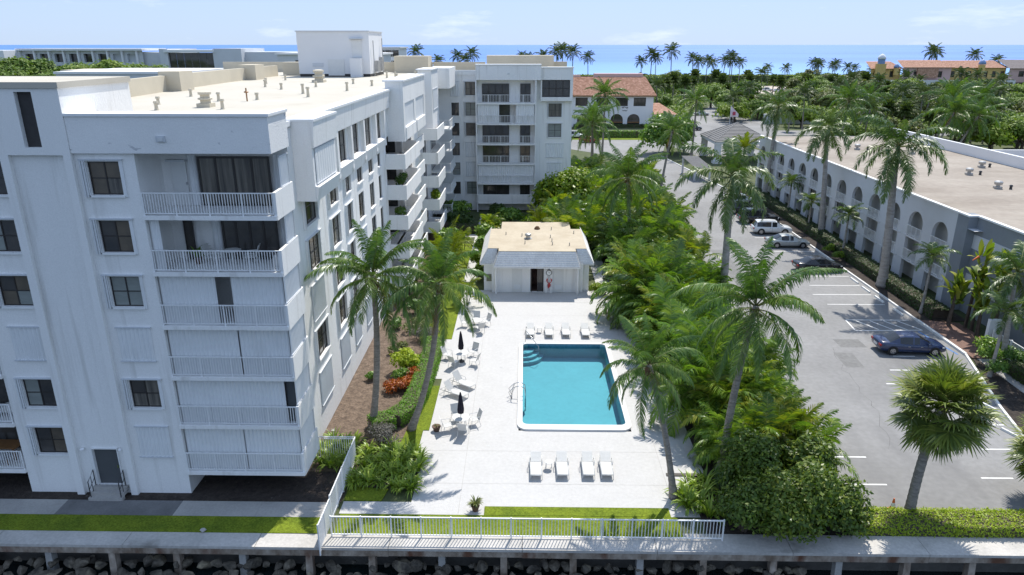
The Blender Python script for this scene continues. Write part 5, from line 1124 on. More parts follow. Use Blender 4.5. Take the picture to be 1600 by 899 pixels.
# porte cochere with pyramid roof, and a small walkway roof
def tiled_roof(t, a, b, c, d_, n, m, up=0.05, name='roof_slope'):
    a, b, c, d_ = map(Vector, (a, b, c, d_)); nn = (b - a).cross(d_ - a).normalized(); mb = MB()
    for i in range(n):
        f0, f1 = i / n, min(1, (i + 1.05) / n)
        p = [a.lerp(d_, f0) + nn * up, b.lerp(c, f0) + nn * up, b.lerp(c, f1) + nn * 0.005, a.lerp(d_, f1) + nn * 0.005]
        mb.poly(p); mb.poly([a.lerp(d_, f0), b.lerp(c, f0), p[1], p[0]])
    return mb.build(name, m, t)
gz = thing('porte_cochere', 'grey tiled pyramid roof on thick pillars at the motel entrance', 'pavilion', (42.5, 146, 0))
A_, B_, C_, D_ = (36.8, 139.5, 4.2), (48.2, 139.5, 4.2), (48.2, 152.0, 4.2), (36.8, 152.0, 4.2); AP = (42.5, 145.8, 7.3)
for p, q in ((A_, B_), (B_, C_), (C_, D_), (D_, A_)): tiled_roof(gz, p, q, AP, AP, 14, M['greytile'], 0.08)
for p in (A_, B_, C_, D_): MB().tube([p, AP], 0.10, 6).build('ridge_tile', M['greytile'], gz)
MB().box(36.9, 139.6, 3.7, 48.1, 140.0, 4.19).box(36.9, 140.01, 3.7, 37.3, 151.9, 4.19).box(47.7, 140.01, 3.7, 48.1, 151.9, 4.19).build('beam', M['motel'], gz)
for x, y in ((37.6, 140.3), (37.6, 151.0), (47.4, 140.3), (47.4, 151.0)):
    MB().box(x - 0.55, y - 0.55, 0, x + 0.55, y + 0.55, 3.699).box(x - 0.8, y - 0.8, -0.02, x + 0.8, y + 0.8, 0.5).build('pillar', M['motel'], gz)
cw = thing('walkway_canopy', 'small sloping grey tiled canopy beside the drive near the motel entrance', 'canopy', (30.3, 125.5, 0))
tiled_roof(cw, (28.9, 121, 2.2), (31.8, 121, 2.2), (31.2, 129.5, 3.0), (28.3, 129.5, 3.0), 14, M['greytile'], 0.06)
MB().box(29.0, 121.2, 1.9, 31.7, 121.4, 2.18).build('beam', M['motel'], cw)
for x, y in ((29.1, 121.5), (31.6, 121.5), (28.6, 129), (31.0, 129)): MB().box(x - 0.15, y - 0.15, 0, x + 0.15, y + 0.15, 1.9 if y < 125 else 2.8).build('post', M['motel'], cw)
fl = thing('flag', 'pink and white flag on a thin pole above the grey pyramid roof', 'flag', (45.0, 158, 0))
MB().tube([(44.4, 158, 0), (44.4, 158, 9.6)], 0.05, 6).build('pole', M['far_white'], fl)
fm_ = MB()
for i in range(6): fm_.poly([(44.45 + i * 0.28, 158 + 0.12 * math.sin(i), 9.5 - i * 0.28), (44.45 + (i + 1) * 0.28, 158 + 0.12 * math.sin(i + 1), 9.5 - (i + 1) * 0.28), (44.45 + (i + 1) * 0.28, 158 + 0.12 * math.sin(i + 1), 7.2), (44.45 + i * 0.28, 158 + 0.12 * math.sin(i), 7.2)])
fm_.build('cloth', M['flagwhite'], fl)
MB().box(44.8, 157.7, 7.6, 45.4, 157.74, 8.3).build('emblem', M['flagred'], fl)

# ================================================================ RED ROOFED BUILDING across the road
rb = thing('tiled_roof_building', 'white two storey building with terracotta tiled roof and dark arched windows across the road', 'building', (20, 212, 0))
FRB = ((0, 205.0, 0), (1, 0, 0), (0, -1, 0))
rops = [(x, 5.7, x + 3.4, 8.0) for x in (-1.0, 4.0, 9.2, 14.2, 20.0, 25.4, 30.4)]
mb = wall_mb(FRB, -6, 35.9, 4.2, 8.7, rops, 0.25)
for xx in (16.5, 21.2, 25.9, 30.6): arch_wall(mb, FRB, xx - 2.35, xx + 2.35, 0.0, 4.2, xx, 1.75, 1.9, 0.6)
mb.poly([(-6, 205, 0), (14.15, 205, 0), (14.15, 205, 4.2), (-6, 205, 4.2)]).poly([(32.95, 205, 0), (35.9, 205, 0), (35.9, 205, 4.2), (32.95, 205, 4.2)])
mb.poly([(35.9, 205, 0), (35.9, 222, 0), (35.9, 222, 8.7), (35.9, 205, 8.7)]); mb.build('wall', M['far_white'], rb)
for r in rops: window(rb, FRB, r, 3, 1, 'glass', inset=0.2, sill=False, each=True, fw=0.12)
for xx in (16.5, 21.2, 25.9, 30.6): MB().box(xx - 2.0, 205.31, 0.3, xx + 2.0, 205.4, 4.0).build('arch_window', M['glass'], rb); MB().box(xx - 1.74, 205.05, 1.15, xx + 1.74, 205.3, 1.4).build('arch_rail', M['wood'], rb)
tiled_roof(rb, (-7, 204.3, 8.6), (36.6, 204.3, 8.6), (34.6, 213.5, 13.2), (-7, 213.5, 13.2), 26, M['redtile'], 0.12)
tiled_roof(rb, (36.6, 204.3, 8.6), (36.6, 223, 8.6), (34.6, 213.5, 13.2), (34.6, 213.5, 13.2), 16, M['redtile'], 0.12)
MB().box(-7, 204.25, 8.3, 36.6, 204.6, 8.59).build('eave', M['wood'], rb)
MB().box(-7, 213.6, 12.6, 16, 215, 13.7).box(20, 213.7, 12.6, 34.0, 217, 14.1).build('ridge_parapet', M['pink'], rb)
tiled_roof(rb, (35.92, 203, 3.6), (42.5, 203, 3.6), (38.4, 210, 6.2), (35.92, 210, 6.2), 10, M['redtile'], 0.1, 'porch_roof')
MB().box(41.6, 203.4, 0, 42.1, 204.0, 3.5).box(36, 209, 0, 42, 209.3, 3.5).build('porch_post', M['far_white'], rb)
# wall lettering, too small to read in the picture: two short lines of dark script
rnd = random.Random(21)
def script(x0, x1, z, h):
    sc = MB(); x = x0; pts = []
    while x < x1:
        pts.append((x, 204.93, z + rnd.uniform(0, h))); x += 0.13
    sc.tube(pts, 0.06, 4); return sc.build('wall_lettering', M['darkmetal'], rb)
script(21.0, 21.9, 5.0, 0.5); script(22.3, 23.6, 5.0, 0.6); script(21.8, 23.2, 4.45, 0.35); script(20.7, 21.8, 4.3, 0.3)
script(27.2, 29.0, 5.0, 0.6); script(27.3, 28.8, 4.35, 0.3)

# ================================================================ MANSION by the sea, left blocks, others
mn = thing('seaside_mansion', 'yellow and pink seaside villa with red tiled roofs and small blue domes', 'mansion', (185, 332, 0))
ZT = 13.2
for x0, x1, y_, z1, m_ in ((153, 166, 331, 12.0, 'yellow'), (166, 187, 329, 12.6, 'pink'), (187, 212, 331, 12.4, 'yellow')):
    fo = ((0, y_, 0), (1, 0, 0), (0, -1, 0)); oo = []; x = x0 + 1.2
    while x < x1 - 2: oo.append((x, 8.3, x + 1.7, 10.9)); x += 3.6
    wall_mb(fo, x0, x1, 0, z1, oo, 0.4).build('wall', M[m_], mn)
    for r in oo: window(mn, fo, r, 1, 1, 'glass', inset=0.3, sill=False, each=False, fw=0.2)
    tiled_roof(mn, (x0 - 0.8, y_ - 1, z1 - 0.1), (x1 + 0.8, y_ - 1, z1 - 0.1), (x1 - 1, y_ + 9, z1 + 2.8), (x0 + 1, y_ + 9, z1 + 2.8), 9, M['redtile'], 0.15)
MB().box(150, 326, 0, 214, 328.9, 7.2).build('terrace_wall', M['far_white'], mn)
for x in range(186, 212, 4): MB().box(x, 325.6, 3.2, x + 2.6, 325.99, 6.4).build('terrace_arch', M['glass'], mn)
MB().box(172, 328, 8.2, 181, 328.99, 12.2).build('loggia', M['redtile'], mn)
for x, r, z in ((163.5, 1.2, 12.4), (200.5, 1.5, 13.8)):
    MB().lathe((x, 330, z - 3.2), [(r * 0.9, 0), (r * 0.9, 3.0)], 12).build('turret', M['yellow'], mn)
    MB().lathe((x, 330, z), [(r, 0), (r * 0.95, r * 0.5), (r * 0.7, r * 0.95), (r * 0.3, r * 1.2), (0.05, r * 1.5)], 14).build('dome', M['blue_tile'], mn, True)
MB().lathe((156.5, 330, 9.0), [(2.2, 0), (2.2, 5.0)], 12).build('turret', M['yellow'], mn)
MB().lathe((156.5, 330, 14.0), [(1.5, 0), (1.5, 2.0)], 12).build('lantern', M['blue_tile'], mn)
MB().lathe((156.5, 330, 16.0), [(1.8, 0), (1.6, 0.8), (0.9, 1.7), (0.1, 2.2)], 12).build('lantern_cap', M['far_white'], mn, True)
wg = thing('grey_roof_house', 'long pale house with grey tiled roof at the far right beside the villa', 'house', (230, 335, 0))
fo = ((0, 329, 0), (1, 0, 0), (0, -1, 0)); oo = [(x, 8.6, x + 2.4, 11.0) for x in (216.5, 222, 228, 235, 242)] + [(x, 2.5, x + 5, 6.2) for x in (216, 232)]
wall_mb(fo, 212.2, 260, 0, 12.2, oo, 0.4).build('wall', M['pink'], wg)
for r in oo: window(wg, fo, r, 1, 1, 'glass', inset=0.3, sill=False, each=False, fw=0.2)
tiled_roof(wg, (211.4, 328, 12.1), (261, 328, 12.1), (261, 338, 15.6), (211.4, 338, 15.6), 10, mat('grey_brown_tile', (0.30, 0.26, 0.25), 0.9, 0.2, 1), 0.15)
# left distance: white blocks
lb = thing('long_white_block', 'long low white block with a flat slatted roofline behind green trees at far left', 'building', (-142, 222, 0))
MB().box(-175, 214, 0, -151, 230, 20.4).build('end_block', M['far_white'], lb)
for z in (13.5, 16.5, 19.0): MB().box(-170, 213.85, z, -154, 213.99, z + 0.7).build('window_slot', M['glass'], lb)
fo = ((0, 221, 0), (1, 0, 0), (0, -1, 0)); oo = []
for i in range(8):
    for z in (10.0, 13.6, 17.0): oo.append((-149.5 + i * 4.4, z, -149.5 + i * 4.4 + 3.5, z + 2.4))
wall_mb(fo, -151, -114, 0, 20.3, oo, 1.2).build('wall', M['far_grey'], lb)
for r in oo: MB().box(r[0], 222.1, r[1], r[2], 222.2, r[3]).build('window', M['glass'], lb)
for i in range(9): MB().box(-151 + i * 4.4, 220.2, 8.0, -150.5 + i * 4.4, 220.99, 20.4).build('fin', M['far_white'], lb)
MB().box(-151.5, 219.8, 20.301, -113.5, 235, 20.9).build('roof', M['far_white'], lb)
lc = thing('glass_front_block', 'pale block with a large dark glass front and stepped roofline in the left distance', 'building', (-95, 228, 0))
MB().box(-124, 222, 0, -108.5, 240, 19.8).box(-108.5, 220, 0, -106.0, 240, 20.8).box(-92.5, 220, 0, -84.0, 240, 20.9).box(-84, 223, 0, -66.5, 240, 19.9).box(-106, 221, 0, -92.5, 240, 15.0).build('wall', M['far_grey'], lc)
for i in range(6): MB().box(-106 + i * 2.25, 220.8, 15.0, -106 + i * 2.25 + 2.1, 221.2, 19.7).build('window', M['glass'], lc)
MB().prism([(-107, 219.5), (-92, 219.5), (-92, 228), (-107, 228)], 19.8, 20.5).build('roof', M['far_white'], lc)
MB().box(-66.4, 221, 12, -56.0, 240, 20.0).build('annex', M['far_white'], lc)
for i in range(4): MB().box(-66.0 + i * 2.5, 220.7, 15.6, -66.0 + i * 2.5 + 2.2, 220.99, 19.2).build('window', M['glass'], lc)
ld = thing('grey_block_with_rooftop_units', 'grey flat roofed block with small windows and rooftop units left of the roof house', 'building', (-50, 190, 0))
MB().box(-62, 186, 0, -36, 200, 19.6).build('wall', M['far_grey'], ld)
MB().box(-62.5, 185.5, 19.601, -35.5, 200.5, 20.0).build('roof_edge', M['far_white'], ld)
for x in (-57.5, -54, -47.5): MB().box(x, 185.8, 17.0, x + 2.2, 185.99, 18.3).build('window', M['glass'], ld)
MB().box(-46, 185.8, 16.9, -41, 185.99, 18.8).build('garage_door', M['shutter'], ld)
for x in (-55, -51.5, -47): MB().box(x, 190, 20.0, x + 2.4, 193, 21.2).build('rooftop_unit', M['darkmetal'], ld)
le = thing('glass_block', 'small white block with bands of dark windows right of the roof house', 'building', (-38.5, 214, 0))
MB().box(-43.5, 210, 0, -35.5, 224, 21.0).build('wall', M['far_white'], le)
MB().box(-44, 209.4, 21.001, -35, 224.5, 21.4).build('roof_edge', M['far_grey'], le)
for z in (16.0, 18.8):
    for i in range(4): MB().box(-43.2 + i * 1.95, 209.8, z, -43.2 + i * 1.95 + 1.75, 209.99, z + 1.7).build('window', M['glass'], le)
lf = thing('low_neighbour_roof', 'pale stepped roof wall just behind the left roof parapet', 'building', (-60, 120, 0))
MB().box(-75, 118, 0, -33.5, 126, 17.6).build('wall', M['far_grey'], lf)
MB().box(-75, 118.5, 17.601, -34, 126, 18.1).build('roof_edge', M['cream'], lf)
MB().box(-64, 100, 0, -47, 116, 18.2).build('lower_block', M['far_grey'], lf)
MB().box(-64.2, 99.8, 18.201, -46.8, 116.2, 18.5).build('roof_edge', M['far_white'], lf)
# flat roofed building to the right of the motel
rt = thing('white_flat_roof_building', 'low white flat roofed building beyond the motel roof at right', 'building', (85, 110, 0))
MB().box(62, 96, 0, 130, 112, 4.6).build('wall', M['far_white'], rt)
MB().box(62, 112.01, 0, 130, 112.4, 6.6).build('parapet', M['far_white'], rt)
MB().box(61.9, 95.9, 4.601, 130, 112, 4.7).build('roof', M['motel_roof'], rt)
bw = thing('concrete_yard_wall', 'long low pale concrete wall among the trees right of the drive', 'wall', (85, 215, 0))
MB().box(70, 214, 0, 120, 214.5, 2.6).build('panel', M['far_grey'], bw); MB().box(69.9, 213.9, 2.601, 120, 214.6, 2.8).build('coping', M['far_white'], bw)

# ================================================================ FENCES
pf = thing('picket_fence', 'long white metal picket fence along the seawall in front of the lawn', 'fence', (0, 27.84, 0))
FF = ((0, 27.84, 0), (1, 0, 0), (0, -1, 0)); fx0, fx1, fh = -9.0, 9.35, 1.12
MB().box(fx0, 27.81, fh - 0.05, fx1, 27.87, fh).build('top_rail', M['trim'], pf); MB().box(fx0, 27.815, 0.10, fx1, 27.865, 0.14).build('bottom_rail', M['trim'], pf)
pm_ = MB().box(-0.014, -0.014, 0.141, 0.014, 0.014, fh - 0.051).mesh('picket', M['trim']); n = 122
for i in range(1, n): link_mesh('picket', pm_, pf, (fx0 + (fx1 - fx0) * i / n, 0, 0))
po = MB().box(-0.03, -0.035, -0.02, 0.03, 0.035, fh + 0.03).mesh('post', M['trim'])
for i in range(14): link_mesh('post', po, pf, (fx0 + (fx1 - fx0) * i / 13 + (0.0095 if i else 0), 0.001, 0))
gf = thing('gate_fence', 'tall white fence panels running from the seawall back towards the building corner', 'fence', (-9.35, 30, 0))
GX = -9.3
segs = [(26.85, 28.9, -0.25, 1.35), (28.95, 31.3, 0.0, 1.45), (31.35, 34.4, 0.0, 1.45)]
for a, b, zb_, zt in segs:
    MB().box(GX - 0.025, a, zt - 0.05, GX + 0.025, b, zt).box(GX - 0.02, a, zb_ + 0.12, GX + 0.02, b, zb_ + 0.17).box(GX - 0.03, a - 0.03, zb_ - 0.05, GX + 0.03, a + 0.03, zt + 0.04).box(GX - 0.03, (a + b) / 2 - 0.03, zb_, GX + 0.03, (a + b) / 2 + 0.03, zt + 0.01).build('panel_frame', M['trim'], gf)
    n = int((b - a) / 0.125)
    for i in range(1, n): y = a + (b - a) * i / n; MB().box(GX - 0.012, y - 0.012, zb_ + 0.171, GX + 0.012, y + 0.012, zt - 0.051).build('picket', M['trim'], gf)
    MB().box(GX - 0.004, a + 0.04, zb_ + 0.18, GX + 0.004, b - 0.04, zt - 0.06).build('mesh_panel', mat('white_mesh_%d' % int(a), (0.7, 0.71, 0.72), 0.6), gf) if a < 28 else None
MB().box(-11.7, 34.38, 1.40, GX, 34.43, 1.45).box(-11.7, 34.38, 0.12, GX, 34.43, 0.17).box(-11.1, 34.375, 1.30, GX, 34.435, 1.34).build('panel_frame', M['trim'], gf)
for i in range(1, 19): x = -11.7 + 2.4 * i / 19; MB().box(x - 0.012, 34.39, 0.171, x + 0.012, 34.42, 1.399).build('picket', M['trim'], gf)
wf = thing('white_side_fence', 'white picket fence beside the motel behind the hedge at right', 'fence', (35.6, 44, 0))
MB().box(35.57, 36, 1.5, 35.63, 50.5, 1.56).box(35.57, 36, 0.15, 35.63, 50.5, 0.2).build('rail', M['trim'], wf)
for i in range(8): MB().box(35.55, 36 + i * 2.05, 0, 35.65, 36.1 + i * 2.05, 1.62).build('post', M['trim'], wf)
for i in range(104):
    y = 36.1 + i * 0.138; link_mesh('picket', PKM, wf, (0, y - 44, 0)) if i else globals().__setitem__('PKM', MB().box(-0.014, -0.014, 0.201, 0.014, 0.014, 1.499).mesh('picket', M['trim']))
MB().box(35.3, 50.6, 0, 36.2, 50.9, 2.3).build('end_panel', M['far_white'], wf)

# ================================================================ DECK FURNITURE
def make_lounger(back=0.30):
    t = thing('sun_lounger', 'x', 'lounger', (0, 0, 0))
    # foot towards -y, head towards +y, 1.95 m long
    w = 0.31; f = MB()
    for s in (-1, 1): f.tube([(s * w, -0.98, 0.30), (s * w, 0.95, 0.30)], 0.02, 6)
    f.tube([(-w, -0.98, 0.30), (w, -0.98, 0.30)], 0.02, 6).tube([(-w, 0.95, 0.30), (w, 0.95, 0.30)], 0.02, 6)
    f.build('frame', M['frame'], t, True)
    for s in (-1, 1):
        for y in (-0.92, 0.62): MB().tube([(s * w, y, 0.30), (s * (w + 0.02), y, 0.0)], 0.018, 6).build('leg', M['frame'], t, True)
        MB().tube([(s * (w + 0.02), -0.05, 0.31), (s * (w + 0.05), 0.02, 0.50), (s * (w + 0.05), 0.42, 0.52), (s * (w + 0.02), 0.52, 0.31)], 0.018, 6).build('armrest', M['frame'], t, True)
    m1 = MB(); n = 12
    for i in range(n): y = -0.96 + (1.22) * i / n; m1.box(-w + 0.02, y + 0.006, 0.315 - 0.012 * math.sin(PI * i / n), w - 0.02, y + 1.22 / n - 0.006, 0.335 - 0.012 * math.sin(PI * i / n))
    m1.build('seat_sling', M['sling'], t)
    m2 = MB(); n = 8; dy, dz = 0.68 * math.cos(back), 0.68 * math.sin(back)
    for i in range(n):
        a, b = i / n, (i + 0.88) / n; y0 = 0.27
        m2.hexa([(-w + 0.02, y0 + dy * a, 0.335 + dz * a), (w - 0.02, y0 + dy * a, 0.335 + dz * a), (w - 0.02, y0 + dy * b, 0.335 + dz * b), (-w + 0.02, y0 + dy * b, 0.335 + dz * b), (-w + 0.02, y0 + dy * a, 0.358 + dz * a), (w - 0.02, y0 + dy * a, 0.358 + dz * a), (w - 0.02, y0 + dy * b, 0.358 + dz * b), (-w + 0.02, y0 + dy * b, 0.358 + dz * b)])
    m2.build('back_sling', M['sling'], t)
    MB().tube([(-w + 0.03, 0.60, 0.30), (-w + 0.03, 0.27 + dy * 0.6, 0.335 + dz * 0.6)], 0.014, 5).tube([(w - 0.03, 0.60, 0.30), (w - 0.03, 0.27 + dy * 0.6, 0.335 + dz * 0.6)], 0.014, 5).build('back_prop', M['frame'], t)
    return t
l0 = make_lounger(0.38); l1 = make_lounger(0.95)
GL = 'white sling sun loungers around the pool'
spots = [(0.72, 33.55, 0, 'white sling lounger in the front row, leftmost beside the small table'), (2.15, 33.6, 0, 'white sling lounger in the front row, just right of the small table'), (3.55, 33.62, -0.02, 'white sling lounger in the front row, third from left'), (4.55, 33.64, -0.02, 'white sling lounger in the front row, rightmost'),
         (0.55, 52.9, 0, 'white lounger behind the pool, leftmost near the handrail'), (2.05, 52.9, 0, 'white lounger behind the pool, right of the small side table'), (3.4, 52.95, 0, 'white lounger behind the pool, third from left, near palm shadow'), (4.95, 52.9, 0, 'white lounger behind the pool, rightmost, in the palm shadow')]
for i, (x, y, rz, lab) in enumerate(spots):
    o = l0 if i == 0 else copy_thing(l0, (x, y, 0), rz)
    o.location = (x, y, 0); o.rotation_euler.z = rz; o['label'] = lab; o['group'] = GL
for i, (x, y, rz, lab) in enumerate([(-4.55, 42.2, R(58), 'white lounger with raised back left of the pool, nearer one of the pair'), (-4.15, 43.6, R(52), 'white lounger with raised back left of the pool, farther one of the pair')]):
    o = l1 if i == 0 else copy_thing(l1, (x, y, 0), rz)
    o.location = (x, y, 0); o.rotation_euler.z = rz; o['label'] = lab; o['group'] = GL
def side_table(loc, lab):
    t = thing('side_table', lab, 'side table', loc, 'small white side tables')
    x, y, z = loc
    MB().lathe((x, y, 0.40), [(0.22, 0), (0.24, 0.015), (0.22, 0.03)], 16).build('table_top', M['sling'], t)
    for a in (45, 135, 225, 315): MB().tube([(x + 0.2 * math.cos(R(a)), y + 0.2 * math.sin(R(a)), 0.4), (x + 0.23 * math.cos(R(a)), y + 0.23 * math.sin(R(a)), 0)], 0.014, 5).build('leg', M['frame'], t)
side_table((1.43, 33.7, 0), 'small white round side table between the two left front loungers'); side_table((1.3, 53.2, 0), 'small white side table between the two left loungers behind the pool')
def make_chair(nm='patio_chair'):
    t = thing(nm, 'x', 'chair', (0, 0, 0)); w = 0.27     # sitter faces -y
    MB().box(-w, -0.26, 0.41, w, 0.22, 0.43).build('seat', M['sling'], t)
    MB().hexa([(-w, 0.22, 0.42), (w, 0.22, 0.42), (w, 0.245, 0.42), (-w, 0.245, 0.42), (-w, 0.42, 0.98), (w, 0.42, 0.98), (w, 0.445, 0.98), (-w, 0.445, 0.98)]).build('backrest', M['sling'], t)
    for s in (-1, 1):
        MB().tube([(s * w, -0.24, 0.42), (s * (w + 0.01), -0.30, 0.0)], 0.016, 5).build('leg', M['frame'], t); MB().tube([(s * w, 0.20, 0.42), (s * (w + 0.01), 0.32, 0.0)], 0.016, 5).build('leg', M['frame'], t)
        MB().tube([(s * w, -0.24, 0.42), (s * (w + 0.03), -0.22, 0.63), (s * (w + 0.03), 0.30, 0.65)], 0.016, 5).build('armrest', M['frame'], t)
    return t
c0 = make_chair(); used = [False]
def put_chair(x, y, rz, lab, group='white patio chairs around the tables'):
    o = c0 if not used[0] else copy_thing(c0, (x, y, 0), rz)
    used[0] = True; o.location = (x, y, o.location.z if o is not c0 else 0); o.rotation_euler.z = rz; o['label'] = lab; o['group'] = group; return o
def patio_table(x, y, lab, parasol=None, z=0.0, r=0.52):
    t = thing('patio_table', lab, 'table', (x, y, z), 'round white patio tables')
    MB().lathe((x, y, z + 0.70), [(r, 0), (r + 0.02, 0.015), (r, 0.03)], 24).build('table_top', M['sling'], t)
    for a in (45, 135, 225, 315): MB().tube([(x + 0.3 * math.cos(R(a)), y + 0.3 * math.sin(R(a)), z + 0.7), (x + 0.42 * math.cos(R(a)), y + 0.42 * math.sin(R(a)), z)], 0.018, 6).build('leg', M['frame'], t)
    if parasol:
        p = thing('parasol', parasol, 'parasol', (x, y, 0), 'closed navy parasols')
        MB().tube([(x, y, 0.06), (x, y, 2.35)], 0.022, 8).build('pole', M['frame'], p)
        mb = MB(); n = 16; prof = [(0.06, 0.95), (0.15, 1.0), (0.17, 1.25), (0.13, 1.65), (0.08, 2.1), (0.03, 2.38)]; b = 0
        for r_, z_ in prof:
            for j in range(n): q = r_ * (1.0 + (0.28 if j % 2 else -0.2)); mb.v.append((x + q * math.cos(2 * PI * j / n), y + q * math.sin(2 * PI * j / n), z_))
        for i in range(len(prof) - 1):
            for j in range(n): j2 = (j + 1) % n; mb.f.append((i * n + j, i * n + j2, (i + 1) * n + j2, (i + 1) * n + j)); mb.mi.append(0)
        mb.build('folded_canopy', M['navy'], p)
        MB().lathe((x, y, 0), [(0.25, 0.0), (0.25, 0.06), (0.06, 0.10), (0.05, 0.2)], 16).build('base', M['darkmetal'], p)
    return t
patio_table(-3.75, 38.0, 'round white table with closed parasol nearest the front, beside the clay pot', 'closed navy parasol through the nearest round table')
patio_table(-4.55, 47.5, 'round white table with closed parasol left of the pool, second from the front', 'closed navy parasol through the second round table')
patio_table(-3.9, 54.0, 'round white table farthest back near the pool house shrubs')
for x, y, rz, lab in ((-4.1, 38.85, 0.35, 'patio chair behind the nearest round table'), (-2.95, 38.35, -1.2, 'patio chair right of the nearest round table'), (-3.55, 37.15, 3.0, 'patio chair in front of the nearest round table'), (-4.55, 37.6, 1.9, 'patio chair left of the nearest round table'),
                      (-5.6, 47.9, 1.1, 'patio chair left of the second round table'), (-3.75, 48.45, -0.6, 'patio chair behind the second round table'), (-3.55, 46.9, -1.9, 'patio chair right of the second round table'), (-5.0, 46.6, 2.6, 'patio chair in front of the second round table'),
                      (-4.8, 54.3, 1.4, 'patio chair left of the farthest round table'), (-3.1, 54.6, -0.9, 'patio chair right of the farthest round table'), (-3.5, 53.1, -2.7, 'patio chair in front of the farthest round table'), (-3.9, 55.0, 0.0, 'patio chair behind the farthest round table')):
    put_chair(x, y, rz, lab)
# table and chairs on the second balcony from the top
bz = ZK[4]
t = thing('balcony_table', 'round white table on the second balcony from the top', 'table', (-13.9, 32.3, bz))
MB().lathe((-13.9, 32.3, bz + 0.70), [(0.42, 0), (0.44, 0.02), (0.42, 0.03)], 20).build('table_top', M['frame'], t)
MB().lathe((-13.9, 32.3, bz), [(0.25, 0), (0.06, 0.05), (0.05, 0.7)], 10).build('pedestal', M['frame'], t)
for x, rz, lab in ((-14.8, 1.4, 'white chair left of the table on the second balcony'), (-13.0, -1.4, 'white chair right of the table on the second balcony')):
    o = put_chair(x, 32.3, rz, lab, 'white chairs on the second balcony'); o.location.z = bz
tag(MB().box(-11.85, 31.9, bz + 0.001, -11.4, 32.4, bz + 0.45).box(-11.83, 31.92, bz + 0.451, -11.42, 32.38, bz + 0.55).build('cooler_box', M['frame']), 'small white cooler box in the right corner of the second balcony', 'cooler')
def potted(name, label, loc, m, h, n, potm='pot', r=0.16, leafn=40, wv=0.05):
    t = thing(name, label, 'potted plant', loc); x, y, z = loc
    MB().lathe((x, y, z), [(r * 0.7, 0.001), (r, 0.26), (r * 1.12, 0.27), (r * 1.12, 0.33), (r * 0.9, 0.33)], 14).build('pot', M[potm], t)
    link_mesh('foliage', strap_clump_mesh('foliage', int(abs(x) * 10), leafn, h, wv, m, (0.3, 1.1)), t, (0, 0, 0.3)); return t
potted('potted_plant', 'potted dark plant at the left of the second balcony', (-15.6, 32.4, bz), M['broad'], 0.9, 1, wv=0.09, leafn=24)
potted('potted_plant', 'clay pot on the deck left of the nearest round table', (-5.2, 37.6, 0), M['olive'], 0.22, 1, r=0.24, leafn=10)
potted('potted_plant', 'olive green plant in a dark pot at the left end of the front lawn', (-2.35, 29.9, 0), M['olive'], 0.55, 1, r=0.2, leafn=70)
# left lower balconies: table, chairs, cushions seen at the picture edge
t = thing('wooden_table', 'brown wooden table on the lowest left balcony', 'table', (-27.4, 32.2, ZK[0]))
MB().box(-28.4, 31.8, ZK[0] + 0.70, -26.4, 32.7, ZK[0] + 0.75).build('table_top', M['wood'], t)
for x, y in ((-28.2, 31.9), (-26.6, 31.9), (-28.2, 32.6), (-26.6, 32.6)): MB().box(x - 0.04, y - 0.04, ZK[0] + 0.001, x + 0.04, y + 0.04, ZK[0] + 0.699).build('leg', M['wood'], t)
for k, (x, lab) in enumerate(((-26.9, 'grey cushioned chair right of the wooden balcony table'), (-27.7, 'grey cushioned chair left end of the wooden balcony table'))):
    t = thing('cushioned_chair', lab, 'chair', (x, 31.6, ZK[0]))
    MB().box(x - 0.25, 31.35, ZK[0] + 0.38, x + 0.25, 31.75, ZK[0] + 0.5).build('seat', M['bin'], t); MB().box(x - 0.25, 31.25, ZK[0] + 0.38, x + 0.25, 31.345, ZK[0] + 0.9).build('backrest', M['bin'], t)
    for a in (-0.22, 0.22): MB().box(x + a - 0.02, 31.4, ZK[0] + 0.001, x + a + 0.02, 31.44, ZK[0] + 0.379).build('leg', M['wood'], t)
t = thing('lounge_seat', 'white slung lounge seat on the second left balcony', 'chair', (-26.3, 32.0, ZK[1]))
MB().hexa([(-26.8, 31.6, ZK[1] + 0.3), (-25.8, 31.6, ZK[1] + 0.3), (-25.8, 32.4, ZK[1] + 0.3), (-26.8, 32.4, ZK[1] + 0.3), (-26.8, 31.6, ZK[1] + 0.4), (-25.8, 31.6, ZK[1] + 0.85), (-25.8, 32.4, ZK[1] + 0.85), (-26.8, 32.4, ZK[1] + 0.4)]).build('seat', M['sling'], t)
for x in (-26.7, -25.9): MB().box(x - 0.02, 31.7, ZK[1] + 0.001, x + 0.02, 32.3, ZK[1] + 0.299).build('leg', M['frame'], t)
# balcony plants on the east side
for k, (y, lab) in {3: (66.0, 'leafy plants and chair on the fourth side balcony'), 2: (64.0, 'plants on the third side balcony')}.items():
    bush('balcony_plant', lab, 'plant', (-11.4, y, ZK[k]), 0.6, 1.6, 1.5, M['broad'], 500, 0.12, seed=40 + k, k=8)
bush('balcony_plant', 'bright yellow green plants overflowing the lowest inner balcony', 'plant', (-10.4, 82.5, ZK[1]), 0.8, 1.6, 2.0, M['bright'], 700, 0.16, seed=51, k=8)
cn = thing('traffic_cone', 'orange traffic cone beside the cabbage palm trunk', 'traffic cone', (18.45, 30.3, 0))
MB().lathe((18.45, 30.3, -0.01), [(0.17, 0.03), (0.10, 0.3), (0.03, 0.7)], 12).build('cone', M['orange'], cn); MB().box(18.25, 30.1, -0.01, 18.65, 30.5, 0.02).build('base', M['orange'], cn); MB().lathe((18.45, 30.3, -0.01), [(0.118, 0.26), (0.078, 0.46)], 12).build('band', M['trim'], cn)
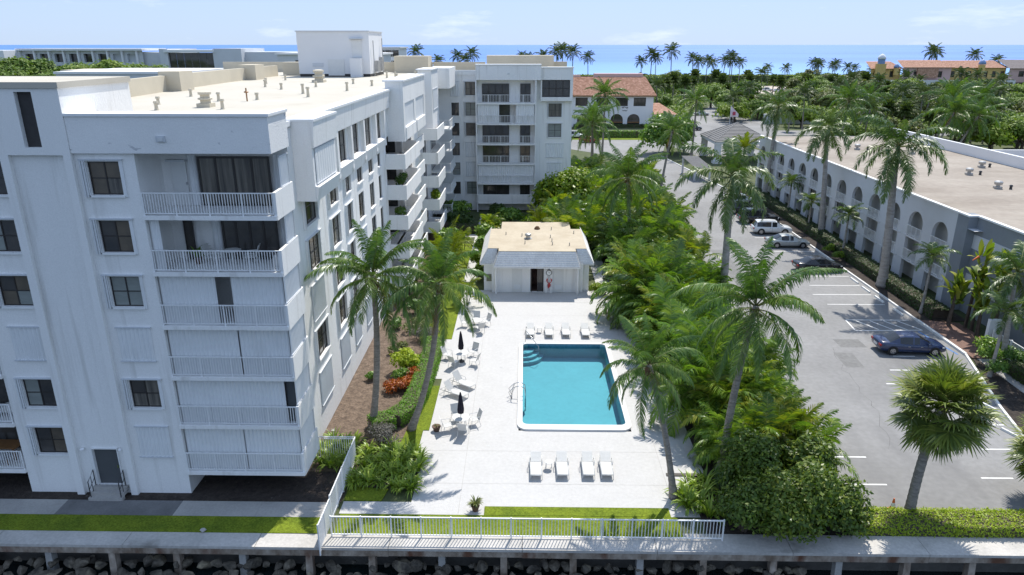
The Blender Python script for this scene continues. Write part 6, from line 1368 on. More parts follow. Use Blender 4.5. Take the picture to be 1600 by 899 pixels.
# wheel stops
ws = MB().hexa([(-0.09, -0.85, 0), (0.09, -0.85, 0), (0.09, 0.85, 0), (-0.09, 0.85, 0), (-0.06, -0.82, 0.13), (0.06, -0.82, 0.13), (0.06, 0.82, 0.13), (-0.06, 0.82, 0.13)]).mesh('wheel_stop', M['paint'])
for i, (x, y) in enumerate(((32.55, 58.3), (32.4, 61.5), (32.4, 64.2), (32.5, 66.9), (29.75, 41.4), (29.2, 37.6), (28.9, 34.8), (32.6, 70.6), (32.6, 73.4))):
    o = bpy.data.objects.new('wheel_stop', ws); COL.objects.link(o); o.location = (x, y, -0.01); o.rotation_euler.z = 0 if y > 50 else 0.35
    tag(o, 'white concrete wheel stop at the head of a parking stall', 'wheel stop', 'white wheel stops along the parking stalls')
# ================================================================ CARS
def make_car(name, label, paint, L_=4.7, Wd=1.82, H=1.45, kind='sedan', loc=(0, 0, 0), rz=0.0, group=None):
    t = thing(name, label, 'car', (0, 0, 0), group)
    hl, w = L_ / 2, Wd / 2; suv = kind == 'suv'
    belt = 0.90 if not suv else 1.0; hood = 0.86 if not suv else 1.0; zb = 0.20 if not suv else 0.26
    tail = 0.98 if not suv else 1.02
    # lower body, nose at +x
    st = [(-hl, 0.45, tail * 0.72, 0.80), (-hl + 0.06, 0.36, tail * 0.95, 0.90), (-hl + 0.25, 0.28, tail, 0.96), (-hl + 0.9, zb, tail, 1.0), (-0.6, zb, belt, 1.0), (0.5, zb, belt, 1.0), (hl - 1.15, zb, hood + 0.03, 1.0), (hl - 0.6, zb, hood - 0.03, 0.97), (hl - 0.22, 0.24, hood - 0.12, 0.92), (hl - 0.06, 0.28, hood - 0.22, 0.84), (hl, 0.36, hood - 0.36, 0.72)]
    rings = []
    for x, b, z, k in st:
        ww = w * k
        half = [(0, b), (0.78 * ww, b), (0.96 * ww, b + 0.10), (ww, b + (z - b) * 0.45), (0.975 * ww, z - 0.12), (0.92 * ww, z - 0.03), (0.70 * ww, z + 0.01), (0, z + 0.03)]
        rings.append([(x, y, zz) for y, zz in half] + [(x, -y, zz) for y, zz in half[-2:0:-1]])
    mb = MB(); n = len(rings[0])
    for r_ in rings: mb.v += r_
    for i in range(len(rings) - 1):
        for j in range(n): j2 = (j + 1) % n; mb.f.append((i * n + j, i * n + j2, (i + 1) * n + j2, (i + 1) * n + j)); mb.mi.append(0)
    mb.f.append(tuple(range(n - 1, -1, -1))); mb.mi.append(0); mb.f.append(tuple((len(rings) - 1) * n + j for j in range(n))); mb.mi.append(0)
    body = mb.build('body', M[paint], t, True)
    # cabin
    if suv: cs = [(-hl + 0.12, belt + 0.02, 0.84), (-hl + 0.42, H - 0.10, 0.72), (-hl + 0.75, H - 0.02, 0.73), (-0.25, H, 0.74), (-0.13, H, 0.74), (0.45, H - 0.05, 0.73), (1.25, belt + 0.05, 0.83)]
    else: cs = [(-hl + 0.72, tail + 0.01, 0.80), (-hl + 1.45, H - 0.08, 0.64), (-hl + 1.75, H - 0.02, 0.66), (-0.10, H, 0.68), (0.02, H, 0.68), (0.40, H - 0.04, 0.67), (1.30, belt + 0.02, 0.80)]
    R_ = []
    for x, z, k in cs:
        bz_ = belt - 0.02; zz = max(z, bz_ + 0.03)
        half = [(0.90 * w, bz_), (0.90 * w + (k * w - 0.90 * w) * 0.9, bz_ + (zz - bz_) * 0.88), (k * w * 0.86, zz - 0.005), (k * w * 0.5, zz + 0.015), (0, zz + 0.02)]
        R_.append([(x, y, q) for y, q in half] + [(x, -y, q) for y, q in half[-2::-1]])
    paintq, glassq = MB(), MB(); n = len(R_[0]); last = len(R_) - 2
    for i in range(len(R_) - 1):
        for j in range(n - 1):
            side = j in (0, n - 2); ends = i in (0, last)
            g = (side and not ends and i != 3 and (suv or i != 1 or True)) or (ends and not side)
            f = [R_[i][j], R_[i][j + 1], R_[i + 1][j + 1], R_[i + 1][j]]
            (glassq if g else paintq).poly(f)
    paintq.build('roof', M[paint], t, True); glassq.build('windows', M['carglass'], t)
    pm = MB()
    for s in (-1, 1):
        for x in (cs[0][0] + 0.35 if suv else cs[1][0] + 0.25, -0.08):
            pass
    # wheels in dark arches
    for x in (-hl + 0.95, hl - 0.92):
        for s in (-1, 1):
            r = 0.335 if not suv else 0.37
            ar = MB(); b_ = [(x + (r + 0.06) * math.cos(2 * PI * i / 18), s * (w + 0.004), r + (r + 0.06) * math.sin(2 * PI * i / 18)) for i in range(18)]; ar.poly(b_ if s < 0 else b_[::-1]); ar.build('wheel_arch', M['black'], t)
            wh = MB(); k = 18; prof = [(r * 0.6, w + 0.012), (r * 0.95, w + 0.016), (r, w - 0.02), (r, w - 0.2)]
            for rr_, yy in prof:
                for i in range(k): wh.v.append((x + rr_ * math.cos(2 * PI * i / k), s * yy, r + rr_ * math.sin(2 * PI * i / k)))
            for a in range(3):
                for i in range(k): i2 = (i + 1) % k; wh.f.append((a * k + i, a * k + i2, (a + 1) * k + i2, (a + 1) * k + i)); wh.mi.append(0)
            wo = wh.build('wheel', M['tyre'], t)
            rm = MB()
            for i in range(5):
                a = 2 * PI * i / 5; c_, s_ = math.cos(a), math.sin(a); q = 0.05
                rm.poly([(x + q * -s_, s * (w + 0.020), r + q * c_), (x + q * s_, s * (w + 0.020), r - q * c_), (x + r * 0.6 * c_ + q * s_, s * (w + 0.018), r + r * 0.6 * s_ - q * c_), (x + r * 0.6 * c_ - q * s_, s * (w + 0.018), r + r * 0.6 * s_ + q * c_)])
            b_ = [(x + r * 0.6 * math.cos(2 * PI * i / k), s * (w + 0.013), r + r * 0.6 * math.sin(2 * PI * i / k)) for i in range(k)]; c2 = [(x + r * 0.48 * math.cos(2 * PI * i / k), s * (w + 0.017), r + r * 0.48 * math.sin(2 * PI * i / k)) for i in range(k)]
            for i in range(k): rm.poly([b_[i], b_[(i + 1) % k], c2[(i + 1) % k], c2[i]])
            rm.build('rim', M['rim'], wo)
    for s in (-1, 1):
        MB().hexa([(hl - 0.30, s * w * 0.62, 0.60), (hl - 0.05, s * w * 0.60, 0.58), (hl - 0.18, s * w * 0.88, 0.60), (hl - 0.42, s * w * 0.955, 0.62), (hl - 0.30, s * w * 0.62, hood - 0.12), (hl - 0.10, s * w * 0.60, hood - 0.22), (hl - 0.20, s * w * 0.88, hood - 0.18), (hl - 0.42, s * w * 0.955, hood - 0.13)]).build('headlight', M['lens'], t)
        MB().box(-hl - 0.008, s * w * 0.55, tail - 0.30, -hl + 0.14, s * w * 0.90, tail - 0.14).build('tail_light', M['redlamp'], t)
        MB().box(0.92, s * (w - 0.02), belt - 0.02, 1.08, s * (w + 0.15), belt + 0.10).build('mirror', M[paint], t)
        MB().box(-0.45, s * (w + 0.003), belt - 0.20, -0.28, s * (w - 0.02), belt - 0.16).box(0.45, s * (w + 0.003), belt - 0.20, 0.62, s * (w - 0.02), belt - 0.16).build('door_handle', M['rim'], t)
        MB().box(-0.115, s * (w * 0.995), 0.34, -0.105, s * (w + 0.001), belt - 0.05).box(0.98, s * (w * 0.995), 0.34, 0.99, s * (w + 0.001), belt - 0.05).build('door_seam', M['black'], t)
    MB().box(-hl - 0.015, -0.26, tail - 0.42, -hl + 0.05, 0.26, tail - 0.29).build('licence_plate', M['trim'], t)
    MB().box(hl - 0.10, -0.45, 0.36, hl + 0.012, 0.45, 0.50).build('grille', M['black'], t)
    if suv:
        for s in (-1, 1): MB().tube([(-hl + 0.7, s * w * 0.62, H + 0.03), (0.3, s * w * 0.62, H + 0.02)], 0.02, 5).build('roof_rail', M['black'], t)
    t.location = loc; t.rotation_euler.z = rz
    return t
GC = 'cars parked along the motel'
Z = -0.012
make_car('parked_car', 'dark navy sedan parked alone beside the blue painted kerb', 'carnavy', 4.9, 1.86, 1.45, 'sedan', (29.15, 50.0, Z), R(-3), GC)
make_car('parked_car', 'black sedan parked nearest in the row along the motel', 'carblack', 4.8, 1.84, 1.45, 'sedan', (30.2, 70.4, Z), R(2), GC)
make_car('parked_car', 'silver sedan parked between the white crossover and the grass island', 'carsilver', 4.8, 1.84, 1.46, 'sedan', (30.3, 79.6, Z), R(0), GC)
make_car('parked_car', 'white crossover with roof rails parked beside the silver sedan', 'carwhite', 4.7, 1.88, 1.66, 'suv', (30.4, 85.6, Z), R(-3), GC)
make_car('parked_car', 'long black pickup height vehicle parked beyond the white crossover', 'carblack', 5.3, 1.98, 1.82, 'suv', (30.6, 91.4, Z), R(0), GC)
make_car('parked_car', 'dark grey crossover parked farthest in the near row', 'cardark', 4.7, 1.88, 1.66, 'suv', (30.2, 97.0, Z), R(0), GC)
make_car('parked_car', 'silver hatchback partly hidden beyond the dark grey crossover', 'carsilver', 4.4, 1.82, 1.6, 'suv', (31.4, 102.2, Z), R(0), GC)
far = [('carblack', 'black car at the left end of the far gravel lot', 118.6, 377, 'sedan'), ('carwhite', 'white crossover second from left in the far gravel lot', 121.5, 371, 'suv'), ('carwhite', 'white sedan in the middle of the far gravel lot row', 124.0, 364, 'sedan'), ('carsilver', 'silver crossover in the far gravel lot row', 126.5, 357, 'suv'), ('carwhite', 'white crossover nearest in the far gravel lot row', 128.5, 348, 'suv'),
       ('cardark', 'dark pickup parked behind the pyramid roof', 45.5, 197, 'suv'), ('carwhite', 'white car among trees on the drive beyond the tiled roof building', 58, 240, 'sedan'), ('carblack', 'black car at the side of the tiled roof building porch', 46, 222, 'sedan'), ('carwhite', 'white van partly hidden by palms left of the hedge median', 12.5, 180, 'suv'), ('carred', 'small red and white car on the drive left of the hedge median', 15.3, 171, 'sedan'), ('carwhite', 'white car behind the palm row before the dune hedge', 85, 330, 'sedan')]
for p_, lab, x, y, kd in far:
    make_car('parked_car', lab, p_, 4.9, 1.9, 1.8 if kd == 'suv' else 1.5, kd, (x, y, 0.0), R(10 if x > 100 else 0), 'cars in the distance')

# ================================================================ VEGETATION NEAR THE POOL
palm('coconut_palm', 'tall leaning coconut palm in the mulch bed beside the white building', (-9.15, 38.0, 0), (-8.5, 37.9, 9.7), 'coco', 26, 1.0, (0.5, 0, -0.2), 0.21, 0.15, 1, nuts=7)
palm('coconut_palm', 'coconut palm leaning right from the lily bed toward the pool', (-6.75, 37.7, 0), (-4.75, 37.6, 9.4), 'coco', 24, 0.9, (0.7, 0, -0.5), 0.20, 0.14, 2, nuts=6)
palm('coconut_palm', 'coconut palm at the right front of the pool deck with bowed trunk', (7.75, 31.1, 0), (6.05, 31.3, 7.4), 'coco', 23, 0.74, (0.15, 0, 0.8), 0.17, 0.12, 3, nuts=5)
palm('coconut_palm', 'tall coconut palm rising from the shrubs right of the deck', (10.75, 33.4, 0), (11.85, 34.2, 9.4), 'coco', 26, 1.05, (-0.35, 0, 0), 0.22, 0.15, 4, nuts=6)
palm('royal_palm', 'stout royal palm with bulky crown between the shrubs and parking lot', (17.2, 58, 0), (16.95, 58, 11.9), 'royal', 20, 1.3, (0.0, 0, 0), 0.36, 0.24, 5, tm=M['trunk_pale'], shaft=1.9)
palm('coconut_palm', 'coconut palm with pale trunk behind the pool house on the right', (11.9, 76.5, 0), (11.05, 76, 8.6), 'coco', 26, 1.2, (0, 0, 0), 0.22, 0.16, 6, tm=M['trunk_pale'], nuts=8)
palm('coconut_palm', 'slim leaning coconut palm at the edge of the far drive', (19.7, 103, 0), (21.4, 105, 10.2), 'coco', 20, 0.98, (-0.3, 0, -0.5), 0.2, 0.14, 7)
palm('royal_palm', 'royal palm by the motel hedge, middle one of the tall row', (35.9, 84, 0), (35.0, 84, 13.0), 'royal', 18, 1.15, (0.1, 0, 0), 0.34, 0.22, 8, tm=M['trunk_pale'], shaft=1.7)
palm('royal_palm', 'tall royal palm nearest in the motel row with long drooping fronds', (34.4, 65.2, 0), (33.55, 65, 13.4), 'royal', 21, 1.30, (0.1, 0, 0), 0.42, 0.27, 9, tm=M['trunk_pale'], shaft=1.9)
palm('royal_palm', 'royal palm farthest along the motel row', (36.3, 107, 0), (37.3, 108, 13.2), 'royal', 18, 1.2, (0, 0, 0), 0.34, 0.22, 10, tm=M['trunk_pale'], shaft=1.7)
for i, (x, y, h_, sd, lab) in enumerate(((35.6, 87.5, 3.6, 21, 'small palm in the motel hedge behind the white crossover'), (34.9, 75.6, 4.7, 22, 'small palm in the motel hedge behind the silver sedan'), (34.3, 58, 5.2, 23, 'small slim palm at the near end of the motel hedge'), (32.6, 45.6, 4.9, 24, 'small palm beside the white side fence at right'), (36.0, 96, 4.5, 25, 'small palm in the motel hedge behind the dark crossover'))):
    palm('small_palm', lab, (x, y, 0), (x + 0.1, y, h_), 'xmas', 14, 1.15, (0.05, 0, 0), 0.13, 0.09, sd, tm=M['trunk_pale'], shaft=0.7, group='small palms in the motel hedge')
palm('fox_tail_palm', 'palm with heavy arching fronds beside the motel end wall', (34.6, 47.5, 0), (34.4, 47.8, 7.0), 'royal', 14, 0.95, (0.1, 0, 0), 0.2, 0.14, 26, tm=M['trunk_pale'], shaft=0.9)
def cabbage(name, label, base, crown, n, s, seed, group=None, bow=(0, 0, 0)):
    return palm(name, label, base, crown, 'fan', n, s, bow, 0.24, 0.20, seed, group, bulge=1.25)
cabbage('cabbage_palm', 'round headed cabbage palm leaning over the parking lot behind the yellow hedge', (19.05, 29.85, 0), (19.75, 30.2, 6.1), 105, 1.2, 31, bow=(-0.3, 0, 0))
cabbage('cabbage_palm', 'cabbage palm cut off by the right edge of the picture', (26.4, 31.2, 0), (26.6, 31.3, 3.0), 84, 1.1, 32)
# bright palm near the motel entrance
palm('yellow_palm', 'bright yellow green palm in front of the motel entrance', (34.0, 112, 0), (34.2, 112, 6.6), 'yellow', 18, 1.25, (0, 0, 0), 0.16, 0.12, 33, tm=M['trunk_pale'])
# areca clumps of the planted strip
def areca_proto(seed, n, spread, key='areca'):
    t = thing('areca_palm', 'x', 'palm clump', (0, 0, 0)); rnd_ = random.Random(seed)
    st_ = MB(); ms = FR[key]
    for i in range(5):
        a = rnd_.uniform(0, 6.28); e = (0.5 * math.cos(a), 0.5 * math.sin(a), rnd_.uniform(1.0, 2.2)); st_.tube([(0.15 * math.cos(a), 0.15 * math.sin(a), 0), e], [0.05, 0.035], 6)
        for j in range(n // 5):
            f = (j + 0.5) / (n // 5); v = min(3, int(f * 4)); o = bpy.data.objects.new('frond', ms[v]); COL.objects.link(o); o.parent = t
            o.location = (e[0], e[1], e[2] * (0.95 - 0.45 * f)); s = rnd_.uniform(0.75, 1.15) * spread; o.scale = (s, s, s)
            o.rotation_euler = (rnd_.uniform(-.2, .2), rnd_.uniform(-.15, .15), a + rnd_.gauss(0, 1.3))
    st_.build('stems', M['shaft'], t); return t
def zone_label(what, x, y, i):
    if y < 36: w = 'behind the seawall bushes'
    elif y < 42: w = 'level with pool front'
    elif y < 49: w = 'level with pool middle'
    elif y < 56: w = 'level with pool back'
    elif y < 63: w = 'before the pool house'
    elif y < 72: w = 'beside the pool house wall'
    elif y < 86: w = 'just behind the pool house'
    elif y < 100: w = 'near the pale trunked palm'
    else: w = 'at the strip far end'
    side = 'on the deck side' if x < (12.6 if y < 63 else 11) else 'in mid strip' if x < (14.4 if y < 63 else 15) else 'on the parking lot side'
    return what + ' ' + w + ' ' + side
AP_ = [areca_proto(61, 30, 0.95), areca_proto(62, 30, 0.9, 'areca_mid'), areca_proto(63, 25, 0.85, 'areca_dark'), areca_proto(64, 25, 1.0, 'areca_mid')]
rnd = random.Random(77); first = [True] * 4; GA = 'areca palms in the planted strip beside the deck'
spots = []
for i in range(400):
    y = rnd.uniform(32.8, 62); x = rnd.uniform(11.0, 15.8) if y < 56 else rnd.uniform(9.6, 16.5)
    if math.hypot(x - 10.75, y - 33.4) < 1.0 or any(math.hypot(x - a, y - b) < 1.15 for a, b in spots): continue
    spots.append((x, y))
for i in range(300):
    y = rnd.uniform(62, 116); lim = 9.5 if y < 76 else 4.0; x = rnd.uniform(lim, 17.0 + (y - 62) * 0.06)
    if any(math.hypot(x - a, y - b) < 2.1 for a, b in spots): continue
    spots.append((x, y))
for i, (x, y) in enumerate(spots):
    k = rnd.choice([0, 0, 1, 1, 2, 3]); src = AP_[k]; sc = (rnd.uniform(1.0, 1.45) if y < 62 else rnd.uniform(1.2, 1.75)) * (0.85 if x > 14.0 and y < 56 else 1.4 if x < 12.2 and 38 < y < 60 else 1.0); rz = rnd.uniform(0, 6.28)
    o = src if first[k] else copy_thing(src, (x, y, 0), rz, sc); first[k] = False
    o.location = (x, y, -0.02); o.rotation_euler = (0, 0, rz); o.scale = (sc, sc, sc); o['label'] = zone_label('feathery green palm clump', x, y, i); o['group'] = GA
# shrubs under and among them
SH = [crown_mesh('foliage', 100 + i, 1.1, 1.1, 1.0, 12, 1000, 0.11, M['broad'], zc=0.95) for i in range(3)] + [crown_mesh('foliage', 110 + i, 1.0, 1.0, 0.8, 12, 900, 0.11, M['bright'], zc=0.8) for i in range(2)] + [crown_mesh('foliage', 115, 1.0, 1.0, 1.0, 12, 900, 0.10, M['olive'], zc=0.9)]
def shrub(x, y, s, k, lab, group, sz=1.0):
    o = bpy.data.objects.new('shrub', SH[k]); COL.objects.link(o); o.location = (x, y, -0.02); o.scale = (s, s, s * sz); o.rotation_euler.z = rnd.uniform(0, 6.28)
    lab = lab if lab and lab != 'rear' else ('large ' if lab else '') + zone_label({0: 'deep green shrub', 1: 'deep green shrub', 2: 'deep green shrub', 3: 'yellow green shrub', 4: 'yellow green shrub', 5: 'olive shrub'}[k], x, y, 0)
    return tag(o, lab, 'shrub', group)
for i in range(80):
    y = rnd.uniform(33.5, 64); shrub(rnd.uniform(9.8, 15.4), y, rnd.uniform(0.8, 1.4), rnd.choice([0, 1, 2, 3, 4, 5]), None, 'shrubs in the planted strip', 1.25)
for i in range(58):
    y = rnd.uniform(64, 118); shrub(rnd.uniform(9.0 if y < 78 else 2.5, 17.5 + (y - 64) * 0.05), y, rnd.uniform(1.2, 2.1), rnd.choice([0, 1, 2, 3]), 'rear', 'shrubs behind the pool house', 1.1)
# dense clipped columns along the deck's right edge
for i, y in enumerate((57.5, 59.5, 61.5, 63.5)): shrub(9.3 + 0.1 * i, y, 1.1, 5, 'tall olive shrub in the row along the right deck edge', 'olive shrubs along the right deck edge', 1.7)
# big front bushes
for x, y, rx, ry, h, n, sd, lab in ((10.6, 28.7, 1.4, 1.7, 3.0, 4200, 5, 'glossy green bush overhanging the seawall at the fence end'), (12.2, 28.4, 1.5, 1.8, 3.6, 5200, 6, 'tall glossy bush overhanging the seawall in the middle of the clump'), (13.7, 28.9, 1.5, 2.0, 4.1, 5600, 7, 'tallest glossy bush between the lot corner and the seawall'), (15.1, 29.0, 1.2, 1.5, 2.9, 4200, 8, 'glossy bush at the lot corner beside the yellow hedge'), (11.6, 31.2, 1.5, 1.3, 4.0, 4200, 9, 'glossy bush behind the clump next to the leaning palm trunk'), (14.6, 31.6, 1.4, 1.3, 3.7, 4000, 10, 'glossy bush behind the clump on the parking lot side')):
    bush('sea_grape_bush', lab, 'bush', (x, y, -0.55 if y < 30 else -0.1), rx * 1.08, ry * 1.05, h + 0.3, M['seagrape'], n + 1200, 0.115, sd, 34, 'glossy bushes by the seawall')
bush('sea_grape_tree', 'rounded yellow green sea grape tree in front of the far wing', 'tree', (5.0, 91.5, 0), 4.3, 3.6, 7.2, M['bright'], 9000, 0.26, 8, 26)
bush('round_tree', 'rounded dark green tree with orange tips beside the road', 'tree', (30.6, 153, 0), 6.2, 5.2, 8.8, M['broad'], 7000, 0.42, 9, 24)
bush('clipped_shrub', 'small round bright green shrub at the right corner of the pool house', 'shrub', (6.75, 62.3, 0), 0.75, 0.7, 1.3, M['bright'], 1500, 0.09, 10, 10)
bush('clipped_shrub', 'dark green shrub beside the round shrub near the pool house', 'shrub', (7.6, 62.6, 0), 0.6, 0.7, 1.2, M['broad'], 1000, 0.09, 11, 10)
# left garden
strip_h = [(-6.75, 50.4), (-6.75, 46), (-6.85, 42.0), (-7.1, 39.6), (-7.9, 38.2), (-9.2, 37.6)]
hedge('curved_hedge', 'bright clipped hedge curving around the croton bed left of the pool', strip_h[:4], 1.3, 0.8, M['hedge'], 340, 0.05, 3)
hedge('curved_hedge', 'front arm of the clipped green hedge beside the palm trunks', strip_h[3:], 1.25, 0.8, M['hedge'], 340, 0.05, 4)
bush('yellow_shrub', 'bright yellow green feathery shrub above the croton bed', 'shrub', (-8.35, 45.8, 0), 0.95, 0.95, 1.9, M['yellowhedge'], 1900, 0.13, 12, 12)
for i, (x, y, s, lab) in enumerate(((-8.5, 42.7, 0.85, 'orange red croton at the front left of the hedge bed'), (-7.75, 43.1, 0.75, 'orange yellow croton at the front right of the hedge bed'), (-7.6, 44.3, 0.8, 'dark red croton between the hedge and the yellow shrub'))):
    bush('croton', lab, 'shrub', (x, y, 0), s, s, 0.95, M['croton'], 900, 0.09, 14 + i, 10)
bush('shrub', 'green shrub behind the crotons in the hedge bed', 'shrub', (-8.5, 44.2, 0), 0.8, 0.7, 1.0, M['broad'], 900, 0.09, 18, 10)
for i, (x, y, s_, h_, m_, lab) in enumerate(((-10.6, 44.5, 0.5, 0.6, 'broad', 'small green shrub alone in the mulch beside the building'), (-9.4, 49.0, 0.7, 0.9, 'olive', 'olive shrub in the mulch behind the yellow shrub'), (-10.4, 54.0, 0.7, 0.9, 'broad', 'green shrub in the mulch under the side windows'), (-9.9, 61.5, 0.9, 1.3, 'olive', 'olive shrub in the mulch below the side balconies'), (-7.8, 47.3, 0.7, 0.9, 'bright', 'yellow green shrub between the hedge and the yellow feathery shrub'))):
    bush('shrub', lab, 'shrub', (x, y, 0), s_, s_, h_, M[m_], 800, 0.09, 170 + i, 10)
bush('shrub', 'grey purple low bush behind the lily bed', 'shrub', (-8.0, 36.3, 0), 1.2, 0.95, 1.15, M['greybush'], 2600, 0.055, 19, 14)
bush('shrub', 'grey purple bush between hedge end and the lawn farther back', 'shrub', (-7.7, 51.4, 0), 1.3, 1.1, 1.2, M['greybush'], 2600, 0.06, 20, 14)
for i, (x, y, s, h_, m_) in enumerate(((-8.6, 53.6, 1.2, 1.2, 'olive'), (-7.9, 56.5, 1.0, 1.2, 'olive'), (-9.2, 57.5, 1.2, 1.3, 'broad'), (-8.3, 60.0, 1.1, 1.5, 'olive'), (-8.7, 63, 1.2, 2.0, 'broad'), (-8.4, 67, 1.3, 2.2, 'bright'), (-8.0, 71, 1.3, 2.4, 'broad'), (-8.2, 75, 1.3, 2.6, 'bright'), (-8.6, 79, 1.4, 2.4, 'broad'), (-7.8, 88, 2.0, 2.6, 'darkhedge'), (-9.0, 93, 2.2, 2.8, 'broad'), (-4.2, 80, 1.4, 2.6, 'broad'), (-3.6, 85, 1.8, 2.8, 'bright'), (-2.0, 89, 2.0, 2.6, 'broad'), (1.0, 86, 2.0, 2.4, 'bright'), (0.0, 80, 2.0, 2.4, 'bright'), (3.0, 79, 1.8, 2.6, 'broad'), (6.5, 79, 2.0, 2.8, 'bright'), (-4.6, 70.5, 0.8, 2.3, 'bright'), (-4.4, 66.5, 0.7, 1.9, 'bright'), (-4.5, 75, 0.9, 2.6, 'broad'), (-3.7, 93, 1.6, 2.0, 'darkhedge'))):
    bush('shrub', ('shrub %s in the garden between the building and the pool house' % {'olive': 'with dull olive leaves', 'broad': 'with deep green leaves', 'bright': 'with yellow green leaves', 'darkhedge': 'with very dark leaves'}[m_]), 'shrub', (x, y, 0), s, s, h_, M[m_], 1100, 0.10 + 0.004 * (y - 50), 120 + i, 10, 'garden shrubs behind the lawn')
hedge('dark_hedge', 'dark clipped hedge in the inner courtyard below the far wing', [(-9.2, 85.5), (-5.9, 85.5)], 2.0, 1.0, M['darkhedge'], 90, 0.09, 7)
# small feathery palms by the garden path
for i, (x, y, sc, key, lab) in enumerate(((-7.9, 66.5, 1.0, 'yellow', 'yellow green feathery palm at the lawn end near the side balconies'), (-8.3, 72.5, 1.05, 'yellow', 'taller yellow green feathery palm beside the side balconies'), (-6.8, 76, 0.9, 'areca', 'green feathery palm beside the garden path'), (-5.1, 59.2, 0.75, 'areca', 'feathery palm beside the deck corner near the pool house'), (-4.5, 82, 1.0, 'areca', 'green feathery palm left behind the pool house'), (2.2, 83, 1.0, 'yellow', 'yellow green feathery palm behind the pool house roof'))):
    p = areca_proto(80 + i, 20, sc, key); p.location = (x, y, 0); p['label'] = lab; p['group'] = 'feathery palms in the garden'
# lilies at the front left
LM = [strap_clump_mesh('foliage', 200 + i, 46, 0.95, 0.075, M['lily'], (0.35, 1.25)) for i in range(4)]
rnd = random.Random(15); lp = []
def lily(x, y, s, lab, g):
    t = thing('lily_plant', lab, 'plant', (x, y, -0.01), g); o = link_mesh('leaves', LM[rnd.randrange(4)], t); o.scale = (s, s, s); o.rotation_euler.z = rnd.uniform(0, 6.28)
    if rnd.random() < 0.12:
        f = MB(); 
        for q in range(7): a = q * 0.9; f.tube([(x, y, 0.75 * s), (x + 0.12 * math.cos(a), y + 0.12 * math.sin(a), 0.86 * s + 0.04 * (q % 2))], [0.03, 0.012], 4)
        f.tube([(x, y, 0), (x, y, 0.76 * s)], 0.012, 4); f.build('flower', M['flower'], t)
for i in range(500):
    x, y = rnd.uniform(-9.0, -5.7), rnd.uniform(31.4, 35.4)
    if x < -7.0 and y < 31.9 or any(math.hypot(x - a, y - b) < 0.52 for a, b in lp): continue
    
    lp.append((x, y)); lily(x, y, rnd.uniform(0.85, 1.15), 'strap leaved green lily in the bed right of the gate fence', 'lilies right of the gate fence')
lq = []
for i in range(200):
    x, y = rnd.uniform(-11.4, -9.6), rnd.uniform(33.5, 36.2)
    if any(math.hypot(x - a, y - b) < 0.5 for a, b in lq): continue
    lq.append((x, y)); lily(x, y, rnd.uniform(0.85, 1.1), 'strap leaved green lily between the building corner and gate fence', 'lilies left of the gate fence')
for x, y in ((8.2, 31.2), (8.7, 31.8), (9.3, 31.3), (8.9, 30.5), (9.6, 32.3), (8.3, 30.3), (9.2, 29.6)): lily(x, y, 1.25, 'strap leaved lily at the foot of the bowed coconut palm', 'lilies by the bowed palm')
# hedges at right
hedge('yellow_hedge', 'yellow green clipped hedge along the seawall at the lot end', [(15.9, 29.0), (20.5, 28.95), (27.5, 28.9)], 1.35, 0.55, M['yellowhedge'], 330, 0.055, 21)
hedge('low_groundcover_hedge', 'low yellow flowering hedge strip on the lot side of the clipped hedge', [(15.9, 29.85), (27.0, 29.75)], 0.35, 0.4, M['yellowhedge'], 330, 0.05, 22)
hedge('motel_hedge', 'dark green hedge along the foot of the motel', [(35.2, 56.8), (35.4, 80), (35.6, 110)], 1.7, 0.95, M['darkhedge'], 120, 0.085, 23)
hedge('corner_hedge', 'dark green hedge in front of the white side fence', [(34.4, 36.5), (34.7, 46.5)], 1.2, 0.85, M['darkhedge'], 200, 0.07, 24)
hedge('corner_hedge', 'brighter green low hedge along the kerb at the right edge', [(31.6, 34.5), (33.2, 41.5)], 1.4, 0.65, M['broad'], 200, 0.07, 25)
for i, (x, y, s) in enumerate(((33.6, 47.4, 0.9), (34.4, 48.8, 1.0), (33.0, 45.4, 0.8), (35.0, 47.0, 0.9))): shrub(x, y, s, 2, 'leafy shrub at the corner between kerb and side fence', 'shrubs at the side fence corner')
for i, (x, y) in enumerate(((33.9, 76.6), (33.7, 73.8))): shrub(x, y, 0.75, 3, 'bright shrub at the grass island between sedans', 'shrubs on the grass island')
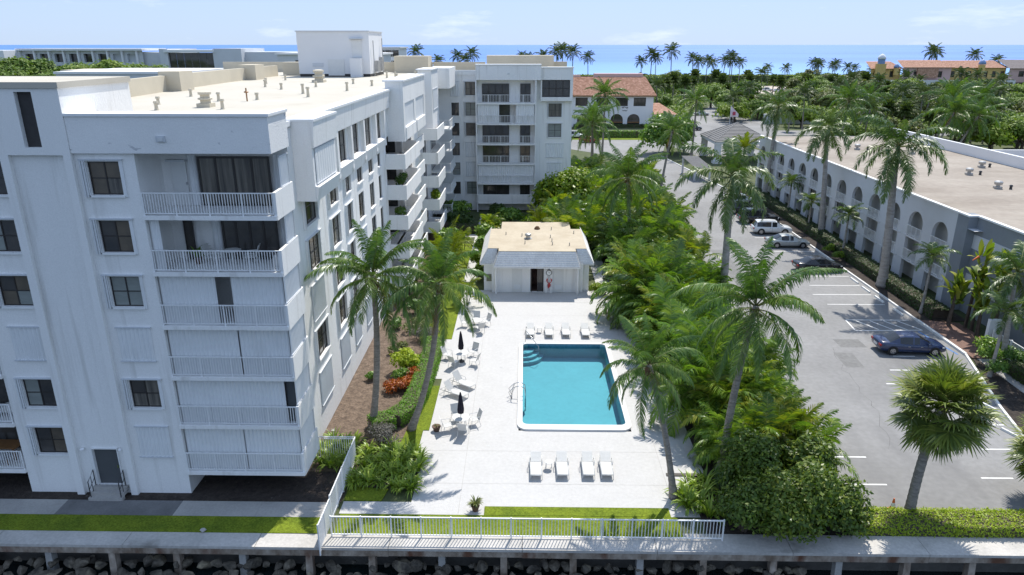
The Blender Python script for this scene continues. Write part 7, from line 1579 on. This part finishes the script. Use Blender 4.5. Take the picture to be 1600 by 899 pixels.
# banana like clump at the motel corner
def paddle_mesh(seed, n, h):
    rs = np.random.RandomState(seed); P = []
    for i in range(n):
        a = rs.uniform(0, 6.28); e = rs.uniform(0.15, 1.0); p = np.array([rs.normal(0, .2), rs.normal(0, .2), h * rs.uniform(0.45, 0.9)]); el = PI / 2 - e * 0.7; l = rs.uniform(1.1, 1.7); row = []; wd = np.array([-math.sin(a), math.cos(a), 0])
        for k in range(7):
            f = k / 6; ww = 0.42 * math.sin(PI * min(1, f * 0.9 + 0.08)) ** 0.7; row.append([p - wd * ww / 2, p + wd * ww / 2])
            d = np.array([math.cos(a) * math.cos(el), math.sin(a) * math.cos(el), math.sin(el)]); p = p + d * l / 6; el -= e * 0.28
        P.append(row)
    return strips('leaves', np.array(P), M['areca'])
for i, (x, y, h_, lab) in enumerate(((36.2, 54.3, 7.0, 'tall banana like plant with orange bloom at the motel corner'), (36.6, 52.2, 7.2, 'tall banana like plant against the banded motel wall'), (35.6, 52.6, 4.6, 'lower banana like plant in front of the motel corner'), (35.2, 55.0, 4.2, 'leafy banana like plant nearest the brick walkway'))):
    t = thing('banana_plant', lab, 'plant', (x, y, 0), 'banana like plants at the motel corner'); link_mesh('leaves', paddle_mesh(300 + i, 34, h_), t)
    sm = MB(); rs_ = random.Random(i)
    for q in range(4): a = rs_.uniform(0, 6.28); sm.tube([(x + 0.3 * math.cos(a), y + 0.3 * math.sin(a), 0), (x + 0.15 * math.cos(a), y + 0.15 * math.sin(a), h_ * 0.72)], [0.09, 0.05], 6)
    sm.build('stems', M['bark'], t)
    if i == 0: MB().tube([(x - 0.6, y - 0.3, h_ * 0.9), (x - 1.1, y - 0.4, h_ * 0.86)], [0.10, 0.03], 6).build('bloom', M['orange'], t)

# ================================================================ DISTANT VEGETATION
hedge('median_hedge', 'clipped green hedge on the grass median before the road', [(10, 181.2), (29.5, 181.2)], 2.0, 1.6, M['broad'], 40, 0.2, 41)
hedge('roadside_hedge', 'low dark hedge along the foot of the arched windows', [(14, 203.4), (35, 203.4)], 0.8, 0.9, M['darkhedge'], 40, 0.15, 42)
FT = []
def far_tree_proto(seed, rx, rz, h, n, size, m, name='tree'):
    t = thing('tree', 'x', 'tree', (0, 0, 0)); rs = np.random.RandomState(seed); lob = lobes_for(rs, rx, rx, rz, 14, h)
    link_mesh('crown', quads('crown', leaf_cloud(rs, lob, n, size, 0.4), M[m]), t)
    tb = MB(); tb.tube([(0, 0, 0), (0.1, 0, h * 0.5), (0, 0, h)], [0.25, 0.18, 0.08], 6)
    for q in range(4): a = q * 1.6 + seed; tb.tube([(0.05, 0, h * 0.45), (rx * 0.5 * math.cos(a), rx * 0.5 * math.sin(a), h * 0.95)], [0.12, 0.04], 5)
    tb.build('trunk', M['bark'], t); return t
FT = [far_tree_proto(400, 3.2, 2.6, 2.6, 2600, 0.27, 'fartree'), far_tree_proto(401, 2.6, 2.4, 2.6, 2300, 0.25, 'fartree'), far_tree_proto(402, 3.6, 2.4, 2.2, 2600, 0.28, 'fartree'), far_tree_proto(403, 2.4, 2.8, 3.2, 1500, 0.32, 'olive'), far_tree_proto(404, 3.0, 2.2, 2.0, 1500, 0.34, 'dune')]
TALL = far_tree_proto(410, 5.5, 5.0, 11.5, 5200, 0.42, 'fartree')
def far_palm_proto(seed, h, key, n, s, lean, tr=0.17):
    t = thing('palm_tree', 'x', 'palm tree', (0, 0, 0)); rs = np.random.RandomState(seed); P = []
    for i in range(n):
        f = (i + .5) / n; el = R([78, 55, 30, 5, -25][min(4, int(f * 5))]); dr_ = R(rs.uniform(55, 95)) if key == 'coco' else R(30)
        p, pts = frond_arrays(rs, 3.4 * s if key == 'coco' else 1.7 * s, el, dr_, 13, 1.0 * s if key == 'coco' else 0.8, 0.6, 0.20 * s, 0.5)
        a = i * 2.4; c_, s_ = math.cos(a), math.sin(a); M3 = np.array([[c_, -s_, 0], [s_, c_, 0], [0, 0, 1]]); P.append(p @ M3.T + np.array([lean, 0, h]))
    link_mesh('crown', strips('crown', np.concatenate(P), M['farpalm'] if key == 'coco' else M['farfan']), t)
    trunk_mb((0, 0, 0), (lean, 0, h), (-lean * 0.2, 0, 0), tr, tr * 0.75, ring=False).build('trunk', M['trunk'], t, True); return t
FP_ = [far_palm_proto(500, 9.0, 'coco', 20, 1.0, 0.6), far_palm_proto(501, 8.0, 'coco', 18, 1.05, -0.8), far_palm_proto(502, 10.0, 'coco', 22, 1.1, 0.2), far_palm_proto(503, 6.0, 'fan', 40, 1.1, 0.1), far_palm_proto(504, 5.2, 'fan', 36, 1.2, 0.0)]
FP_ += [far_palm_proto(505, 13.0, 'coco', 22, 1.4, 0.8, 0.24), far_palm_proto(506, 15.5, 'coco', 22, 1.5, -0.6, 0.24), far_palm_proto(507, 17.5, 'coco', 16, 0.8, 0.5)]
FH = [9.0, 8.0, 10.0, 6.0, 5.2, 13.0, 15.5, 17.5]
started = {}
def place(src, loc, rz, sc, lab, group):
    if src.name not in started:
        started[src.name] = 1; o = src; o.location = loc; o.rotation_euler = (0, 0, rz); o.scale = (sc, sc, sc)
    else: o = copy_thing(src, loc, rz, sc)
    o['label'] = lab; o['group'] = group; return o
# palms against the sea: (x, crown height) at about 420 m
sea_p = [(-60, 17.9, 2), (-48.8, 13.4, 1), (-39, 15.8, 0), (-29.3, 17.2, 2), (-34.5, 14.0, 0), (-1.9, 15.2, 0), (3.5, 14.4, 1), (10.6, 15.9, 2), (18.2, 18.0, 0), (20.5, 18.8, 2), (26.9, 18.0, 2), (35.4, 15.2, 0), (70.8, 17.0, 2), (66.4, 13.0, 0), (73, 15.0, 1), (82.5, 18.6, 2), (95.6, 14.5, 0), (97.5, 13.0, 1), (102.2, 13.5, 2), (106.3, 12.0, 0), (114.5, 15.6, 2), (117, 13.4, 0), (110.2, 13.6, 1), (120.5, 12.6, 2), (137.9, 9.8, 0), (145.8, 9.4, 1), (161, 12.2, 2), (166.6, 12.0, 0), (164, 11.4, 1), (173, 10.8, 2), (176, 11.6, 0), (179.3, 9.8, 1), (186, 9.6, 0), (192, 9.2, 2), (226, 18.5, 2), (229, 17.4, 0), (248, 16.5, 1), (262, 13.5, 0), (-189, 15.4, 2), (-280, 14, 1), (-110, 14, 0), (-165, 13, 1)]
for i, (x, z, k) in enumerate(sea_p):
    y = 420 + (i * 37 % 11) - 5
    if z > 11: k = 5 if z < 14.6 else 6
    place(FP_[k], (x, y, 0), i * 1.7, z / FH[k], 'tall coconut palm standing against the sea', 'palms along the beach')
# dune hedge along the beach
sc_pts = []
rs = np.random.RandomState(5); nn_ = 9000
yy = rs.uniform(228, 432, nn_ * 3); xx = rs.uniform(0.10, 0.72, nn_ * 3) * yy
def in_lot(x, y):
    t_ = np.clip((y - 300) / 114, 0, 1); c_ = 97 + t_ * 36; a_ = (y > 298) & (y < 420) & (np.abs(x - c_) < 8 + 8 * t_)
    d_ = (y < 302) & (np.abs(x - (44.5 + (y - 197) * 0.354)) < 4.5); m_ = (x > 150) & (y > 322) & (y < 346); return a_ | d_ | m_
ok = ~in_lot(xx, yy); xx, yy = xx[ok][:nn_], yy[ok][:nn_]
lb_ = np.stack([xx, yy, rs.uniform(0.3, 1.6, len(xx))], -1)[:, None, :] + rs.normal(0, 0.8, (len(xx), 5, 3)) * np.array([1, 1, 0.35])
cc = lb_.reshape(-1, 3); n3 = nrm(rs.normal(0, 0.5, cc.shape) + np.array([0, 0, 0.9])); A = nrm(np.cross(n3, rs.normal(0, 1, cc.shape))); Bq = np.cross(n3, A); sz = rs.uniform(0.3, 0.65, (len(cc), 1))
link_mesh('scrub', quads('scrub', np.stack([cc - A * sz, cc - Bq * sz * .6, cc + A * sz, cc + Bq * sz * .6], 1), M['fartree']))['kind'] = 'stuff'
dq, dc = hedge_mesh('dune_hedge', 61, [(-420, 436), (-50, 438), (420, 436)], 16, 5.0, M['dune'], 0.62, 0.8)
dn = link_mesh('dune_hedge', quads('dune_hedge', dq, M['dune'])); dn['kind'] = 'stuff'
dcore = link_mesh('dune_slope', dc.mesh('dune_slope', M['terrain'])); dcore['kind'] = 'structure'
rnd = random.Random(88)
def blocked(x, y):
    if 15 < y - 186 + 15 < 45 and x < 40: return True
    if 200 < y < 224 and -8 < x < 44: return True
    for (ax, ay), (bx, by), w in (((33, 165), (45, 200), 10), ((45, 197), (64, 300), 8), ((64, 285), (100, 350), 14), ((95, 340), (125, 420), 26), ((36, 150), (50, 215), 9)):
        dx, dy = bx - ax, by - ay; t_ = max(0, min(1, ((x - ax) * dx + (y - ay) * dy) / (dx * dx + dy * dy)))
        if math.hypot(x - ax - dx * t_, y - ay - dy * t_) < w: return True
    if 150 < x < 262 and 322 < y < 345: return True
    if x > 148 and 296 < y <= 322: return False
    return False
kinds_t = ['tall rounded green tree in the belt between the motel and the sea', 'compact rounded green tree in the belt between the motel and the sea', 'broad dark tree in the belt before the sea', 'dull olive tree in the belt before the sea', 'low yellow green tree in the belt before the sea']
cnt = 0; pts_ = []
for i in range(4000):
    if cnt >= 240: break
    y = 150 + 275 * rnd.random() ** 0.9
    x = rnd.uniform(0.12 * y + 5 if y > 226 else 52, 0.70 * y + 12)
    if y < 200 and x < 66 + (y - 150) * 0.1: continue
    if blocked(x, y) or (0.29 < x / y < 0.36 and 270 < y < 400) or any(abs(x - a) + abs(y - b) < 6.0 for a, b in pts_[-200:]): continue
    pts_.append((x, y)); k = rnd.choice([0, 0, 1, 1, 2, 3, 4]); sc = rnd.uniform(1.15, 1.75) * (1.2 if y > 260 else 1.0)
    if y > 385: sc *= 0.75
    place(FT[k], (x, y, -0.1), rnd.uniform(0, 6.28), sc, kinds_t[k], 'trees between the motel and the sea ' + ('%d' % k if False else ['round', 'round', 'dark', 'olive', 'yellow'][k])); cnt += 1
# trees left of the roof: green clump before the white block
for i in range(20):
    x = -141 + i * 2.3 + rnd.uniform(-2, 2); y = rnd.uniform(180, 205)
    place(TALL, (x * y / 195, y, 0), rnd.uniform(0, 6), rnd.uniform(0.95, 1.18), 'tall green tree in the clump before the white block at left', 'trees before the white block')
for i in range(22):
    x = rnd.uniform(-160, 10); y = rnd.uniform(250, 430); k = rnd.choice([0, 1, 2]); place(FT[k], (x, y, 0), rnd.uniform(0, 6), rnd.uniform(1.0, 1.5), 'tree beyond the apartment roof in the left distance', 'trees beyond the roof')
for x, y, s, k in ((-97.5, 205, 1.75, 3), (-82.0, 205, 1.75, 3), (-143, 205, 0.88, 7), (-146, 204, 0.8, 7), (-139, 200, 0.92, 7)): place(FP_[k], (x, y, 0), x, s, 'palm standing in front of the pale blocks in the left distance', 'palms in the left distance')
place(FT[0], (-36.5, 175, 0), 1, 3.0, 'dark green tree beside the roof house on the skyline', 'tree by the roof house')
# cabbage and coconut palms among the belt
cp_ = 0
for i in range(900):
    if cp_ >= 78: break
    y = rnd.uniform(150, 330); x = rnd.uniform(40, 0.62 * y + 6)
    if y < 200 and x < 62: continue
    if blocked(x, y): continue
    k = rnd.choice([3, 3, 4, 4, 0, 1]); cp_ += 1
    place(FP_[k], (x, y, 0), rnd.uniform(0, 6), rnd.uniform(0.9, 1.25), 'cabbage palm among the tree belt' if k > 2 else 'coconut palm among the tree belt', 'cabbage palms in the tree belt' if k > 2 else 'coconut palms in the tree belt')
for i in range(26):     # row of round headed palms along the drive and before the dune
    x = 42 + i * 4.1; y = 300 + (i % 3) * 16 + rnd.uniform(-4, 4) if i > 5 else 265 + i * 5
    place(FP_[3 + i % 2], (x + rnd.uniform(-1.5, 1.5), y, 0), i, rnd.uniform(1.25, 1.6), 'round headed cabbage palm in the row before the dune hedge', 'cabbage palms before the dune hedge')
# named mid-distance palms
for args in (('coconut palm between the far wing and the road, leaning fronds', (11.2, 118, 0), (11.0, 118, 9.8), 26, 1.25, 71), ('tall coconut palm in front of the tiled roof building', (16.2, 150, 0), (16.3, 150, 12.4), 24, 1.2, 72), ('second coconut palm close behind in front of the tiled roof', (13.2, 141, 0), (13.0, 141, 9.2), 20, 1.0, 73), ('tall slim coconut palm left of the pyramid roof', (34.6, 149, 0), (35.0, 150, 11.2), 22, 1.15, 74),
             ('small coconut palm near the pyramid roof pillars', (35.0, 158, 0), (35.2, 158, 6.0), 16, 0.8, 75), ('coconut palm behind the motel roof, left of the tall royal palm', (64, 148, 0), (65.0, 148, 11.5), 24, 1.4, 76), ('large coconut palm beyond the motel roof at right', (84, 150, 0), (86.5, 150, 11.5), 26, 1.5, 77), ('leaning coconut palm beyond the motel roof, left of a pair', (77, 138, 0), (80.5, 138, 10.0), 24, 1.35, 78), ('leaning coconut palm beyond the motel roof, right of a pair', (79, 136, 0), (84.5, 137, 9.4), 22, 1.35, 79), ('coconut palm at the far right beyond the flat roofs', (96, 160, 0), (98.5, 160, 10.4), 24, 1.5, 80), ('coconut palm in the trees before the villa', (78, 172, 0), (80, 172, 10.0), 22, 1.3, 81), ('coconut palm left behind the motel roof', (58, 168, 0), (57, 168, 9.4), 22, 1.2, 82)):
    lab, b, c, n, s, sd = args
    palm('coconut_palm', lab, b, c, 'coco', n, s, (0.2, 0, 0), 0.22, 0.15, sd)
for i, (x, y) in enumerate(((60.6, 92), (62.5, 96.5), (66.0, 92), (68.5, 90))): palm('small_palm', 'small palm in the gap beyond the motel parapet', (x, y, 0), (x, y, 6.2), 'xmas', 14, 1.5, (0, 0, 0), 0.14, 0.1, 90 + i, group='small palms beyond the motel parapet', tm=M['trunk_pale'])
